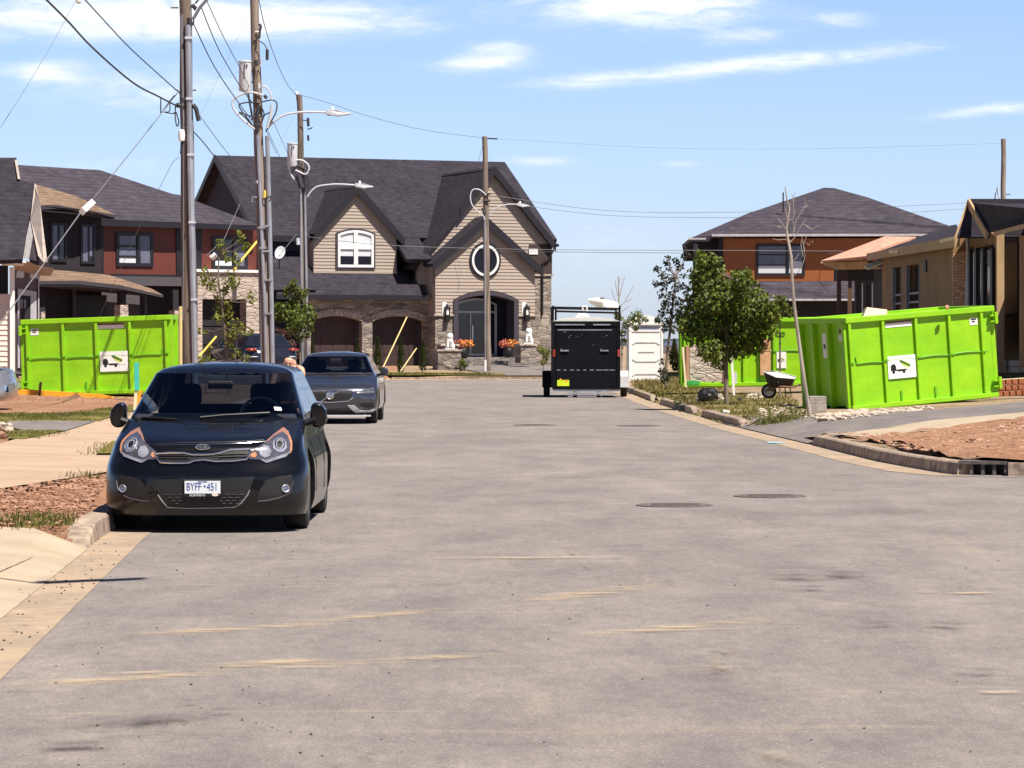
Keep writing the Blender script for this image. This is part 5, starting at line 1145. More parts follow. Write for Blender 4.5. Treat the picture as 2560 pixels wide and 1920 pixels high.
# ------------------------------------------------------------------ cargo trailer
def trailer():
    Yt = 94.2; s = 8000/Yt; x0 = (1381-1280)/s; x1 = (1551-1280)/s; r = thing('cargo_trailer', 'black enclosed cargo trailer with a white roof and ladder rack parked at the kerb', 'trailer', ((x0+x1)/2, Yt, 0))
    zb = .24; zt = 1.6 + (858-803)/s; Lg = 3.7
    def b(n, a, c, mt, par=r, bv=.01): m = MB(); m.box(a, c); return m.build(n, M[mt], par, bevel=bv)
    b('body', (x0, Yt+.02, zb), (x1, Yt+Lg, zt), 'trailer_black', bv=.04)
    fr_ = MB()
    for a, c in (((x0, Yt-.03, zb), (x0+.10, Yt+.02, zt)), ((x1-.10, Yt-.03, zb), (x1, Yt+.02, zt)), ((x0+.10, Yt-.03, zt-.16), (x1-.10, Yt+.02, zt)), ((x0+.10, Yt-.03, zb), (x1-.10, Yt+.02, zb+.06))): fr_.box(a, c)
    fr_.build('rear_frame', M['trailer_black'], r, bevel=.008)
    zsp = 1.6-(925-858)/s
    d1 = b('rear_door', (x0+.11, Yt-.015, zsp+.01), (x1-.11, Yt+.02, zt-.17), 'trailer_black'); d2 = b('ramp_door', (x0+.11, Yt-.015, zb+.07), (x1-.11, Yt+.02, zsp-.01), 'trailer_black')
    m = MB()
    rnd = random.Random(4)
    for k in range(9): a = x0+.13+k*(x1-x0-.26)/9; m.box((a, Yt-.022, zsp-.012), (a+rnd.uniform(.08, .19), Yt-.014, zsp+.010))
    m.build('door_seam', M['galv'], d2)
    m = MB()
    for _ in range(13):
        a = rnd.uniform(x0+.2, x1-.2); z = rnd.uniform(zsp+.2, zt-.25) if rnd.random() < .4 else rnd.uniform(zt-.5, zt-.25); q = rnd.uniform(.006, .014); m.box((a, Yt-.018, z), (a+q, Yt-.0155, z+q*1.2))
    m.build('scratches', M['white_dirty'], d1)
    m = MB(); m.box((x0+.15, Yt-.022, zt-.27), (x1-.25, Yt-.014, zt-.245)); m.build('door_trim', M['galv'], d1)
    m = MB(); m.box((x0+.08, Yt-.05, zt-.12), (x0+.95, Yt-.03, zt-.085)); m.box((x0+1.2, Yt-.05, zt-.12), (x1-.3, Yt-.03, zt-.085)); m.build('drip_rail', M['galv'], r)
    for a in (x0+.28, x1-.55):
        m = MB(); m.box((a, Yt-.06, zsp+.55), (a+.2, Yt-.02, zsp+.59)); m.box((a-.04, Yt-.05, zsp+.54), (a, Yt-.02, zsp+.62)); m.build('handle', M['galv'], d1)
    for a in (x0+.015, x1-.085): 
        m = MB(); m.box((a, Yt-.045, 1.2), (a+.07, Yt-.03, 1.42)); m.build('tail_light', M['lens_red'], r)
    m = MB(); a = x0 + (1547-1520)/254*2.0; px0, px1, py0, py1 = 1393, 1423, 950, 965
    q0 = (px0-1280)/s; q1 = (px1-1280)/s; m.box((q0, Yt-.03, 1.6-(py1-858)/s), (q1, Yt-.016, 1.6-(py0-858)/s)); pl = m.build('licence_plate', M['lime_yellow'], r)
    m = MB(); m.box((q0+.07, Yt-.033, 1.0-.48), (q0+.13, Yt-.03, 1.04-.48)); m.box((q1-.12, Yt-.033, .46), (q1-.05, Yt-.03, .52)); m.build('plate_mark', M['orange'], pl)
    # white roof (slightly crowned) and skylight
    m = MB(); n = 8; pts = [(x0 + (x1-x0)*k/n, zt + .13*math.sin(math.pi*k/n)**.6) for k in range(n+1)]
    m.prism([Vector((p[0], Yt+.05, p[1])) for p in pts] + [Vector((x1, Yt+.05, zt-.005)), Vector((x0, Yt+.05, zt-.005))], Vector((0, Lg-.1, 0))); m.build('roof', M['white_dirty'], r)
    m = MB(); c = ((1459-1280)/s, Yt+1.2); m.prism([Vector((c[0]+q*.22, c[1]-.25, zt+.12)) for q in (-1, 1)] + [Vector((c[0]+.12, c[1]-.15, zt+.24)), Vector((c[0]-.12, c[1]-.15, zt+.24))], Vector((0, .5, 0))); m.build('roof_vent', M['white'], r)
    # ladder rack
    zr1 = 1.6 + (858-768)/s; zr2 = 1.6 + (858-778)/s
    for yy in (Yt+.15, Yt+Lg-.3):
        m = MB(); m.tube([(x0+.02, yy, zt-.02), (x0+.02, yy, zr1+.05)], .028); m.tube([(x1-.02, yy, zt-.02), (x1-.02, yy, zr1+.05)], .028)
        m.tube([(x0-.02, yy, zr1), (x1+.02, yy, zr1-.04)], .025); m.build('ladder_rack', M['trailer_black'], r)
    m = MB()
    m.tube([(x0+.08, Yt+.1, zr2), (x1, Yt+.1, zr2-.05)], .03); m.tube([(x0+.1, Yt+.12, zt), (x0+.1, Yt+.12, zr1)], .03); m.build('ladder_rack', M['trailer_black'], r)
    m = MB(); m.tube([(1.98+.1, Yt+.05, zr1-.08), (1.98+.1, Yt+.05, zr1+.02), (2.2, Yt+.05, zr1+.02), (2.2, Yt+.05, zr1-.12)], .035); m.build('clamp', M['white_dirty'], r)
    m = MB(); m.box((x0+.45, Yt-.02, zb-.14), (x1-.6, Yt+.04, zb-.10)); m.box((x0+.02, Yt-.01, zb-.06), (x1-.02, Yt+.08, zb)); m.box((x0+.45, Yt, zb-.22), (x1-.55, Yt+.08, zb-.18))
    for a in (x0+.6, x1-.7): m.box((a, Yt, zb-.22), (a+.13, Yt+.1, zb-.05))
    m.build('chassis', M['galv'], r)
    for sg, xe in ((-1, x0), (1, x1)):
        yw = Yt+1.55
        xa, xb = (xe-.28, xe-.02) if sg < 0 else (xe+.02, xe+.28)
        m = MB(); prof = [(yw-.50, .28), (yw-.47, .62), (yw-.25, .78), (yw+.25, .78), (yw+.47, .62), (yw+.50, .28), (yw+.44, .28), (yw+.41, .58), (yw+.22, .72), (yw-.22, .72), (yw-.41, .58), (yw-.44, .28)]
        m.prism([Vector((xa, y, z)) for y, z in prof], Vector((xb-xa, 0, 0))); m.build('mudguard', M['galv_white'] if sg > 0 else M['trailer_black'], r, bevel=.01)
        w = wheel(.34, .19); w2 = w[0].build('wheel', M['tyre'], r, smooth=True, local=True); w2.location = (((xa+xb)/2) - r.location.x, yw - Yt, .34)
        w[1].build('rim', M['galv_white'], w2, local=True)
    return r
def wheel(rad, wd, n=36, spokes=0, rimr=.66):
    t = MB(); h = wd/2; pr = [(rimr*rad, -h*.8), (rad*.9, -h), (rad*.985, -h*.86), (rad, -h*.6), (rad, h*.6), (rad*.985, h*.86), (rad*.9, h), (rimr*rad, h*.8)]
    vs = []; 
    for r_, x in pr:
        for j in range(n): a = 2*math.pi*j/n; vs.append((x, r_*math.cos(a), r_*math.sin(a)))
    k = len(pr); t.add(vs, [(i*n+j, i*n+(j+1) % n, (i+1)*n+(j+1) % n, (i+1)*n+j) for i in range(k-1) for j in range(n)])
    t.add([v for v in vs[:n]] + [v for v in vs[(k-1)*n:]], [(j, (j+1) % n, n+(j+1) % n, n+j) for j in range(n)])
    # grooves
    rm = MB(); q = rimr*rad
    for x0, x1, r0 in ((-h*.78, -h*.70, q), (h*.70, h*.78, q)):
        rm.prism([Vector((x0, r0*math.cos(2*math.pi*j/n), r0*math.sin(2*math.pi*j/n))) for j in range(n)], Vector((x1-x0, 0, 0)))
    for sgn in (-1, 1):
        for j in range(5):
            a = 2*math.pi*j/5; c, s_ = math.cos(a), math.sin(a)
            P = lambda u, v, x: Vector((x, u*c - v*s_, u*s_ + v*c))
            rm.prism([P(.05*rad, -.12*rad, sgn*h*.78), P(q, -.07*rad, sgn*h*.78), P(q, .07*rad, sgn*h*.78), P(.05*rad, .12*rad, sgn*h*.78)], Vector((sgn*h*.16, 0, 0)))
    return t, rm
trailer()
# white box shaped equipment on the rack
m = MB(); Yq = 95.2
def Q(x, y, Y=Yq): return at(x, y, Y)
m.prism([Q(1470, 749), Q(1497, 746), Q(1546, 758), Q(1549, 772), Q(1520, 771), Q(1508, 764), Q(1494, 764), Q(1474, 756)], Vector((0, .8, .04)))
o = mesh_thing(m, 'roof_cargo', M['white'], 'white angular panel strapped on the ladder rack of the black trailer', 'cargo', bevel=.01)
m = MB(); m.prism([Q(1470, 750, Yq-.02), Q(1507, 757, Yq-.02), Q(1507, 773, Yq-.02), Q(1490, 768, Yq-.02), Q(1476, 759, Yq-.02)], Vector((0, -.03, 0))); m.build('panel_edge', M['rock_grey'], o)
m = MB(); m.box(Q(1500, 747)[:], tuple(Q(1512, 744) + Vector((0, .3, 0)))); m.build('bracket', M['rust'], o)

# ------------------------------------------------------------------ portable toilet
def toilet():
    Yt = 118; s = 8000/Yt; X0, X1 = (1574-1280)/s, (1656-1280)/s; zb = .19; zt = 1.6+(858-812)/s; D_ = 1.15
    r = thing('portable_toilet', 'white portable toilet cabin with ribbed back panel', 'toilet', ((X0+X1)/2, Yt, zb), 0)
    Mr = Matrix.Translation((X0, Yt, 0)) @ Matrix.Rotation(R(4), 4, 'Z'); Wd = X1-X0
    def b(n, bs, mt, par=r, bv=.012):
        m = MB()
        for a, c in bs: m.box(a, c, Mr)
        return m.build(n, M[mt], par, bevel=bv)
    b('cabin', [((0, 0, zb+.08), (Wd, D_, zt))], 'white', bv=.03); b('base', [((-.05, -.04, zb), (Wd+.05, D_+.05, zb+.09))], 'white_dirty')
    b('corner_post', [((-.03, -.03, zb+.1), (.05, .05, zt))], 'white'); b('corner_post', [((Wd-.05, -.03, zb+.1), (Wd+.03, .05, zt))], 'white')
    m = MB()
    rib = lambda pts, w=.03: [m.prism([Mr @ Vector((a[0], -.02, a[1])), Mr @ Vector((b_[0], -.02, b_[1])), Mr @ Vector((b_[0], -.02, b_[1]-w)), Mr @ Vector((a[0], -.02, a[1]-w))], Mr.to_3x3() @ Vector((0, .025, 0))) for a, b_ in zip(pts, pts[1:])]
    H_ = zt-zb
    for f, d in ((.70, -.08), (.36, .09), (.14, -.08)): rib([(.09, zb+H_*f+d), (.24, zb+H_*f), (Wd-.24, zb+H_*f), (Wd-.09, zb+H_*f+d)], .035)
    rib([(.32, zb+H_*.53), (Wd-.30, zb+H_*.53)]); m.build('panel_rib', mat('toilet_rib', (.50,.48,.46), .6), r)
    b('vent_grille', [((.12, -.015, zt-.17), (Wd-.12, .02, zt-.06))], 'blind_grey')
    b('ledge', [((.08, -.03, zt-.26), (Wd-.08, .02, zt-.20))], 'white')
    m = MB(); n = 8
    pts = [(-.06 + (Wd+.12)*k/n, zt + .36*math.sin(math.pi*k/n)**.7) for k in range(n+1)]
    m.prism([Mr @ Vector((p[0], -.06, p[1])) for p in pts], Mr.to_3x3() @ Vector((0, D_+.12, 0))); m.build('roof', M['white'], r, smooth=True)
    return r
toilet()

# ------------------------------------------------------------------ utility poles, lamps, cables
def pole(label, top, bot, Y, d0, d1, mt='wood_pole', zb=.2, group='wooden utility poles along the left footpath'):
    a = at(bot[0], bot[1], Y); a.z = zb; b_ = at(top[0], top[1], Y)
    r = thing('utility_pole', label, 'pole', a, 0, group)
    n = 14; pts = [a + (b_-a)*k/n + Vector((.012*math.sin(k*2.1), .01*math.cos(k*1.3), 0)) for k in range(n+1)]
    m = MB(); m.tube(pts, [d1/2 + (d0-d1)/2*k/n for k in range(n+1)], 16); m.build('shaft', M[mt], r, smooth=True)
    return r, a, b_
def tube_px(name, pts, Y, rad, mt, par, Y1=None, n=8, smooth=True):
    m = MB(); k = len(pts) - 1
    m.tube([at(x, y, Y + ((Y1-Y)*i/k if Y1 else 0)) for i, (x, y) in enumerate(pts)], rad, n); return m.build(name, M[mt], par, smooth=smooth)
def curve(pts, n=6):
    """Catmull-Rom through pixel points"""
    out = []; P = [pts[0]] + list(pts) + [pts[-1]]
    for i in range(1, len(P)-2):
        for k in range(n):
            t = k/n; out.append(tuple(.5*((2*P[i][j]) + (-P[i-1][j]+P[i+1][j])*t + (2*P[i-1][j]-5*P[i][j]+4*P[i+1][j]-P[i+2][j])*t*t + (-P[i-1][j]+3*P[i][j]-3*P[i+1][j]+P[i+2][j])*t**3) for j in range(2)))
    return out + [pts[-1]]
Y1, Y2, Y3, Y4 = 72.0, 93.0, 118.0, 148.0
# pole 1
p1, _, _ = pole('thick dark utility pole nearest the camera, behind the roof of the black hatchback', (459, -330), (476, 1000), Y1, .24, .36, zb=.22)
tube_px('conduit', [(470, 62), (474, 300), (480, 600), (487, 880), (489, 1000)], Y1-.20, .072, 'galv', p1); tube_px('cable_guard', [(452, 40), (456, 240), (459, 330), (458, 700), (457, 800)], Y1-.19, .012, 'cable_grey', p1)
tube_px('conduit', [(455, 36), (457, 200), (459, 340)], Y1-.17, .028, 'cable_grey', p1)
for (x, y) in ((471, 95), (474, 247), (477, 387), (480, 556), (486, 749)):
    m = MB(); m.box(at(x-9, y+2, Y1-.29)[:], tuple(at(x+10, y-2, Y1-.11) )); m.build('strap', M['galv_white'], p1)
m = MB(); m.tube([at(452, 336, Y1-.24), at(451, 338, Y1-.24), at(454, 322, Y1-.24)], .01)
m = MB(); m.lathe([(.03, -.14), (.07, -.12), (.078, 0), (.07, .1), (.03, .13)], at(454, 338, Y1-.24), 14); m.build('meter_box', M['white'], p1, smooth=True)
tube_px('fitting', [(455, 352), (454, 368), (453, 385)], Y1-.22, .03, 'cable', p1)
for a, b_ in (((427, 19), (446, 19)), ((482, 226), (490, 225))): tube_px('step_bolt', [a, b_], Y1, .02, 'cable_grey', p1)
m = MB()
m.tube([at(484, 46, Y1), at(500, 18, Y1), at(516, 0, Y1), at(530, -18, Y1)], .035, 8); m.build('bracket_arm', M['cable_grey'], p1)
tube_px('insulator', [(480, 12), (488, 20), (484, 24)], Y1-.05, .05, 'cable', p1); tube_px('insulator', [(496, 0), (488, 9)], Y1-.05, .02, 'cable', p1); tube_px('insulator', [(473, 45), (475, 60)], Y1-.22, .06, 'cable', p1)
tube_px('cable_loop', curve([(482, 44), (484, 55), (476, 68), (473, 58), (478, 49)]), Y1-.1, .018, 'cable', p1)
for pts, r_ in ((curve([(437, 223), (446, 228), (453, 242), (462, 247), (474, 262), (480, 272), (476, 285), (464, 302)]), .014), (curve([(440, 266), (446, 262), (452, 266)]), .05), (curve([(439, 264), (438, 290), (442, 315), (447, 305), (440, 280)]), .014), (curve([(482, 262), (490, 272), (494, 290), (497, 302)]), .05), (curve([(478, 266), (480, 300)]), .03)):
    tube_px('cable_bundle', pts, Y1-.22, r_, 'cable', p1)
# pole 2
p2, _, _ = pole('weathered utility pole with grey transformer can, second from the camera', (632, -90), (668, 980), Y2, .24, .33, 'wood_pole_pale', zb=.22)
tube_px('conduit', [(645, 338), (655, 600), (662, 760), (666, 920), (668, 990)], Y2-.2, .05, 'galv', p2); tube_px('conduit', [(668, 340), (675, 600), (679, 760), (683, 990)], Y2-.14, .065, 'galv', p2); tube_px('conduit', [(640, 338), (648, 600), (652, 760), (655, 990)], Y2-.12, .03, 'cable_grey', p2)
for (x, y) in ((654, 569), (666, 565), (664, 628), (671, 700), (671, 784), (657, 620)):
    m = MB(); m.box(at(x-9, y+2, Y2-.27)[:], tuple(at(x+10, y-2, Y2-.1))); m.build('strap', M['galv'], p2)
def can(par, px0, px1, py0, py1, Y, lab):
    c = at((px0+px1)/2, (py0+py1)/2, Y-.12); w = (px1-px0)/8000*Y/2; h = (py1-py0)/8000*Y/2
    m = MB(); m.lathe([(w*.92, -h), (w, -h*.9), (w, h*.86), (w*1.08, h*.87), (w*1.08, h*.95), (w*.8, h), (w*.2, h*1.02)], c, 24); o = m.build('transformer', M['galv_white'], par, smooth=True); o['label'] = lab
    m = MB(); m.box(tuple(c + Vector((w*.25, -w*1.15, h*.55))), tuple(c + Vector((w*.45, -w*.9, h*.7)))); m.tube([c + Vector((0, -w*1.1, h*.8)), c + Vector((-w*.1, -w*1.05, -h*.2))], .012); m.build('terminal', M['cable'], o)
    m = MB(); m.tube([c + Vector((w*.6, .05, h*.3)), c + Vector((w*1.6, .12, h*.3))], .03); m.tube([c + Vector((w*.6, .05, -h*.4)), c + Vector((w*1.6, .12, -h*.4))], .03); m.build('mounting_lug', M['cable_grey'], o)
can(p2, 597, 629, 151, 228, Y2, 'grey cylindrical transformer can')
for pts, r_, mt in ((curve([(648, 60), (652, 66), (650, 76), (648, 96)]), .035, 'cable'), (curve([(648, 102), (660, 110), (667, 122), (668, 126)]), .015, 'cable'), ([(668, 124), (668, 150)], .045, 'cable'), (curve([(668, 150), (655, 148), (652, 160), (650, 166)]), .015, 'galv_white'), ([(638, 80), (650, 80)], .03, 'galv_white'), ([(640, 150), (642, 165)], .06, 'cable'), ([(646, 207), (648, 222)], .03, 'galv_white')):
    tube_px('cutout_fuse', pts, Y2-.25, r_, mt, p2)
for pts, r_, mt in ((curve([(656, 238), (630, 231), (604, 236), (583, 250), (583, 270), (600, 292), (620, 310), (640, 325)]), .03, 'galv_white'), (curve([(648, 232), (650, 218), (662, 216), (674, 228), (680, 250)]), .022, 'galv_white'),
        (curve([(655, 255), (680, 250), (692, 258), (690, 280), (680, 300), (665, 330)]), .02, 'cable'), (curve([(650, 258), (620, 256), (598, 262), (605, 278), (622, 300), (640, 325)]), .02, 'cable'), (curve([(598, 280), (625, 290), (650, 292), (680, 278)]), .02, 'cable'), (curve([(598, 282), (615, 296), (642, 330)]), .018, 'cable'),
        ([(620, 232), (632, 300)], .03, 'cable'), (curve([(680, 262), (676, 290), (668, 320)]), .045, 'galv_white'), (curve([(655, 270), (660, 290), (645, 320)]), .02, 'cable'), ([(645, 262), (640, 335)], .05, 'cable'), ([(661, 238), (667, 246)], .05, 'cable')):
    tube_px('cable_loop', pts, Y2-.25, r_, mt, p2)
tube_px('lamp_fitting', [(661, 476), (662, 484), (661, 494)], Y2-.25, .04, 'yellow', p2); 
for pts in ([(641, 452), (643, 458)], [(633, 494), (645, 494)], [(628, 490), (630, 505)]): tube_px('cable_clamp', pts, Y2-.2, .035, 'galv_white' if pts[0][0] > 640 else 'cable_grey', p2)
tube_px('cable_clamp', curve([(655, 498), (665, 496), (678, 490), (676, 500), (672, 503)]), Y2-.2, .014, 'cable', p2)
# pole 3
p3, _, _ = pole('shorter utility pole with transformer behind the grey sedan, third from the camera', (749, 238), (765, 950), Y3, .21, .28, 'wood_pole', zb=.25)
m = MB(); m.lathe([(.03, -.2), (.03, 0), (.07, .02), (.08, .06), (.05, .12), (.02, .14)], at(742, 238, Y3), 12); m.build('insulator', M['galv_white'], p3)
can(p3, 718, 744, 357, 416, Y3, 'pale transformer can, smaller in the view')
tube_px('conduit', [(752, 482), (754, 700), (757, 950)], Y3-.17, .045, 'galv', p3); tube_px('conduit', [(762, 480), (766, 700), (770, 950)], Y3-.15, .045, 'galv', p3)
tube_px('cable_loop', curve([(723, 425), (724, 412), (736, 402), (755, 401), (770, 412), (772, 425), (762, 436), (735, 424), (726, 432), (735, 448), (748, 462), (752, 484)]), Y3-.2, .035, 'galv_white', p3)
for pts, r_ in ((curve([(728, 430), (745, 415), (765, 425)]), .05), ([(745, 438), (755, 470)], .12), ([(762, 438), (764, 478)], .06), (curve([(768, 440), (772, 460), (760, 480)]), .03), ([(756, 300), (768, 302)], .02), ([(770, 295), (771, 316)], .05), (curve([(768, 322), (782, 319), (770, 325)]), .012), ([(770, 338), (771, 352)], .04), ([(772, 428), (786, 424)], .02), ([(770, 446), (788, 447)], .015)):
    tube_px('cable_bundle', pts, Y3-.22, r_, 'cable', p3)
tube_px('meter_box', [(744, 595), (745, 612)], Y3-.2, .07, 'galv_white', p3)
# pole 4
p4, _, _ = pole('bare brownish utility pole in front of the stone house entrance', (1212, 341), (1220, 935), Y4, .24, .32, 'wood_pole_pale', zb=.2)
tube_px('conduit', [(1212, 546), (1213, 750), (1214, 935)], Y4-.15, .035, 'galv', p4); tube_px('conduit', [(1213, 900), (1213, 935)], Y4-.22, .06, 'white', p4)
tube_px('crossarm', [(1218, 346), (1244, 347)], Y4, .035, 'cable', p4)
tube_px('cable_loop', curve([(1215, 488), (1200, 475), (1183, 474), (1176, 490), (1180, 512), (1196, 530), (1208, 540), (1212, 550)]), Y4-.2, .03, 'galv_white', p4)
for pts, r_ in ((curve([(1178, 488), (1188, 500), (1206, 505)]), .015), (curve([(1206, 485), (1226, 486)]), .05), (curve([(1206, 502), (1226, 502)]), .05), ([(1206, 520), (1212, 535)], .06)): tube_px('cable_clamp', pts, Y4-.15, r_, 'cable', p4)
# pole 5 behind the unfinished house, and its little dish
p5, _, _ = pole('utility pole top standing behind the roof of the unfinished house', (2509, 347), (2505, 960), 150, .23, .27, 'wood_pole_pale', zb=.3, group='')
tube_px('step_bolt', [(2515, 486), (2526, 485)], 150, .03, 'cable_grey', p5)
dp = at(2492, 500, 92); di = thing('roof_antenna', 'small white dish antenna on the roof at the right beside the bare pole', 'antenna', dp)
m = MB(); m.tube([at(2487, 500, 92), at(2489, 482, 92)], .02); m.tube([at(2500, 498, 92), at(2494, 486, 92)], .015); m.build('mast', M['galv_white'], di)
m = MB(); c = at(2491, 476, 92); Rm = Matrix.Translation(c) @ Matrix.Rotation(R(75), 4, 'Z') @ Matrix.Rotation(R(90), 4, 'X'); m.lathe([(.02, 0), (.08, .01), (.13, .05)], (0,0,0), 16); m.xf(Rm); m.build('dish', M['galv_white'], di)
# street lamps on poles 2, 3 and 4 and one whose pole stands left of the frame
def lamp(label, base, mid, head, tip, Y, rad, par):
    pts = curve([base] + mid + [head]); r = thing('street_lamp', label, 'street lamp', at(*base, Y), 0, 'street lamps with curved arms')
    m = MB(); k = len(pts)-1; m.tube([at(x, y, Y-.1) for x, y in pts], rad, 10); m.build('arm', M['galv_white'], r, smooth=True)
    a = at(*head, Y-.1); b_ = at(*tip, Y-.1); L_ = b_.x - a.x; h = L_*.10
    m = MB(); m.prism([Vector((a.x, a.y-.14, a.z+h)), Vector((a.x+L_*.45, a.y-.14, a.z+h*.9)), Vector((b_.x, a.y-.10, b_.z+h*.2)), Vector((b_.x, a.y-.10, b_.z-h*.2)), Vector((a.x+L_*.55, a.y-.14, b_.z-h*.7)), Vector((a.x+L_*.5, a.y-.14, b_.z-h*1.1)), Vector((a.x, a.y-.14, a.z-h*.9))], Vector((0, .28, 0))); hd = m.build('lamp_head', M['galv_white'], r, bevel=.012)
    m = MB(); m.lathe([(.045, 0), (.05, .04), (.03, .09)], (a.x + L_*.25, a.y, a.z + h), 12); m.build('photocell', M['white'], hd)
    m = MB(); m.box((a.x+.03, a.y-.12, a.z-h*1.25), (a.x+L_*.5, a.y+.12, a.z-h*.9)); m.build('lens', M['blind_grey'], hd)
lamp('street lamp arm reaching right from the weathered second pole', (668, 322), [(684, 305), (710, 288), (745, 281), (780, 280)], (816, 281), (877, 285), Y2, .032, p2)
lamp('street lamp arm with its head before the dormer gable of the stone house', (769, 492), [(778, 478), (795, 466), (830, 461), (860, 461)], (888, 463), (934, 467), Y3, .032, p3)
lamp('short street lamp arm on the pole before the stone house entrance', (1226, 540), [(1232, 526), (1250, 516), (1270, 511)], (1292, 511), (1324, 515), Y4, .028, p4)
r = thing('street_lamp', 'street lamp outside the left edge whose shadow falls across the gutter', 'street lamp', (-4.2, 18.8, 0), 0, 'street lamps with curved arms')
hz = 8.4; off = Vector((-sdir.x/sdir.z*hz, -sdir.y/sdir.z*hz, 0)); tipg = gz(362, 1447, 0); basg = gz(95, 1459, 0); tp = tipg - off; hp = basg - off
m = MB(); m.tube([(hp.x-4.2, hp.y+.1, 0), (hp.x-4.2, hp.y+.1, hz-1.2)], .09, 12); m.build('post', M['galv'], r)
m = MB(); m.tube([(hp.x-4.2, hp.y+.1, hz-1.3), (hp.x-3.6, hp.y+.1, hz-.4), (hp.x-2.2, hp.y+.05, hz), (hp.x, hp.y, hz)], .03, 10); m.build('arm', M['galv_white'], r)
m = MB(); m.prism([(hp.x, hp.y-.1, hz-.05), (tp.x, tp.y-.07, hz-.02), (tp.x, tp.y-.07, hz+.03), (hp.x, hp.y-.1, hz+.07)], Vector((0, .2, 0))); m.build('lamp_head', M['galv_white'], r)
# overhead cables
NW = [0]
def wire(pts, Ya, Yb, rad, label, mt='cable_grey', group='overhead cables', smooth=True, cat='cable', name='overhead_cable'):
    P = curve(pts, 5) if smooth and len(pts) > 2 else pts; k = len(P)-1
    m = MB(); m.tube([at(x, y, Ya + (Yb-Ya)*i/k) for i, (x, y) in enumerate(P)], rad, 6); a = at(*P[0], Ya)
    mesh_thing(m, name, M[mt], label, cat, group, smooth=True)
W_ = wire
W_([(96, -20), (165, 48), (230, 118), (330, 205), (400, 243), (440, 264)], 50, Y1-.2, .018, 'thickest cable sagging from the top left corner to the nearest pole', 'cable')
W_([(195, -20), (250, 40), (330, 125), (445, 229)], 50, Y1-.2, .012, 'second cable running from the top edge down to the nearest pole', 'cable')
W_([(190, 0), (95, 170), (-20, 352)], 60, 50, .005, 'thin straight wire crossing the sky at the far left')
m = MB(); m.lathe([(.02, -.05), (.05, -.02), (.05, .03), (.02, .06)], at(197, 2, 55), 10); mesh_thing(m, 'wire_clamp', M['white_dirty'], 'small pale clamp on the cable at the top left edge', 'clamp')
W_([(402, 243), (402, 272), (404, 282), (425, 252), (437, 238)], Y1-.2, Y1-.2, .014, 'dark drip loop hanging left of the nearest pole', 'cable')
W_([(424, 255), (424, 278), (410, 280), (432, 284), (437, 280)], Y1-.2, Y1-.2, .012, 'small wire loop with pale clamp left of the nearest pole', 'cable')
W_([(444, 232), (345, 358), (228, 503)], Y1, 60, .010, 'upper part of the stay wire above its white guard box', smooth=False)
W_([(205, 527), (115, 652), (-30, 850)], 58.5, 52, .012, 'lower part of the stay wire left of the white guard box', smooth=False)
m = MB(); a, b_ = at(230, 507, 59.6), at(206, 529, 59); t = (b_-a).normalized(); m.tube([a, b_], .075, 4); mesh_thing(m, 'stay_insulator', M['white'], 'white box insulator on the stay wire before the left roofs', 'insulator')
W_([(448, 392), (432, 405), (345, 575), (248, 792)], Y1, 84, .006, 'thin stay wire passing before the left house windows', smooth=False)
W_([(600, 510), (560, 598), (515, 640)], 100, 96, .010, 'stay wire crossing the eave right of the nearest pole', smooth=False)
m = MB(); m.tube([at(540, 636, 97), at(528, 646, 97)], .09, 4); mesh_thing(m, 'stay_insulator', M['white'], 'white box insulator beside the right panel house window', 'insulator')
W_([(742, 585), (685, 655)], Y3, 112, .010, 'short stay wire beside the satellite dish', smooth=False)
W_([(512, 732), (492, 780), (440, 830)], 95, 90, .008, 'stay wire disappearing behind the nearest pole base', smooth=False)
W_([(483, 58), (535, 165), (600, 262), (645, 320)], Y1, Y2-.2, .014, 'lowest of three cables between the two nearest poles', 'cable')
W_([(503, 18), (545, 120), (600, 215), (635, 262)], Y1, Y2-.2, .013, 'middle of three cables between the two nearest poles', 'cable')
W_([(514, -4), (560, 95), (600, 170), (622, 215)], Y1, Y2-.2, .011, 'highest of three cables between the two nearest poles')
W_([(483, 328), (510, 358), (540, 395), (590, 445), (645, 492)], Y1, Y2-.2, .014, 'lumpy dark cable running from the nearest pole over the stone house ridge', 'cable')
W_([(500, 290), (540, 345), (580, 395), (643, 455)], Y1, Y2-.2, .009, 'thinner cable above the ridge between the two nearest poles')
W_([(618, 46), (560, 165), (480, 330)], Y2, Y1, .004, 'very thin diagonal wire between the two nearest poles', smooth=False)
W_([(646, -5), (663, 70), (690, 150), (715, 205), (737, 234)], Y2-20, Y3, .011, 'wire dropping steeply from the top edge to the third pole')
W_([(746, 236), (830, 260), (920, 290), (1060, 325), (1212, 345)], Y3, Y4, .010, 'long thin cable from the third pole top to the pole before the entrance')
W_([(1230, 346), (1350, 353), (1600, 368), (1900, 373), (2200, 368), (2508, 358)], Y4, 150, .006, 'faint highest cable across the right half of the sky')
W_([(664, 322), (690, 384)], Y2, Y3, .010, 'left one of three short wires behind the second pole', smooth=False)
W_([(671, 330), (697, 388), (716, 430)], Y2, Y3, .010, 'middle one of three short wires behind the second pole')
W_([(684, 305), (714, 372), (730, 410)], Y2, Y3, .009, 'right one of three short wires behind the second pole')
W_([(735, 288), (715, 330), (690, 380)], Y3, Y2, .004, 'very thin stay between the second and third poles', smooth=False)
W_([(1226, 487), (1500, 525), (1780, 531), (2100, 522), (2420, 507)], Y4, 150, .012, 'upper cable of the pair crossing the sky above the orange house')
W_([(1226, 502), (1500, 537), (1790, 544), (2110, 540), (2414, 522)], Y4, 150, .012, 'lower cable of the pair crossing the sky above the orange house')
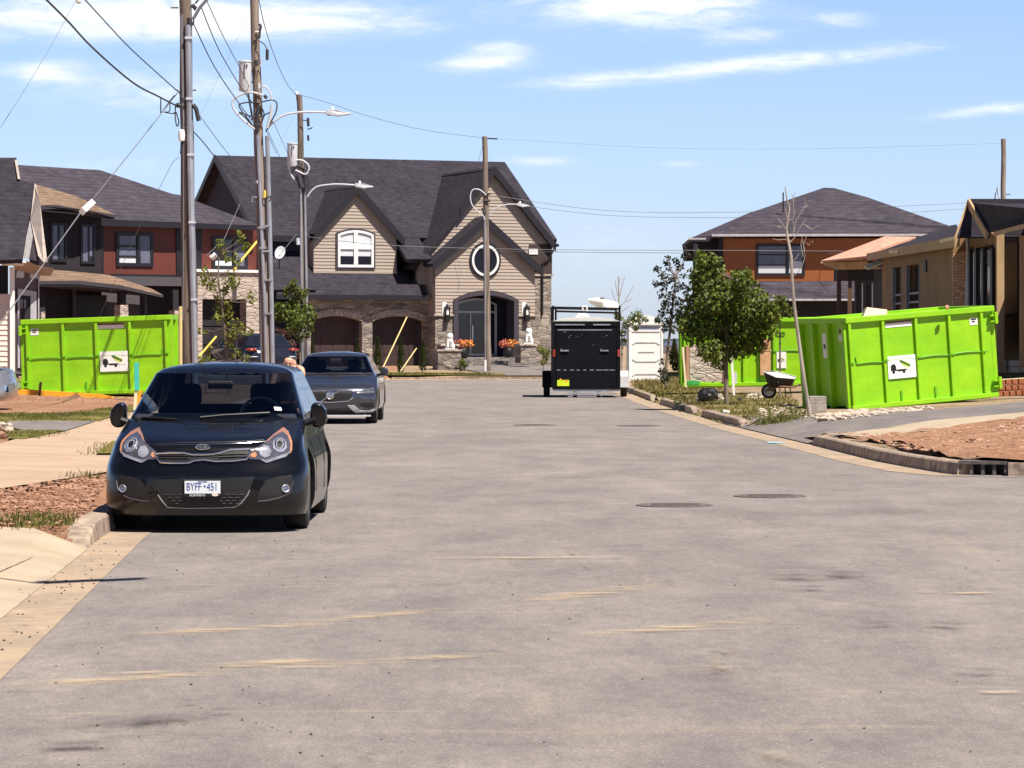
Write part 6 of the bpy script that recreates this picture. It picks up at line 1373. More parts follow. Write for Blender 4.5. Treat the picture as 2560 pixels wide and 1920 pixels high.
W_([(770, 592), (950, 612), (1230, 622), (1500, 625), (1800, 626), (2110, 628)], Y3, 131, .012, 'upper of two low cables crossing in front of the stone house')
W_([(1228, 628), (1500, 631), (1800, 633), (2110, 634)], Y4, 131.5, .012, 'lower of two low cables right of the entrance pole')
W_([(1210, 355), (1195, 405)], Y4, 150, .008, 'short stay at the top of the pole before the entrance', smooth=False)
W_([(1143, 640), (1150, 690), (1140, 740), (1120, 765)], 157.2, 157.6, .006, 'dark string of party lights hanging on the entrance gable')
# yellow guards
def guard(pts, Y, Y_b, rad, label, mt='yellow'):
    m = MB(); m.tube([at(*pts[0], Y), at(*pts[1], Y_b)], rad, 12); mesh_thing(m, 'stay_guard', M[mt], label, 'guard tube', 'yellow plastic stay guards', smooth=True)
guard(((451, 766), (451, 915)), 68.5, 68.5, .042, 'upright yellow guard tube left of the nearest pole', 'yellow_pale')
guard(((648, 597), (600, 655)), 96, 95, .034, 'slanting yellow guard tube before the right window of the panel house')
guard(((592, 668), (584, 677)), 95, 94.8, .034, 'short piece of yellow guard tube just above the pale stone ledge')
guard(((540, 842), (497, 892)), 92, 90, .030, 'yellow guard tube slanting before the parked dark car')
guard(((1017, 793), (958, 918)), 147, 143, .032, 'long tan guard tube leaning across the right garage door', 'yellow_pale')
guard(((1041, 871), (1001, 929)), 145, 142, .03, 'short tan guard tube between the small cedars', 'yellow_pale')
# ------------------------------------------------------------------ cars: stacked plan outlines (local: front at y=0 facing -y, rear at y=L, z up)
def outline(yf, w, B, n, yr, Br, nr, NF=14, NS=22, NR=10):
    P = []
    def se(t, w_, B_, n_): return w_*math.sin(t)**(2/n_) if t > 0 else 0, B_*(1-(math.cos(t)**(2/n_) if t < math.pi/2-1e-6 else 0))
    right = []
    for i in range(NF+1): x, y = se(math.pi/2*i/NF, w, B, n); right.append((x, yf+y))
    for i in range(1, NS): right.append((w, (yf+B) + (yr-Br-yf-B)*i/NS))
    for i in range(NR, -1, -1): x, y = se(math.pi/2*i/NR, w, Br, nr); right.append((x, yr-y))
    left = [(-x, y) for x, y in right[1:-1]][::-1]
    return right + left, len(right)
def li(tab, z):
    z0 = tab[0]
    for a, b in zip(tab, tab[1:]):
        if z <= b[0]:
            k = (z-a[0])/(b[0]-a[0]); k = max(0, min(1, k)); return [p + (q-p)*k for p, q in zip(a, b)]
    return list(tab[-1])
def make_car(name, label, loc, yaw, sp, paint, cat='car'):
    r = thing(name, label, cat, (0,0,0))
    camL = None
    NF, NS, NR = 14, 22, 10
    # lower body
    zs = sp['zs']; tab = sp['body']; m = MB(); loops = []
    for z in zs:
        z_, yf, w, B, n, yr, Br = li(tab, z); o, k = outline(yf, w, B, n, yr, Br, 3.0); loops.append([Vector((x, y, z + (sp['crown'](x, y, z, w) if 'crown' in sp else 0))) for x, y in o])
    N_ = len(loops[0]); m.add([v for l in loops for v in l], [(i*N_+j, i*N_+(j+1) % N_, (i+1)*N_+(j+1) % N_, (i+1)*N_+j) for i in range(len(loops)-1) for j in range(N_)] + [tuple(range(N_))[::-1], tuple(range((len(loops)-1)*N_, len(loops)*N_))])
    bvh_v = [Vector(v) for v in m.v]; bvh = BVHTree.FromPolygons(bvh_v, m.f)
    body = m.build('body', M[paint], r, smooth=True, local=True, ang=50)
    # wheel arches cut out
    cut = MB(); Wd = sp['W']
    for yw in sp['axles']:
        for sg in (-1, 1):
            cut.prism([Vector((sg*(Wd/2-.26), yw + sp['arch']*math.cos(2*math.pi*k/32), sp['wr'] + .01 + sp['arch']*math.sin(2*math.pi*k/32))) for k in range(32)], Vector((sg*.6, 0, 0)))
    co = cut.build('cutter', M['black'], None, local=True)
    bo = body.modifiers.new('b', 'BOOLEAN'); bo.operation = 'DIFFERENCE'; bo.object = co; bo.solver = 'EXACT'
    bpy.context.view_layer.update(); me = bpy.data.meshes.new_from_object(body.evaluated_get(bpy.context.evaluated_depsgraph_get()))
    body.modifiers.remove(bo); body.data = me; bpy.data.objects.remove(co); me.shade_smooth(); me.set_sharp_from_angle(angle=R(40))
    # cabin
    ct = sp['cabin']; lv = sp['cz']; L2 = []
    for z in lv:
        z_, yf, w, B, n, yr, Br = li(ct, z); o, k = outline(yf, w, B, n, yr, Br, 3.2); L2.append([Vector((x, y, z + sp['belt'](y)*(1-(z-lv[0])/(lv[-1]-lv[0])))) for x, y in o])
    nr_ = (NF+1) + (NS-1) + (NR+1)
    def colkind(j):
        jj = j if j < nr_-1 else 2*(nr_-1) - 1 - j
        if jj < sp['fw']: return 'F'
        if jj < NF+sp['pil']: return '-'
        if jj < NF+NS-2: 
            q = (jj-NF)/NS; return '-' if sp['bp'][0] < q < sp['bp'][1] or (len(sp['bp']) > 2 and sp['bp'][2] < q < sp['bp'][3]) else 'S'
        if jj < NF+NS+5: return '-'
        return 'R'
    G_ = {'shell': ([], []), 'F': [], 'S': [], 'R': []}; allv = [v for l in L2 for v in l]; cells = {'shell': [], 'F': [], 'S': [], 'R': []}
    nl = len(L2)
    for i in range(nl-1):
        for j in range(N_):
            f = (i*N_+j, i*N_+(j+1) % N_, (i+1)*N_+(j+1) % N_, (i+1)*N_+j); k = colkind(j)
            g = k if (k in 'FSR' and k != '-' and sp['g0'] <= i < sp['g1']) else 'shell'
            if k == 'F' and i < sp['g0'] and i >= 0: g = 'F' if i >= 1 else 'shell'
            cells[g].append(f)
    cells['shell'].append(tuple(range((nl-1)*N_, nl*N_)))
    def sub(fs):
        idx = {}; vs = []; out = []
        for f in fs:
            q = []
            for i in f:
                if i not in idx: idx[i] = len(vs); vs.append(allv[i])
                q.append(idx[i])
            out.append(tuple(q))
        mm = MB(); mm.add(vs, out); return mm
    sh = sub(cells['shell']).build('roof', M[paint], r, smooth=True, local=True, ang=50)
    cb = BVHTree.FromPolygons(allv, [tuple(f) for k in cells for f in cells[k]])
    if cells['F']: sub(cells['F']).build('windscreen', M[sp.get('glass', 'car_glass')], r, smooth=True, local=True)
    if cells['S']:
        for sg in (-1, 1):
            fs = [f for f in cells['S'] if sg*sum(allv[i].x for i in f) > 0]; sub(fs).build('side_window', M[sp.get('glass', 'car_glass')], r, smooth=True, local=True)
    if cells['R']: sub(cells['R']).build('rear_window', M[sp.get('glass', 'car_glass')], r, smooth=True, local=True)
    Minv = (Matrix.Translation(loc) @ Matrix.Rotation(yaw, 4, 'Z')).inverted(); camL = Minv @ EYEV; Rinv = Minv.to_3x3()
    def cast(px, py, tree=None):
        d = (Rinv @ ray(px, py)).normalized(); h = (tree or bvh).ray_cast(camL, d)
        return (h[0], h[1]) if h[0] is not None else (None, None)
    def patch(nm, poly, mt, par=None, off=.006, th=.008, mirror=False, step=6, tree=None, label=None):
        """a panel lying on the body: outline taken over the surface, then given thickness"""
        V, F = tri_poly(poly, step); vs = []; ok = []; last = None
        for v in V:
            p, n_ = cast(v.x, v.y, tree)
            if p is None: p, n_ = (last if last else (None, None))
            if p is None:
                continue
            if n_.dot(camL - p) < 0: n_ = -n_
            last = (p, n_); vs.append((p, n_))
        if len(vs) < len(V): return None
        objs = []
        for mir in ((False, True) if mirror else (False,)):
            mm = MB(); q = [(Vector((-p.x, p.y, p.z)), Vector((-n_.x, n_.y, n_.z))) if mir else (p, n_) for p, n_ in vs]
            bnd = {}
            for f in F:
                for a, b in zip(f, f[1:] + f[:1]): bnd[(a, b)] = bnd.get((b, a), 0) or (a, b)
            ed = [(a, b) for f in F for a, b in zip(f, list(f[1:]) + [f[0]])]; es = set(ed); rim = [(a, b) for a, b in ed if (b, a) not in es]; k = len(q)
            mm.add([p + n_*off for p, n_ in q] + [p - n_*th for p, n_ in q], [tuple(f) for f in F] + [(b, a, a+k, b+k) for a, b in rim])
            o = mm.build(nm, M[mt] if isinstance(mt, str) else mt, par or r, smooth=True, local=True); objs.append(o)
            if label: o['label'] = label
        return objs
    def line(nm, pts, mt, rad, par=None, off=.004, mirror=False, tree=None):
        P = []
        for x, y in pts:
            p, n_ = cast(x, y, tree)
            if p is not None:
                if n_.dot(camL - p) < 0: n_ = -n_
                P.append(p + n_*off)
        out = []
        for mir in ((False, True) if mirror else (False,)):
            mm = MB(); mm.tube([Vector((-p.x, p.y, p.z)) if mir else p for p in P], rad, 6); out.append(mm.build(nm, M[mt], par or r, smooth=True, local=True))
        return out
    # wheels
    for yw in sp['axles']:
        for sg in (-1, 1):
            t, rm = wheel(sp['wr'], sp['ww']); w = t.build('wheel', M['tyre'], r, smooth=True, local=True, ang=30); w.location = (sg*(Wd/2 - sp['ww']/2 - .035), yw, sp['wr'])
            rm.build('rim', M['rim'], w, local=True)
    # inner arches, floor and cabin
    m = MB(); m.box((-Wd/2+.30, .6, .17), (Wd/2-.30, sp['L']-.5, .24)); m.build('underbody', M['black'], r, local=True)
    zc = lv[0]
    m = MB(); yc = li(ct, zc)[1]; m.box((-Wd/2+.16, yc+.12, zc-.02), (Wd/2-.16, yc+.62, zc+.055)); m.build('dashboard', M['interior'], r, local=True, bevel=.03)
    for sx in (-.36, .36):
        m = MB(); m.box((sx-.25, yc+1.10, zc-.25), (sx+.25, yc+1.24, zc+.12)); m.box((sx-.14, yc+1.14, zc+.10), (sx+.14, yc+1.24, zc+.31)); m.build('seat', M['interior'], r, local=True, bevel=.06)
    m = MB(); m.box((-.6, yc+1.95, zc-.3), (.6, yc+2.1, zc+.08)); m.build('rear_seat', M['interior'], r, local=True, bevel=.05)
    m = MB(); n = 24; c = Vector((.36, yc+.58, zc+.02)); m.tube([c + Vector((.18*math.cos(2*math.pi*k/n), .07*math.sin(2*math.pi*k/n), .17*math.sin(2*math.pi*k/n))) for k in range(n+1)], .014, 6); m.build('steering_wheel', M['interior'], r, local=True)
    m = MB(); m.box((-.11, yc+.62, zc+.27), (.11, yc+.65, zc+.34)); m.build('rear_view_mirror', M['black'], r, local=True, bevel=.01)
    for sg in (-1, 1):
        my = sp['mirror'][0]; mz = sp['mirror'][1]; xw = sp['mirror'][2]; k_ = sp['W']/1.74
        m = MB(); m.prism([Vector((sg*(xw + a_/945*k_), my, mz - b_/945*sp.get('mh', 1))) for a_, b_ in ((-62,-92),(-30,-112),(20,-100),(60,-48),(72,15),(58,72),(20,98),(-45,92),(-70,25))], Vector((0, .13, .01))); o = m.build('wing_mirror', M[paint], r, smooth=True, local=True, bevel=.030, ang=80); o.modifiers['bevel'].segments = 4
        m = MB(); m.tube([(sg*(xw-.2), my+.04, mz-.09), (sg*(xw-.02), my, mz-.03)], .03, 8); m.build('mirror_stalk', M['plastic_black'], o, local=True)
    sp_api = dict(root=r, patch=patch, line=line, cast=cast, cabin=cb, body=bvh)
    r['_loc'] = 0; del r['_loc']
    r.location = loc; r.rotation_euler = (0, 0, yaw)
    return sp_api
Z3 = lambda X, Y: (240 + X/3.456, 880 + Y/3.456)          # enlarged view of the hatchback
Z6 = lambda X, Y: (620 + X/4.254, 680 + Y/4.254)          # enlarged view of the sedan
hatch = dict(W=1.74, L=4.05, axles=(.83, 3.40), wr=.315, arch=.375, ww=.205,
    zs=[.15,.19,.24,.28,.32,.37,.42,.47,.52,.57,.61,.65,.69,.72,.75,.78,.81,.84,.865,.885,.905,.92,.935],
    body=[(.15,.10,.835,.42,3.0,3.90,.4),(.24,.02,.862,.46,3.0,4.0,.4),(.32,.0,.868,.5,2.9,4.04,.4),(.50,.0,.87,.54,2.8,4.05,.4),(.57,.03,.864,.56,2.8,4.05,.4),(.64,.04,.845,.58,2.7,4.03,.4),(.70,.06,.826,.58,2.7,4.02,.4),(.745,.10,.812,.56,2.8,4.01,.4),(.785,.24,.802,.52,3.0,4.0,.4),(.825,.44,.795,.46,3.2,4.0,.4),(.87,.70,.788,.42,3.4,3.99,.4),(.935,1.02,.775,.38,3.6,3.98,.4)],
    cz=[.925,.95,.975,1.03,1.09,1.14,1.19,1.24,1.29,1.33,1.365,1.39,1.41,1.42,1.428], g0=2, g1=9, fw=11, pil=2, bp=(.44,.53),
    cabin=[(.925,.98,.768,.42,3.0,3.95,.4),(.975,1.06,.757,.40,3.0,3.93,.4),(1.33,1.78,.615,.30,3.2,3.66,.3),(1.365,1.88,.57,.32,3.0,3.6,.3),(1.39,2.0,.50,.36,2.8,3.5,.4),(1.41,2.15,.40,.4,2.6,3.35,.5),(1.428,2.4,.22,.3,2.4,3.0,.4)],
    belt=lambda y: .05*max(0, (y-1.6)/2.4), mirror=(1.40, .955, .885))
Yb_ = 26.85
H1 = make_car('parked_car', 'black hatchback parked at the left kerb, nearest car with a white licence plate', ((507-1280)/8000*Yb_, Yb_, 0), 0, hatch, 'paint_black')
P_, Ln, CB = H1['patch'], H1['line'], H1['cabin']
def z3(*pp): return [Z3(*p) for p in pp]
def z6(*pp): return [Z6(*p) for p in pp]
# headlights: traced on the right one, the other is its mirror image
P_('headlight', z3((1320,925),(1345,862),(1470,775),(1530,715),(1618,655),(1660,690),(1690,770),(1688,850),(1640,905),(1470,962),(1410,930)), 'lens_dark', mirror=True, off=.006)
P_('indicator_lens', z3((1468,778),(1540,715),(1618,656),(1660,690),(1690,770),(1688,850),(1672,880),(1677,795),(1655,728),(1610,692),(1545,724),(1482,774)), 'lens_amber', mirror=True, off=.009)
P_('indicator_lens', z3((1330,905),(1342,878),(1375,866),(1390,890),(1375,912)), 'lens_amber', mirror=True, off=.010)
P_('headlight_glass', z3((1420,840),(1450,812),(1490,820),(1512,860),(1500,900),(1455,915),(1420,895),(1408,868)), 'lens_clear', mirror=True, off=.010)
P_('headlight_glass', z3((1525,790),(1560,750),(1605,745),(1640,780),(1645,830),(1615,862),(1570,865),(1530,835)), 'lens_clear', mirror=True, off=.010)
P_('headlight_glass', z3((1415,928),(1475,935),(1640,880),(1680,855),(1640,905),(1470,960)), 'lens_clear', mirror=True, off=.010)
c0 = [(1583 + 22*math.cos(k*math.pi/8), 803 + 24*math.sin(k*math.pi/8)) for k in range(16)]; P_('projector_lens', z3(*c0), 'black', mirror=True, off=.016, step=3)
c0 = [(1583 + 38*math.cos(k*math.pi/12), 803 + 41*math.sin(k*math.pi/12)) for k in range(25)]; Ln('projector_ring', z3(*c0), 'reflector', .006, mirror=True, off=.013)
# upper grille with its chrome frame
gr = P_('grille', z3((512,880),(760,874),(830,888),(930,890),(1060,874),(1160,850),(1330,846),(1320,890),(1300,925),(1180,942),(1030,945),(930,930),(840,940),(800,955),(560,952),(530,920)), 'mesh_black', off=.004)[0]
Ln('chrome_trim', z3((512,880),(640,872),(760,872),(830,888),(930,888),(1010,884),(1080,870),(1160,848),(1330,844),(1326,868),(1318,895),(1300,925),(1180,940),(1030,942),(930,928),(850,936),(800,956),(680,958),(560,954),(530,920),(512,880)), 'chrome', .009, gr, .010)
for zz in (895, 915): Ln('grille_bar', z3((545,zz),(660,zz),(800,zz+2)), 'plastic_black', .005, gr, .010); Ln('grille_bar', z3((1060,zz-8),(1180,zz-12),(1300,zz-14)), 'plastic_black', .005, gr, .010)
em = P_('emblem', z3(*[(923 + 62*math.cos(k*math.pi/12), 827 + 22*math.sin(k*math.pi/12)) for k in range(24)]), 'plastic_black', off=.010, step=4)[0]
Ln('emblem_ring', z3(*[(923 + 62*math.cos(k*math.pi/12), 827 + 22*math.sin(k*math.pi/12)) for k in range(25)]), 'chrome', .005, em, .012)
for sg in (((885,814),(885,840)),((900,816),(886,828)),((888,828),(904,840)),((923,814),(923,840)),((940,840),(950,814)),((950,814),(962,840))): Ln('emblem_letter', z3(*sg), 'chrome', .0035, em, .013)
# bonnet edge, bumper grille, fog lights, plate
Ln('bonnet_trim', z3((380,815),(560,806),(760,799),(923,796),(1100,794),(1300,786),(1470,772)), 'chrome', .0022, off=.001)
Ln('panel_gap', z3((400,800),(560,792),(760,785),(923,782),(1100,780),(1300,772),(1450,760)), 'black', .004, off=.001)
lg = P_('lower_grille', z3((540,1215),(780,1212),(1090,1205),(1325,1190),(1290,1265),(1220,1320),(1050,1332),(640,1335),(590,1290)), 'mesh_black', off=.004)[0]
Ln('grille_trim', z3((535,1235),(575,1290),(620,1338),(800,1345),(1050,1342),(1200,1335),(1260,1300),(1310,1235),(1328,1192)), 'galv', .006, lg, .006)
rnd = random.Random(2)
for row, yy in enumerate((1232, 1258, 1284, 1308)):
    for k in range(12):
        x0 = 600 + k*58 + (row % 2)*28
        if 590 + row*15 < x0 < 1265 - row*12 and not (770 < x0 < 1075 and row == 0): Ln('grille_bar', z3((x0, yy), (x0+32, yy-2)), 'trim_purple', .0032, lg, .006)
P_('bumper_panel', z3((500,1110),(560,1100),(780,1096),(1090,1090),(1370,1075),(1330,1190),(1090,1202),(780,1208),(540,1212),(480,1160)), 'plastic_black', off=.003)
fg = P_('fog_recess', z3((1400,1260),(1415,1190),(1470,1110),(1560,1080),(1690,1060),(1698,1110),(1670,1215),(1560,1262),(1420,1290)), 'mesh_black', mirror=True, off=.003)
Ln('fog_trim', z3((1400,1262),(1395,1290),(1470,1285),(1580,1262),(1672,1220),(1700,1110)), 'trim_purple', .006, off=.006, mirror=True)
P_('fog_light', z3(*[(1635 + 26*math.cos(k*math.pi/8), 1180 + 26*math.sin(k*math.pi/8)) for k in range(16)]), 'lens_dark', mirror=True, off=.012, step=3)
Ln('fog_ring', z3(*[(1633 + 29*math.cos(k*math.pi/10), 1180 + 30*math.sin(k*math.pi/10)) for k in range(21)]), 'galv', .005, off=.012, mirror=True)
root = H1['root']
pc = H1['cast'](*Z3(923, 1175))[0]; zt_, zb_ = H1['cast'](*Z3(923, 1098))[0].z, H1['cast'](*Z3(923, 1250))[0].z
m = MB(); m.box((pc.x-.158, -.022, zb_), (pc.x+.158, -.008, zt_)); fr_ = m.build('licence_plate', M['plastic_black'], root, local=True, bevel=.004)
m = MB(); m.box((pc.x-.150, -.026, zb_+.028), (pc.x+.150, -.022, zt_-.014)); pl = m.build('plate_face', M['plate_white'], fr_, local=True)
def lett(txt, size, x, z, mt, par, y=-.0275, bold=False, sx=1): t = text_mesh(txt, size, .0008, bold); t.xf(Matrix.Translation((x, y, z)) @ Matrix.Rotation(R(90), 4, 'X') @ Matrix.Scale(sx, 4, (1,0,0))); return t.build('lettering', M[mt] if isinstance(mt, str) else mt, par, local=True)
lett('BYFF', .092, pc.x-.073, (zb_+zt_)/2+.008, 'plate_blue', pl, sx=.66); lett('451', .092, pc.x+.082, (zb_+zt_)/2+.008, 'plate_blue', pl, sx=.68)
lett('Scarboro', .036, pc.x-.045, zb_+.016, 'plate_white', fr_, -.024); lett('ONTARIO', .018, pc.x, zt_-.022, 'plate_blue', pl)
m = MB(); m.prism([Vector((pc.x+.105+.028*math.cos(k*math.pi/8), -.027, zb_+.017+.012*math.sin(k*math.pi/8))) for k in range(16)], Vector((0, .004, 0))); m.build('dealer_badge', mat('badge_cream', (.72,.62,.50), .5), fr_, local=True)
m = MB(); m.prism([Vector((pc.x+.018+.008*math.cos(k*math.pi/4), -.0275, (zb_+zt_)/2+.014+.011*math.sin(k*math.pi/4))) for k in range(8)], Vector((0, .002, 0))); m.build('crown_mark', M['plate_blue'], pl, local=True)
# windscreen items
Ln('panel_gap', z3((1462,768),(1540,704),(1620,648),(1672,600)), 'black', .005, off=.002, mirror=True)
Ln('bonnet_crease', z3((1200,640),(1320,600),(1440,590)), 'paint_black', .006, off=-.001, mirror=True)
Ln('wiper', z3((400,575),(560,582),(700,592)), 'black', .010, off=.012, tree=CB); Ln('wiper', z3((900,575),(1100,555),(1230,548),(1500,535)), 'black', .010, off=.012, tree=CB)
P_('windscreen_sticker', z3((1536,475),(1598,480),(1606,508),(1545,506)), 'plate_white', off=.003, th=.002, tree=CB)
Ln('antenna', z3((1163,100),(1163,60),(1163,20)), 'black', .004, off=.0, tree=CB)
for sg in (-1, 1):
    m = MB(); m.tube([Vector((sg*.868, 1.38, .30)), Vector((sg*.868, 1.38, .56)), Vector((sg*.81, 1.38, .76))], .0035, 6); m.tube([Vector((sg*.868, 2.55, .28)), Vector((sg*.868, 2.55, .56)), Vector((sg*.81, 2.55, .76))], .0035, 6); m.build('door_gap', M['black'], root, local=True)
    for yy in (2.25, 3.1): m = MB(); m.blob((sg*.80, yy, .80), .05, 2, 0, (.3, 1.9, .4)); m.build('door_handle', M['paint_black'], root, smooth=True, local=True)
m = MB(); m.tube([(0, 3.2, 1.43), (0, 3.35, 1.62)], .005, 6); m.build('antenna', M['black'], root, local=True)

sedan = dict(W=1.85, L=4.76, axles=(.90, 3.77), wr=.335, arch=.395, ww=.225,
    zs=[.20,.24,.28,.33,.38,.43,.48,.53,.58,.63,.67,.70,.73,.76,.79,.82,.85,.88,.90,.92,.94,.96],
    body=[(.20,.20,.80,.4,2.8,4.6,.4),(.28,.05,.89,.42,2.8,4.72,.4),(.38,.01,.925,.45,2.7,4.76,.4),(.50,.0,.925,.45,2.7,4.76,.4),(.62,.0,.925,.48,2.6,4.76,.4),(.70,.04,.918,.5,2.6,4.75,.4),(.75,.12,.91,.5,2.6,4.74,.4),(.80,.32,.90,.5,2.7,4.73,.4),(.85,.60,.885,.45,2.9,4.72,.4),(.90,.92,.87,.4,3.1,4.71,.4),(.96,1.30,.84,.4,3.2,4.70,.4)],
    cz=[.95,.97,.99,1.04,1.09,1.14,1.19,1.24,1.29,1.33,1.365,1.39,1.405,1.42,1.43], g0=2, g1=9, fw=11, pil=2, bp=(.38,.46),
    cabin=[(.95,1.28,.82,.42,3.0,4.55,.4),(.99,1.38,.80,.40,3.0,4.5,.4),(1.33,2.15,.62,.26,3.4,4.2,.3),(1.365,2.25,.58,.30,3.2,4.1,.3),(1.39,2.4,.52,.34,3,4.0,.4),(1.405,2.5,.43,.4,2.8,3.9,.5),(1.43,2.8,.22,.3,2.4,3.5,.4)],
    belt=lambda y: .03*max(0, (y-1.6)/2.4), mh=.8, mirror=(1.78, 1.02, 1.0))
Ys = 63.1
H2 = make_car('parked_car', 'dark grey sedan with chrome edged grille parked behind the black hatchback', ((825.7-1280)/8000*Ys, Ys, 0), 0, sedan, 'paint_grey')
P_, Ln, CB = H2['patch'], H2['line'], H2['cabin']; root = H2['root']
gr = P_('grille', z6((635,1278),(660,1268),(870,1266),(1090,1268),(1115,1275),(1110,1330),(1060,1365),(870,1378),(690,1372),(645,1350)), 'mesh_black', off=.006, step=4)[0]
Ln('chrome_trim', z6((635,1278),(660,1266),(870,1262),(1090,1266),(1117,1275),(1112,1335),(1062,1370),(870,1384),(690,1376),(642,1352),(635,1278)), 'chrome', .012, gr, .010)
Ln('grille_sash', z6((775,1372),(830,1340),(910,1296),(960,1272)), 'chrome', .010, gr, .012)
Ln('emblem_ring', z6(*[(873 + 36*math.cos(k*math.pi/10), 1314 + 38*math.sin(k*math.pi/10)) for k in range(21)]), 'chrome', .014, gr, .016)
P_('emblem', z6(*[(873 + 30*math.cos(k*math.pi/8), 1310 + 30*math.sin(k*math.pi/8)) for k in range(16)]), 'rim', gr, off=.014, step=4)
P_('headlight', z6((1140,1290),(1180,1268),(1260,1245),(1340,1225),(1345,1285),(1260,1296),(1160,1310)), 'lens_dark', mirror=True, off=.006, step=4)
Ln('daytime_light', z6((1160,1285),(1250,1278),(1325,1268),(1335,1240)), 'reflector', .016, off=.012, mirror=True); Ln('daytime_light', z6((1328,1240),(1330,1290)), 'reflector', .016, off=.012, mirror=True)
P_('bumper_panel', z6((690,1400),(870,1402),(1040,1398),(1060,1440),(1000,1450),(700,1448)), 'paint_grey', off=.004, step=5)
lg = P_('lower_grille', z6((640,1455),(870,1458),(1060,1450),(1140,1490),(1145,1515),(870,1530),(640,1525)), 'mesh_black', off=.005, step=5)[0]
for zz in (1472, 1490, 1508): Ln('grille_bar', z6((700,zz),(870,zz+2),(1080,zz-2)), 'trim_purple', .005, lg, .009)
P_('bumper_blade', z6((1060,1418),(1130,1416),(1190,1470),(1300,1470),(1350,1455),(1335,1482),(1150,1496),(1110,1470)), 'galv_white', mirror=True, off=.010, step=4)
P_('air_intake', z6((1175,1395),(1340,1385),(1340,1440),(1225,1440)), 'mesh_black', mirror=True, off=.004, step=4)
m = MB(); m.box((-.45, -.03, .155), (.80, .0, .185)); m.build('lip', M['galv_white'], root, local=True)
Ln('wiper', z6((600,1088),(900,1082),(1240,1084)), 'black', .012, off=.010, tree=CB)

# dark parked car in the panel house driveway, seen from its rear quarter
H3 = make_car('parked_car', 'dark car with red tail light parked behind the slim young tree', (-10.0, 112.7, .52), R(204), dict(sedan, glass='glass_dark', mirror=(1.9, 1.03, .95)), 'paint_navy')
P_, Ln = H3['patch'], H3['line']
Z2b = lambda X, Y: (480 + X/6.9125, 760 + Y/6.9125)
z2 = lambda *pp: [Z2b(*p) for p in pp]
def safe(fn, *a, **k):
    try: return fn(*a, **k)
    except Exception as e: print('skipped', a[0], e)
for sg in (-1, 1):
    m = MB(); m.blob((sg*.74, 4.60, .86), .17, 3, 0, (1.25, .85, .36)); m.build('tail_light', M['lens_red'], H3['root'], smooth=True, local=True)
    m = MB(); m.blob((sg*.66, 4.66, .62), .13, 3, 0, (1.3, .7, .16)); m.build('bumper_trim', M['galv_white'], H3['root'], smooth=True, local=True)
m = MB(); m.box((-.55, 4.72, .40), (.55, 4.775, .46)); m.build('bumper_trim', M['plastic_black'], H3['root'], local=True)
safe(P_, 'licence_plate', z2((1122,800),(1195,805),(1192,850),(1130,845)), 'plate_white', off=.012, step=3)
safe(P_, 'badge', z2((1135,742),(1190,750),(1188,775),(1140,765)), 'chrome', off=.012, step=3)
# silver car at the left edge, facing the street
pad = MB(); pad.box((-12.9, 106, -.05), (-6.9, 115, .515)); pad.build('driveway', M['asphalt_drive'], None, local=True, bevel=.02)['kind'] = 'structure'
H4 = make_car('parked_car', 'silver car front cut off by the left edge of the view', (-9.73, 62.8, .33), R(90), dict(hatch, glass='glass_dark'), 'paint_silver')
safe(H4['patch'], 'headlight', [(11, 963), (17, 965), (21, 982), (12, 983)], 'reflector', off=.015, step=3)
H1['root']['group'] = 'cars parked on the left side'; H2['root']['group'] = 'cars parked on the left side'; H3['root']['group'] = 'cars parked on the left side'; H4['root']['group'] = 'cars parked on the left side'
# ------------------------------------------------------------------ vegetation
def leaves(mb, c, r, n, sz, rnd, sq=(1,1,1), shell=.45):
    c = Vector(c)
    for _ in range(n):
        d = Vector((rnd.gauss(0,1), rnd.gauss(0,1), rnd.gauss(0,1))); d.normalize(); q = r*(shell + (1-shell)*rnd.random()**.6) if rnd.random() < .8 else r*rnd.random()
        p = c + Vector((d.x*sq[0], d.y*sq[1], d.z*sq[2]))*q
        nn = (d*.6 + Vector((rnd.uniform(-1,1), rnd.uniform(-1,1), rnd.uniform(-.3,1.2)))).normalized()
        a = nn.orthogonal().normalized(); a = Matrix.Rotation(rnd.uniform(0, 6.28), 3, nn) @ a; b = nn.cross(a); s = sz*rnd.uniform(.6, 1.25); drop = -Vector((0,0,s*.25))
        mb.add([p - a*s*.5, p + b*s*.32, p + a*s*.55 + drop, p - b*s*.32], [(0,1,2,3)])
def tree(name, label, cat, base, trunk, clusters, Y, leafm, n_per, sz, tr=(.05,.02), barkm='bark', dep=.8, seed=1, group=None, sq=(1,1,1), branches=()):
    rnd = random.Random(seed); b0 = at(*base, Y); b0.z = hgt(b0.x, b0.y)
    r = thing(name, label, cat, b0, 0, group)
    m = MB(); P = [b0] + [at(x, y, Y) for x, y in trunk]; k = len(P)-1; m.tube(P, [tr[0] + (tr[1]-tr[0])*i/k for i in range(k+1)], 8)
    cen = []
    for (x, y, rr) in clusters:
        R_ = rr/8000*Y; p = at(x, y, Y) + Vector((0, rnd.uniform(-dep, dep)*.5, 0)); cen.append((p, R_))
        q = min(P, key=lambda v: (v - p).length + .6*max(0, v.z - p.z)); mid = (q + p)/2 + Vector((0, 0, -.05)); m.tube([q, mid, p], [tr[1]*.8, tr[1]*.5, tr[1]*.2], 5)
    for br in branches: m.tube([at(x, y, Y) for x, y in br], [tr[1]*.9*(1-.6*i/len(br)) for i in range(len(br))], 5)
    m.build('trunk', M[barkm], r, smooth=True)
    if clusters:
        m = MB()
        for p, R_ in cen: leaves(m, p, R_, int(n_per*(R_/.25)**2) + 8, sz, rnd, sq)
        m.build('crown', M[leafm], r, fix=False)
    return r
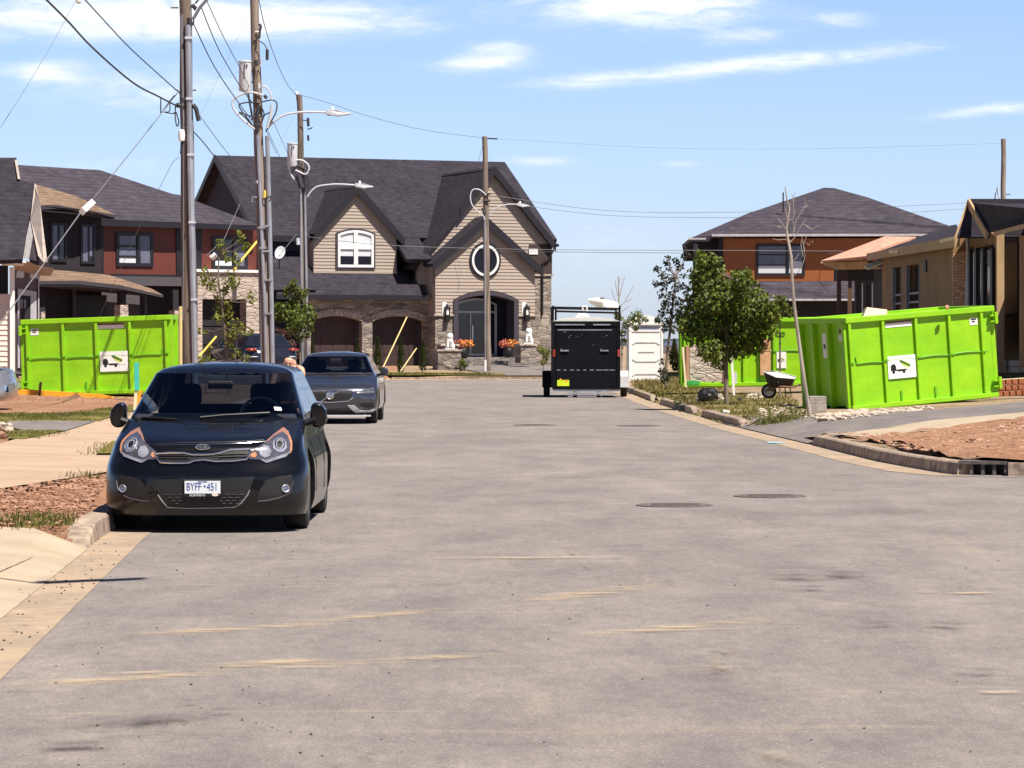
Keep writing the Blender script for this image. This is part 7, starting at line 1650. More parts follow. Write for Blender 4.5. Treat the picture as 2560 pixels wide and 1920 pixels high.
tree('maple_tree', 'dense round dark green tree in front of the rear green skip', 'tree', (1816, 995), [(1815, 930), (1816, 880), (1818, 820), (1830, 760), (1840, 700)],
     [(1765,660,34),(1740,690,26),(1768,700,44),(1800,700,36),(1735,735,28),(1770,750,40),(1850,700,26),(1862,725,46),(1815,745,48),(1885,765,46),(1725,790,36),(1760,800,52),(1815,800,60),(1870,810,60),(1915,815,38),(1930,790,22),(1735,830,34),(1790,850,56),(1850,855,46),(1885,860,30),(1800,885,40),(1775,875,34),(1850,690,22),(1868,680,14),(1710,815,20),(1920,775,24),(1755,640,18),(1790,660,22)],
     76, 'leaf_dark', 150, .115, (.055,.03), dep=1.2, seed=3)
tree('young_tree', 'light green foliage peeking out right of the dense round tree', 'tree', (1950, 985), [(1950, 850), (1948, 780)], [(1940,752,16),(1958,748,14),(1950,775,20),(1975,780,14),(1930,765,12),(1965,765,10)], 84.5, 'leaf_mid', 130, .10, (.03,.015), seed=4)
rnd = random.Random(12); cl = []
for (x, y, rr) in [(1712,640,12),(1690,652,10),(1668,648,12),(1645,672,11),(1672,668,10),(1700,665,12),(1655,690,12),(1680,700,10),(1710,690,10),(1640,708,10),(1662,712,13),(1690,720,14),(1708,715,9),(1655,735,13),(1680,742,14),(1665,760,14),(1695,755,12),(1658,780,13),(1680,782,14),(1700,775,10),(1648,797,12),(1665,805,14),(1690,800,14),(1680,822,12),(1700,825,8),(1660,825,8),(1642,800,8),(1722,632,8)]: cl.append((x, y, rr*1.02))
tree('slim_tree', 'slender dark tree with sparse leaves against the sky beside the white toilet', 'tree', (1662, 965), [(1666, 910), (1671, 860), (1676, 820), (1682, 760), (1690, 690)], cl, 100, 'leaf_blue', 75, .115, (.05,.03), seed=5, dep=.9)
tree('bush', 'dark leafy bush at the foot of the slender tree by the toilet', 'bush', (1662, 968), [(1664, 950)], [(1655,905,9),(1662,930,13),(1652,925,8),(1670,945,10),(1660,950,10),(1655,940,9)], 98, 'leaf_blue', 100, .10, (.02,.01), seed=6)
tree('young_tree', 'small tree whose leaves overlap the left edge of the white toilet', 'tree', (1555, 955), [(1555, 880), (1554, 830), (1560, 800)], [(1592,788,17),(1578,800,12),(1600,800,11),(1612,798,8),(1565,812,13),(1556,832,10),(1548,795,11),(1540,790,8),(1588,820,8),(1562,850,7)], 116, 'leaf_mid', 110, .11, (.035,.02), 'bark_pale', seed=7)
tree('bare_tree', 'leafless twiggy tree standing behind the black trailer', 'tree', (1545, 930), [(1546, 800), (1547, 740), (1546, 690)], [], 138, 'leaf_dark', 0, .1, (.05,.02), 'bark_pale', seed=8,
     branches=[[(1546,770),(1536,745),(1528,722)],[(1547,750),(1554,720),(1562,690)],[(1546,770),(1562,755),(1572,735),(1586,712)],[(1545,740),(1540,715),(1538,700)],[(1547,790),(1558,775),(1575,765)],[(1546,720),(1552,695)],[(1562,755),(1570,752),(1582,745)]])
tree('bare_tree', 'bare pale leaning sapling in front of the gap between the two right skips', 'tree', (2025, 1036), [(2012, 960), (1998, 860), (1985, 760), (1980, 690), (1978, 640), (1970, 600), (1966, 572), (1970, 545), (1974, 520), (1967, 498), (1963, 468)], [], 61, 'leaf_dark', 0, .1, (.040,.010), 'bark_pale', seed=9,
     branches=[[(1977,603),(1962,598),(1945,600),(1932,597)],[(1976,606),(1988,592),(1998,572),(2008,556),(2015,545)],[(1981,655),(1990,645),(1998,633)],[(1981,692),(1992,684),(2006,664),(2013,640),(2008,615),(2016,590)],[(2008,642),(2002,612),(2006,590)],[(2012,628),(2006,600),(2024,614),(2026,602),(2033,608),(2032,600)],[(1966,574),(1956,560),(1945,545)],[(1956,568),(1942,566)],[(1972,552),(1984,545),(1988,522)],[(1985,580),(1991,550),(2006,525),(2014,512),(2012,495)],[(2010,560),(2030,575),(2046,562)],[(1983,530),(1984,500),(1988,480)],[(1981,590),(1985,570),(1982,550)],[(2012,520),(2020,512)],[(1968,545),(1964,520)],[(1983,505),(1980,485)]])
tree('young_tree', 'slim light green young tree in front of the parked dark car', 'tree', (572, 985), [(566, 900), (562, 820), (552, 750), (545, 690), (548, 630)],
     [(547,600,9),(553,612,12),(545,620,8),(598,582,8),(603,594,11),(598,602,8),(616,612,9),(612,622,8),(560,636,11),(590,645,14),(594,660,12),(565,650,8),(510,672,12),(514,690,16),(520,708,20),(508,706,14),(572,690,16),(585,705,18),(570,712,17),(538,715,14),(550,740,18),(562,728,12),(630,731,6),(622,742,11),(630,752,9),(545,768,18),(562,785,24),(575,760,12),(545,795,14),(590,815,22),(608,828,16),(628,830,8),(580,838,16),(560,830,14),(575,860,14),(590,885,18),(615,895,12),(498,825,8),(512,828,8),(520,880,10),(506,900,12),(530,865,6)],
     88, 'leaf_light', 62, .105, (.035,.018), seed=10, dep=.7)
tree('young_tree', 'bushy mid green young tree right of the second pole, above the sedan', 'tree', (750, 960), [(750, 880), (748, 840), (742, 790)],
     [(735,708,12),(722,722,14),(712,732,9),(745,725,15),(756,738,14),(766,728,8),(700,768,16),(715,772,18),(740,770,24),(765,775,20),(782,790,14),(725,790,22),(750,800,24),(770,805,18),(700,790,16),(735,820,18),(760,828,18),(775,820,10),(748,842,14),(740,752,18)],
     112, 'leaf_mid', 120, .12, (.04,.02), seed=11, dep=1.0)
tree('bush', 'tall reddish brown shrub left of the third pole', 'bush', (712, 955), [(712, 900)], [(700,835,18),(720,832,16),(692,860,14),(712,865,20),(732,860,14),(700,890,20),(722,892,20),(738,885,12),(706,918,20),(730,915,16),(690,905,12)], 126, 'leaf_brown', 95, .12, (.04,.02), seed=12)
def cone_tree(name, label, x, ytop, ybot, w, Y, mt, seed, group=None, n=420, cat='shrub'):
    rnd = random.Random(seed); b = at(x, ybot, Y); b.z = hgt(b.x, b.y) if Y < 200 else 0; t = at(x, ytop, Y); h = t.z - b.z; R_ = w/8000*Y/2
    r = thing(name, label, cat, b, 0, group); m = MB(); m.tube([b, t], [.03, .008], 6); m.build('trunk', M['bark'], r); m = MB()
    for _ in range(n):
        q = rnd.random()**.8; z = b.z + .04 + q*h; rad = R_*(1 - q)**.55*rnd.uniform(.6, 1.08)*(1.0 if q > .12 else .8); a = rnd.uniform(0, 6.28); p = Vector((b.x + rad*math.cos(a), b.y + rad*math.sin(a), z)); s = .13*rnd.uniform(.6, 1.2)
        u_ = Vector((math.cos(a)*.35, math.sin(a)*.35, 1)).normalized(); v_ = Vector((-math.sin(a), math.cos(a), rnd.uniform(-.3,.3))); m.add([p - u_*s*.5, p + v_*s*.3, p + u_*s*.7, p - v_*s*.3], [(0,1,2,3)])
    m.build('crown', M[mt], r, fix=False); return r
for i, (x, yt, yb, w, lab) in enumerate([(782, 846, 925, 18, 'small cedar left of the left garage door'), (893, 852, 925, 18, 'small cedar at the right side of the left garage door'), (944, 848, 925, 26, 'small cedar at the left side of the right garage door'), (1002, 848, 928, 24, 'pointed cedar in the middle of the right garage door'), (1057, 856, 930, 22, 'small cedar at the right side of the right garage door')]):
    cone_tree('cedar_shrub', lab, x, yt, yb, w, 144.5 + i*.6, 'leaf_cedar', 20+i, 'small cedars before the garage doors')
cone_tree('conifer', 'tiny dark conifer far off between the toilet and the stone veneer panel', 1686, 850, 905, 22, 180, 'leaf_cedar', 31, cat='tree')
tree('bush', 'low hedge bushes seen in the gap behind the slender tree', 'bush', (1695, 925), [(1695, 905)], [(1690,892,14),(1705,895,14),(1680,900,12),(1700,912,14),(1712,905,10),(1688,915,12),(1675,885,8)], 135, 'leaf_mid', 100, .14, (.03,.02), seed=32)
tree('bush', 'yellowish green bush right of the entrance steps', 'bush', (1358, 915), [(1358, 900)], [(1352,872,10),(1360,880,11),(1366,895,10),(1358,905,9),(1370,880,8)], 150, 'leaf_light', 110, .12, (.02,.01), seed=33)
tree('bush', 'small dark green bush at the foot of the left stone pier', 'bush', (1156, 932), [(1156, 920)], [(1156,905,9),(1150,915,8),(1163,913,9),(1156,922,8)], 148.5, 'leaf_dark', 110, .11, (.02,.01), seed=34)
tree('bush', 'green weedy bush at the foot of the bare leaning sapling', 'bush', (1998, 1058), [(1998, 1045)], [(1990,1030,14),(2005,1035,16),(1980,1042,12),(2000,1050,14),(2012,1020,9),(1995,1012,7),(2018,1045,8)], 61.5, 'leaf_mid', 100, .06, (.02,.01), seed=35)
tree('bush', 'weeds growing over the kerb beside the dark lump', 'bush', (1705, 1018), [(1705, 1008)], [(1698,1000,9),(1708,995,8),(1690,1005,6),(1725,1012,7),(1700,985,6)], 75.5, 'leaf_mid', 100, .06, (.01,.01), seed=36)
tree('bush', 'low dark shrubs between the yellow guard and the pole base', 'bush', (515, 960), [(515, 940)], [(505,905,10),(520,895,8),(512,920,12),(530,905,8)], 90, 'leaf_mid', 90, .09, (.02,.01), seed=37)

# grass and weeds
def blades(mb, x, y, n, h, rnd, spread=.12, w=.012):
    for _ in range(n):
        px, py = x + rnd.gauss(0, spread), y + rnd.gauss(0, spread); z = hgt(px, py); a = rnd.uniform(0, 6.28); hh = h*rnd.uniform(.4, 1.2); l = rnd.uniform(.1, .6)*hh; dx, dy = math.cos(a), math.sin(a)
        mb.add([(px - dy*w, py + dx*w, z), (px + dy*w, py - dx*w, z), (px + dx*l*.4 + dy*w*.7, py + dy*l*.4 - dx*w*.7, z + hh*.6), (px + dx*l, py + dy*l, z + hh)], [(0,1,2,3)])
def grass(name, poly, n, h, mt, label, seed, patchy=.0, w=.012, per=5):
    rnd = random.Random(seed); m = MB(); xs = [p[0] for p in poly]; ys = [p[1] for p in poly]; k = 0; t = 0
    while k < n and t < n*30:
        t += 1; x = rnd.uniform(min(xs), max(xs)); y = rnd.uniform(min(ys), max(ys))
        if inside((x, y), poly) and (not patchy or math.sin(x*2.1+seed)*math.sin(y*1.3) + rnd.random() > patchy): blades(m, x, y, per, h, rnd, w=w); k += 1
    return tag(m.build(name, M[mt], None, local=True, fix=False), label, 'grass', kind='stuff')
M['grass_weedy'] = groundmat('grass_weedy', [(.17,.14,.045), (.27,.205,.10), (.40,.31,.20), (.09,.08,.03)], 1.1, 8, 1)
M['blade_green'] = leafmat('blade_green', (.07,.085,.012), (.16,.16,.03), (.30,.26,.09)); M['blade_dry'] = leafmat('blade_dry', (.14,.12,.03), (.28,.22,.08), (.42,.34,.17))
wp = PG((1590, 966), (1700, 962), (1850, 988), (1960, 982), (1990, 1010), (1975, 1045), (1880, 1048), (1848, 1044), (1800, 1050), (1765, 1036), (1640, 1008), (1585, 985))
sheet('lawn', wp, M['grass_weedy'], .012, .6, rough=.02)
grass('weedy_grass', wp, 1500, .07, 'blade_dry', 'patchy dry grass and weeds on the verge right of the trailer', 1, .5, .009)
grass('weedy_grass', wp, 420, .13, 'blade_green', 'taller green weeds on the verge around the dense tree', 2, .75, .010)
grass('weedy_grass', [(3.9, 100), (6.5, 97), (7.5, 125), (4.6, 125)], 900, .2, 'blade_dry', 'rough grass around the white toilet', 3, .3, .014)
grass('weedy_grass', PG((1900, 1046), (1990, 1046), (1985, 1056), (1900, 1064)), 200, .10, 'blade_green', 'thin grass strip beside the driveway edge', 4, .2, .008)
grass('lawn_grass', PG((-20, 1036), (180, 1036), (300, 1022), (340, 1016), (290, 1043), (230, 1057), (-20, 1057)), 1700, .06, 'blade_green', 'short green lawn between the timber boards and the footpath', 5, .1, .008, 6)
grass('lawn_grass', PG((35, 1082), (158, 1082), (60, 1102), (20, 1100)), 260, .06, 'blade_green', 'small grass wedge between the grey drive and the footpath', 6, .2, .008)
grass('lawn_grass', PG((240, 1142), (280, 1110), (300, 1110), (296, 1142)), 160, .06, 'blade_green', 'grass patch beside the left mirror of the black hatchback', 7, 0, .006)
grass('weeds', PG((30, 1302), (175, 1300), (180, 1324), (35, 1326)), 60, .09, 'blade_green', 'green weeds along the edge of the concrete apron', 8, .35, .006, 8)
grass('weeds', PG((180, 1192), (270, 1185), (272, 1200), (190, 1204)), 24, .08, 'blade_green', 'weeds at the upper edge of the red soil', 9, .3, .005, 7)
grass('weedy_grass', [(-6, 141.4), (-1.0, 141.6), (-1, 143.6), (-6, 144)], 400, .1, 'blade_green', 'thin grass strip before the garage doors of the stone house', 10, 0, .02)
# soil clods
def clods(poly, n, r0, r1, mt, label, seed, name='soil_clods'):
    rnd = random.Random(seed); m = MB(); xs = [p[0] for p in poly]; ys = [p[1] for p in poly]; k = 0
    while k < n:
        x = rnd.uniform(min(xs), max(xs)); y = rnd.uniform(min(ys), max(ys))
        if inside((x, y), poly): r_ = rnd.uniform(r0, r1)*(1.8 if rnd.random() < .06 else 1); m.blob((x, y, hgt(x, y) + .03), r_, 1, .35, (1.3, 1.3, .6), rnd); k += 1
    return tag(m.build(name, M[mt], None, local=True), label, 'soil', kind='stuff')
M['clod'] = mat('clod', (.22,.105,.06), .95, scale=3, col2=(.42,.25,.165)); M['clod2'] = mat('clod2', (.40,.26,.18), .95, scale=3, col2=(.52,.38,.28))
sv = PG((-10, 1232), (150, 1206), (272, 1192), (236, 1260), (228, 1322), (150, 1318), (-10, 1322))
clods(sv, 1300, .005, .019, 'clod', 'rough red soil clods on the verge left of the black hatchback', 1)
sb = PG((2080, 1103), (2260, 1092), (2400, 1076), (2560, 1054), (2570, 1150), (2460, 1150), (2370, 1138), (2250, 1126), (2150, 1112))
clods(sb, 1700, .008, .03, 'clod', 'red soil clods on the bed behind the drain', 2); clods(sb, 160, .01, .03, 'clod2', 'pale stones among the red soil behind the drain', 3)
rb = PG((2010, 1046), (2120, 1030), (2330, 1018), (2340, 1028), (2200, 1044), (2060, 1058)); clods(rb, 420, .012, .06, 'rock', 'pale rubble along the foot of the tilted skip', 4, 'rubble')
clods(PG((1855, 992), (1900, 984), (1935, 988), (1930, 998), (1870, 999)), 60, .03, .07, 'rock', 'whitish stones on the verge under the wheelbarrow', 5, 'rubble')
clods(PG((1895, 1030), (1960, 1012), (1985, 1016), (1975, 1045), (1900, 1050)), 60, .02, .06, 'rock', 'scattered pale stones near the leaning sapling', 6, 'rubble')
clods(PG((1560, 985), (1640, 1010), (1760, 1040), (1765, 1046), (1640, 1020), (1560, 996)), 90, .015, .035, 'rock', 'crumbled concrete and gravel along the broken kerb', 7, 'rubble')
for x, y, r_ in ((1812, 1034, .05), (1820, 1035, .045)):
    p = G(x, y); m = MB(); m.blob(p + Vector((0,0,r_*.7)), r_, 2, .1); mesh_thing(m, 'stone', M['white'], 'round white stone by the kerb gap, ' + ('left one of the pair' if x == 1812 else 'right one of the pair'), 'stone', 'white stones by the kerb')

# ------------------------------------------------------------------ site clutter on the right
def on(px, py, Y): p = at(px, py, Y); return p
# stone veneer panel
Yv = 84; m = MB(); m.prism([at(1724, 862, Yv), at(1806, 858, Yv), at(1806, 955, Yv), at(1724, 955, Yv)], Vector((0, .18, 0))); r = thing('stone_crate', 'upright crate of pale stone veneer under the dense tree', 'stone panel', at(1765, 957, Yv)); m.build('stone_face', M['stone_fine'], r)
m = MB(); m.prism([at(1716, 866, Yv), at(1723, 864, Yv), at(1723, 955, Yv), at(1716, 955, Yv)], Vector((0, .9, 0))); m.build('side_board', M['terracotta'], r)
m = MB(); m.prism([at(1808, 862, Yv), at(1815, 862, Yv), at(1815, 960, Yv), at(1808, 960, Yv)], Vector((0, .9, 0))); m.build('side_board', M['rust'], r)
m = MB(); a = at(1717, 964, Yv-.4); m.box((a.x, a.y, a.z), (a.x+.34, a.y+.5, a.z+.12)); m.box((a.x+.02, a.y-.02, a.z+.02), (a.x+.30, a.y, a.z+.10)); mesh_thing(m, 'green_crate', mat('green_crate', (.03,.30,.05), .5, col2=(.06,.42,.10)), 'small green crate at the foot of the stone veneer panel', 'crate')
rnd = random.Random(8)
for i, (x, y, r_, mt, lab) in enumerate([(1772, 958, .26, 'black', 'dark crumpled tarp heaped behind the grey boulder'), (1782, 975, .21, 'rock_grey', 'large grey boulder under the dense tree'), (1752, 985, .12, 'rock_grey', 'smaller grey stone left of the large boulder'), (1799, 985, .10, 'rock', 'pale chunk right of the large boulder'), (1759, 983, .06, 'white', 'white lump beside the grey stone'), (1718, 1004, .17, 'black', 'dark lump of asphalt lying on the kerb'), (1848, 992, .07, 'black', 'small dark stone beside the tree trunk')]):
    Yr = 80 if y < 1000 else 74.5; p = at(x, y, Yr); p.z = hgt(p.x, p.y) + r_*.55; m = MB(); m.blob(p, r_, 3, .07, (1.15, 1, .8), rnd); mesh_thing(m, 'boulder' if mt != 'black' else 'dark_heap', M[mt], lab, 'stone')
def stake(pts, Y, w, mt, label, name='wooden_stake', th=.03):
    m = MB(); (x0, y0), (x1, y1) = pts; h = w/2; m.prism([at(x0-h, y0, Y), at(x0+h, y0, Y), at(x1+h, y1, Y), at(x1-h, y1, Y)], Vector((0, th, 0))); mesh_thing(m, name, M[mt], label, 'stake', bevel=.003)
stake(((1707, 868), (1715, 968)), 81, 5, 'lumber_pale', 'pale upright stake left of the stone veneer panel'); stake(((1827, 856), (1835, 988)), 80, 6, 'white', 'white painted stake right of the tree trunk')
stake(((1838, 930), (1838, 960)), 83, 8, 'galv_white', 'short white sheet leaning by the skip corner', 'white_sheet')
# concrete block
m = MB(); a = at(2023, 1030, 66); m.box((a.x, 66, a.z), (a.x+.36, 66.4, a.z+.16)); m.box((a.x+.005, 66.01, a.z+.163), (a.x+.355, 66.39, a.z+.325)); mesh_thing(m, 'concrete_blocks', M['rock_grey'], 'two stacked grey concrete blocks right of the leaning sapling', 'block', bevel=.01)
# wheelbarrow
Yw = 80; wb = thing('wheelbarrow', 'wheelbarrow with black tray and pale load in front of the rear green skip', 'wheelbarrow', on(1948, 990, Yw))
m = MB(); top = [at(1908, 929, Yw-.2), at(1940, 929, Yw+.3), at(1990, 942, Yw+.25), at(1986, 947, Yw-.3), at(1940, 943, Yw-.35)]; bot = [at(1920, 965, Yw-.1), at(1940, 965, Yw+.15), at(1980, 968, Yw+.15), at(1975, 970, Yw-.15), at(1938, 970, Yw-.2)]
m.add(top + bot, [(9,8,7,6,5)] + [(i, (i+1) % 5, 5+(i+1) % 5, 5+i) for i in range(5)]); o = m.build('tray', M['plastic_black'], wb); sm = o.modifiers.new('s', 'SOLIDIFY'); sm.thickness = .015
m = MB(); m.tube(top + [top[0]], .013, 6); m.build('rim', M['galv_white'], wb)
m = MB(); c_ = sum(top, Vector())/5; m.add([t.lerp(c_, .06) - Vector((0,0,.012)) for t in top] + [c_ + Vector((0,0,.03))], [(i, (i+1) % 5, 5) for i in range(5)]); m.build('load', M['white_dirty'], wb)
m = MB()
for dy in (-.25, .2): m.tube([at(1912, 978, Yw+dy*.2), at(1950, 966, Yw+dy), at(1985, 968, Yw+dy), at(2008, 957, Yw+dy*1.2)], .022, 8)
m.build('handle', M['rust'], wb)
for dy in (-.22, .22):
    m = MB(); m.tube([at(1962, 966, Yw+dy), at(1964, 992, Yw+dy), at(1978, 994, Yw+dy), at(1975, 968, Yw+dy)], .014, 6); m.build('leg', M['black'], wb)
t, rm = wheel(.19, .08, 24); w = t.build('wheel', M['tyre'], wb, smooth=True, local=True); w.rotation_euler = (0, 0, R(80)); pp = at(1922, 978, Yw); w.location = pp - wb.location
rm.build('rim', M['galv'], w, local=True)
m = MB(); m.tube([at(1920, 950, Yw-.3), at(1925, 975, Yw-.15)], .02); m.tube([at(1945, 955, Yw-.33), at(1930, 978, Yw-.1)], .02); m.build('strut', M['black'], wb)
# stacked bricks by the skip, each one a brick
first = None; rnd = random.Random(6); fd = Vector((1, .06, 0)).normalized()
P0 = at(2478, 1009, 72.2); P0.z = hgt(P0.x+.7, P0.y)+.02
for row in range(3):
    for k in range(10 if row < 2 else 8):
        if first is None:
            m = MB(); m.box((0, 0, 0), (.115, .22, .11)); m.box((.012, -.002, .012), (.05, 0, .098)); m.box((.064, -.002, .012), (.103, 0, .098)); first = m.build('brick', M['brickred'], None, local=True, bevel=.004); o = first
        else: o = first.copy(); COL.objects.link(o)
        o.location = P0 + Vector((k*.145 + row*.05 + (.10 if row == 2 else 0), k*.006, row*.135 + k*.145*.05)); o.rotation_euler = (0, -R(3.4), rnd.uniform(-.05, .05)); tag(o, ['reddish brick in the lowest row of the stack right of the tilted skip', 'reddish brick in the middle row of the stack right of the tilted skip', 'reddish brick in the top row of the stack right of the tilted skip'][row], 'brick', 'bricks stacked by the tilted skip')
for row in range(3):
    m = MB(); a = P0 + Vector((0, .005, row*.135 + .112)); m.slab([a, a + Vector((1.5, .06, .09)), a + Vector((1.5, .35, .09)), a + Vector((0, .28, 0))], .012); mesh_thing(m, 'spacer_board', M['terracotta' if row < 2 else 'lumber_pale'], ['lowest thin board between the brick rows', 'middle thin board between the brick rows', 'pale sheet lying on top of the brick stack'][row], 'board')
# ------------------------------------------------------------------ clutter on the left
m = MB(); a = [at(x, y, 76.5) for x, y in ((37, 975), (60, 973), (250, 986), (280, 992), (283, 997), (245, 996), (160, 992), (36, 986))]; m.prism(a, Vector((0, .25, .0))); mesh_thing(m, 'orange_strip', M['orange'], 'flat orange plastic strip lying along the foot of the left skip', 'plastic strip')
mound = MB(); n = 60
for i in range(n+1):
    px = 22 + (345-22)*i/n; nz_ = 2.2*math.sin(i*.9) + 1.6*math.sin(i*2.3)
    bump_ = 8*math.exp(-((px-188)/14)**2)
    for (py, Y) in ((1013 + px*.02, 70), (1003 + px*.02, 70.6), (992 + .03*px + nz_*.5, 72.3), (985.5 + .04*px + nz_*.6 - bump_, 74.5), (990 + .04*px, 78)): mound.v.append(tuple(at(px, py, Y)))
for i in range(n):
    for j in range(4): mound.f.append((i*5+j, (i+1)*5+j, (i+1)*5+j+1, i*5+j+1))
o = mound.build('soil_mound', M['soil'], None, local=True); o['kind'] = 'structure'
m = MB(); m.prism([at(88, 1014, 69), at(290, 1022, 69), at(290, 1027, 69), at(170, 1030, 69), at(88, 1026, 69)], Vector((0, .04, 0))); mesh_thing(m, 'form_board', M['lumber_pale'], 'long pale timber board on edge before the left skip', 'board')
m = MB(); m.prism([at(24, 1013, 69.2), at(86, 1014, 69.2), at(86, 1026, 69.2), at(22, 1024, 69.2)], Vector((0, .04, 0))); mesh_thing(m, 'form_board', M['concrete'], 'short pinkish timber board left of the long pale board', 'board')
stake(((82, 992), (86, 1027)), 68.9, 5, 'terracotta', 'brown stake holding the left end of the pale board'); stake(((207, 992), (208, 1033)), 68.9, 5, 'terracotta', 'brown stake holding the right part of the pale board')
stake(((102, 955), (98, 990)), 76.3, 6, 'rust', 'dark stake in front of the left skip')
stake(((341, 906), (342, 976)), 62, 11, 'teal', 'wooden stake painted turquoise left of the black hatchback', 'marker_stake', .05); stake(((340, 974), (337, 1025)), 62.02, 8, 'lumber_pale', 'pale lower stake under the turquoise marker'); stake(((352, 976), (342, 1012)), 62.6, 8, 'orange', 'orange painted stake leaning by the turquoise marker', 'marker_stake')
m = MB(); p = G(150, 1042); m.lathe([(.09, 0), (.11, .03), (.07, .05)], p + Vector((0,0,.0)), 14); mesh_thing(m, 'black_lid', M['black'], 'small black lid in the left lawn', 'lid')
rnd = random.Random(15)
for i, (x, y, r_, lab) in enumerate([(4, 1075, .11, 'broad pale stone at the left edge of the lawn'), (20, 1068, .06, 'small pale stone right of the broad stone at the left edge'), (22, 1080, .07, 'pale stone just above the red soil at the left edge'), (2, 1095, .08, 'reddish clod at the left edge below the pale stones')]):
    p = G(x, y); m = MB(); m.blob(p + Vector((0, 0, r_*.5)), r_, 2, .2, (1.2, 1, .7), rnd); mesh_thing(m, 'stone', M['rock'] if i < 3 else M['clod'], lab, 'stone')
# apron joint lines
# ------------------------------------------------------------------ entrance piers, lions, planters
def pier(x0, x1, y0, y1, Y, label, d=.9, cap=True):
    r = thing('stone_pier', label, 'pier', on((x0+x1)/2, y1, Y)); a = at(x0, y0, Y); b = at(x1, y1, Y); Mr = Matrix.Translation((a.x, Y, 0)) @ Matrix.Rotation(R(18), 4, 'Z'); w = (b.x-a.x)*.93
    m = MB(); m.box((0, 0, b.z), (w, d, a.z), Mr); m.build('stonework', M['stone_tan'], r)
    m = MB(); m.box((-.06, -.06, a.z), (w+.06, d+.06, a.z+.09), Mr); m.build('cap_stone', M['stone_pale'], r); return a.z+.09, Mr, w
zc1, M1, w1 = pier(1095, 1160, 878, 936, 151, 'stone pier with lion left of the entrance steps', .9)
m_ = pier(1104, 1150, 865, 880, 152.4, 'upper stone block behind the left pier', .8)
zc2, M2, w2 = pier(1302, 1344, 864, 908, 154.5, 'stone pier with lion right of the entrance steps', .9)
def lion(label, px, Y, z, f=1):
    r = thing('lion_statue', label, 'statue', (at(px, 860, Y).x, Y, z), 0, 'white lion statues on the entrance piers'); x = 0
    P = Vector(r.location); m = MB()
    m.box(tuple(P + Vector((-.22, -.2, 0))), tuple(P + Vector((.22, .25, .06)))); m.build('plinth', M['white'], r)
    bm = bpy.data.meshes.new('lion'); vs = [(0,.12,.18),(0,.05,.32),(0,-.04,.46),(0,-.10,.60),(0,-.22,.60),(.10,-.14,.34),(.11,-.17,.18),(.11,-.19,.07),(-.10,-.14,.34),(-.11,-.17,.18),(-.11,-.19,.07),(.16,.08,.14),(.17,-.06,.08),(-.16,.08,.14),(-.17,-.06,.08)]
    es = [(0,1),(1,2),(2,3),(3,4),(2,5),(5,6),(6,7),(2,8),(8,9),(9,10),(0,11),(11,12),(0,13),(13,14)]; rs = [.15,.15,.13,.12,.06,.06,.05,.06,.06,.05,.06,.09,.06,.09,.06]
    bm.from_pydata(vs, es, []); o = bpy.data.objects.new('body', bm); COL.objects.link(o); o.parent = r; bm.materials.append(M['white']); sk = o.modifiers.new('skin', 'SKIN'); 
    for i, q in enumerate(rs): bm.skin_vertices[0].data[i].radius = (q, q)
    bm.skin_vertices[0].data[0].use_root = True; o.modifiers.new('ss', 'SUBSURF').render_levels = 2
    m = MB(); m.blob(P + Vector((0, -.06, .60)), .17, 2, .08, (1, .8, 1.05)); m.build('mane', M['white_dirty'], r, smooth=True)
lion('white seated lion statue on the left pier', 1125, 151.4, zc1+.0); lion('white seated lion statue on the right pier', 1322, 154.9, zc2)
def planter(label, px, ybot, ytop, w, Y, seed):
    b = at(px, ybot, Y); t = at(px, ytop, Y); r = thing('flower_planter', label, 'planter', b, 0, 'black pots of orange flowers by the entrance'); h = t.z - b.z; q = w/8000*Y/2
    m = MB(); m.lathe([(q*.7, 0), (q, h*.35), (q*.95, h*.75), (q*.72, h*.97), (q*.8, h)], b, 20); m.build('pot', M['black'], r, smooth=True)
    rnd = random.Random(seed)
    for nm, mt, n in (('blossoms', 'flower_orange', 170), ('blossoms', 'flower_pink', 170), ('foliage', 'leaf_mid', 60)):
        m = MB(); leaves(m, t + Vector((-.1 if mt == 'flower_pink' else .1, 0, .18)), .42, n, .10, rnd, (1.05, .7, .55)); m.build(nm, M[mt], r, fix=False)
planter('black pot of orange flowers right of the front door', 1271, 894, 868, 28, 157.0, 1); planter('black pot of orange and pink flowers behind the left pier', 1158, 896, 868, 28, 155.0, 2)

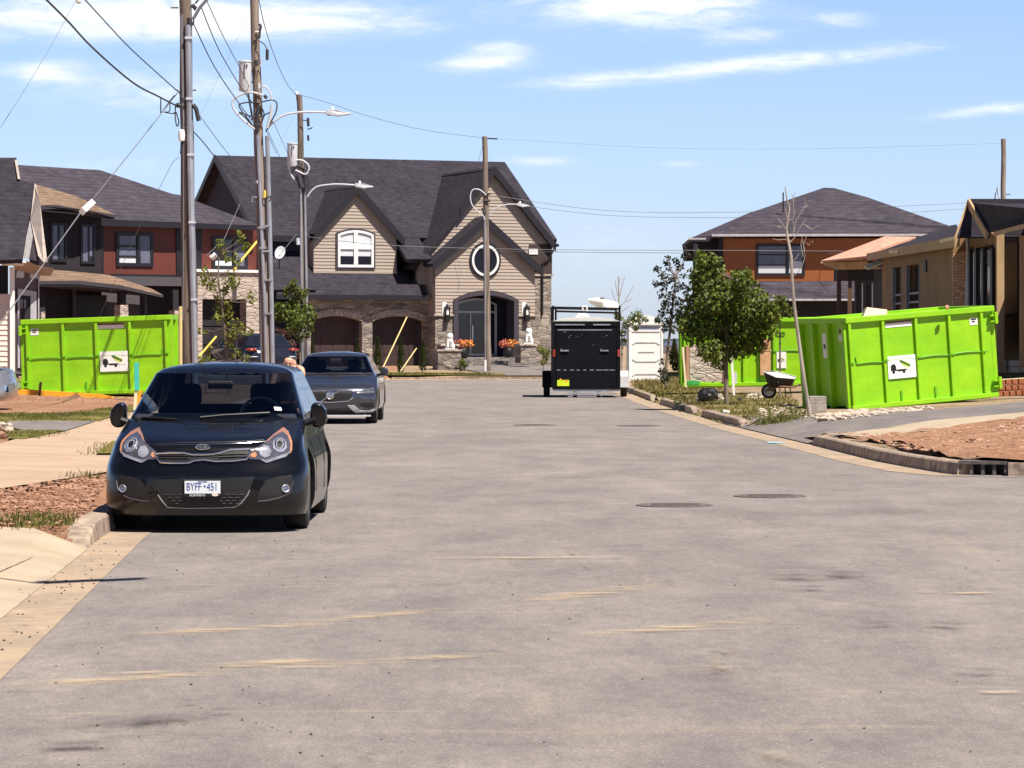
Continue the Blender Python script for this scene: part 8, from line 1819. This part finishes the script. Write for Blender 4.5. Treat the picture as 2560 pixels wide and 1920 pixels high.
# ------------------------------------------------------------------ person between the two parked cars
def person():
    Yp = 47.5; hx = at(722, 890, Yp); top = 1.60 - (889-858)/8000*Yp; r = thing('person', 'person bending forward with a hand at the brow between the hatchback and the sedan', 'person', (hx.x, Yp, 0))
    H0 = top - .115
    V = {}; vs = []; es = []; rs = []
    def v(p, q, par=None):
        vs.append(p); rs.append(q if isinstance(q, tuple) else (q, q)); i = len(vs)-1
        if par is not None: es.append((par, i))
        return i
    pel = v((-.02, .42, .86), (.15, .11)); w1 = v((-.02, .36, 1.00), (.14, .10), pel); ch = v((0, .22, 1.16), (.17, .11), w1); up = v((0, .13, 1.22), (.14, .09), ch); nk = v((0, .06, H0-.10), .055, up)
    h0 = v((0, .01, H0-.04), (.062, .075), nk); h1 = v((0, 0, H0+.03), (.080, .088), h0); h2 = v((0, .005, H0+.09), (.064, .075), h1)
    for s in (-1, 1):
        hip = v((s*.10, .42, .82), .095, pel); kn = v((s*.12, .36, .47), .065, hip); an = v((s*.12, .42, .09), .042, kn); v((s*.13, .26, .04), .04, an)
    sh = v((-.19, .17, 1.20), .06, up); el = v((-.26, .12, .96), .045, sh); wr = v((-.22, -.02, .82), .032, el); pm = v((-.21, -.06, .78), (.04, .02), wr)
    sh = v((.19, .15, 1.21), .06, up); el = v((.19, -.04, 1.04), .042, sh); wr = v((.15, -.10, H0-.06), .030, el); pm2 = v((.115, -.11, H0-.02), (.038, .018), wr)
    me = bpy.data.meshes.new('body'); me.from_pydata(vs, es, []); o = bpy.data.objects.new('body', me); COL.objects.link(o); o.parent = r; me.materials.append(M['skin']); o.modifiers.new('skin', 'SKIN')
    for i, q in enumerate(rs): me.skin_vertices[0].data[i].radius = q
    me.skin_vertices[0].data[0].use_root = True; ss = o.modifiers.new('ss', 'SUBSURF'); ss.levels = 1; ss.render_levels = 2
    B0 = Vector((hx.x, Yp, 0))
    m = MB()   # fingers at the brow
    for k in range(4): a = B0 + Vector((.115 - .004*k, -.115 + .004*k, H0 - .01 + .017*k)); m.tube([a, a + Vector((-.035, -.004, .012)), a + Vector((-.062, .004, .016))], [.009, .008, .006], 6)
    a = B0 + Vector((.12, -.11, H0-.05)); m.tube([a, a + Vector((-.03, -.012, .0)), a + Vector((-.045, -.006, .018))], [.010, .009, .007], 6); m.build('hand', M['skin'], r, smooth=True)
    m = MB()
    for s in (-1, 1): m.blob(B0 + Vector((s*.030, -.072, H0-.005)), .016, 2, 0, (1.2, .6, .7))
    m.build('sunglasses', mat('lens_brown', (.10,.02,.02), .2), r, smooth=True)
    m = MB(); m.blob(B0 + Vector((0, -.088, H0-.035)), .013, 2, 0, (.8, 1, 1.5)); m.build('nose', M['skin'], r, smooth=True)
    m = MB()
    for s in (-1, 1): m.blob(B0 + Vector((s*.078, .01, H0-.01)), .018, 2, 0, (.5, .8, 1.5))
    m.build('ear', M['skin'], r, smooth=True)
    cl = MB(); cl.lathe([(.21, 1.02), (.22, .9), (.20, .80), (.19, .74)], B0 + Vector((-.02, .40, 0)), 20); cl.build('shorts', M['cloth'], r, smooth=True)
    return r
person()

# ------------------------------------------------------------------ unseen houses added behind the viewpoint to darken reflections and ambient light
def added_house(label, x, y, w, d, h, mt, yaw):
    r = thing('house', label, 'house', (x, y, 0), 0, 'added houses across the junction'); Mr = Matrix.Translation((x, y, 0)) @ Matrix.Rotation(yaw, 4, 'Z')
    m = MB(); m.box((-w/2, -d/2, 0), (w/2, d/2, h), Mr); m.build('wall', M[mt], r)
    m = MB(); o = .5; P = [Mr @ Vector(p) for p in ((-w/2-o, -d/2-o, h), (w/2+o, -d/2-o, h), (w/2+o, d/2+o, h), (-w/2-o, d/2+o, h), (-w/4, 0, h+3), (w/4, 0, h+3))]
    m.add(P, [(0,3,2,1),(0,1,5,4),(2,3,4,5),(1,2,5),(3,0,4)]); m.build('roof', M['shingle'], r)
    for k in range(3):
        for z in (1.2, 4.0):
            m = MB(); c = -w/2 + w*(k+.5)/3; m.box((c-.7, d/2, z), (c+.7, d/2+.08, z+1.3), Mr); o_ = m.build('window', M['white'], r)
            m = MB(); m.box((c-.6, d/2+.08, z+.1), (c+.6, d/2+.1, z+1.2), Mr); m.build('pane', M['glass_dark'], o_)
added_house('added unseen brown two storey house behind the viewpoint on the left', -19, -26, 13, 10, 6, 'brown_wall', R(8)); added_house('added unseen grey two storey house directly behind the viewpoint', -2, -30, 14, 10, 6, 'grey_wall', 0); added_house('added unseen dark sided two storey house behind the viewpoint on the right', 17, -29, 13, 10, 6, 'dark_wall', R(-8))
added_house('added unseen red panelled house behind the viewpoint on the far right', 36, -20, 13, 10, 6, 'red_panel', R(-35)); added_house('added unseen slate house behind the viewpoint on the far left', -37, -14, 13, 10, 6, 'slate_wall', R(40))
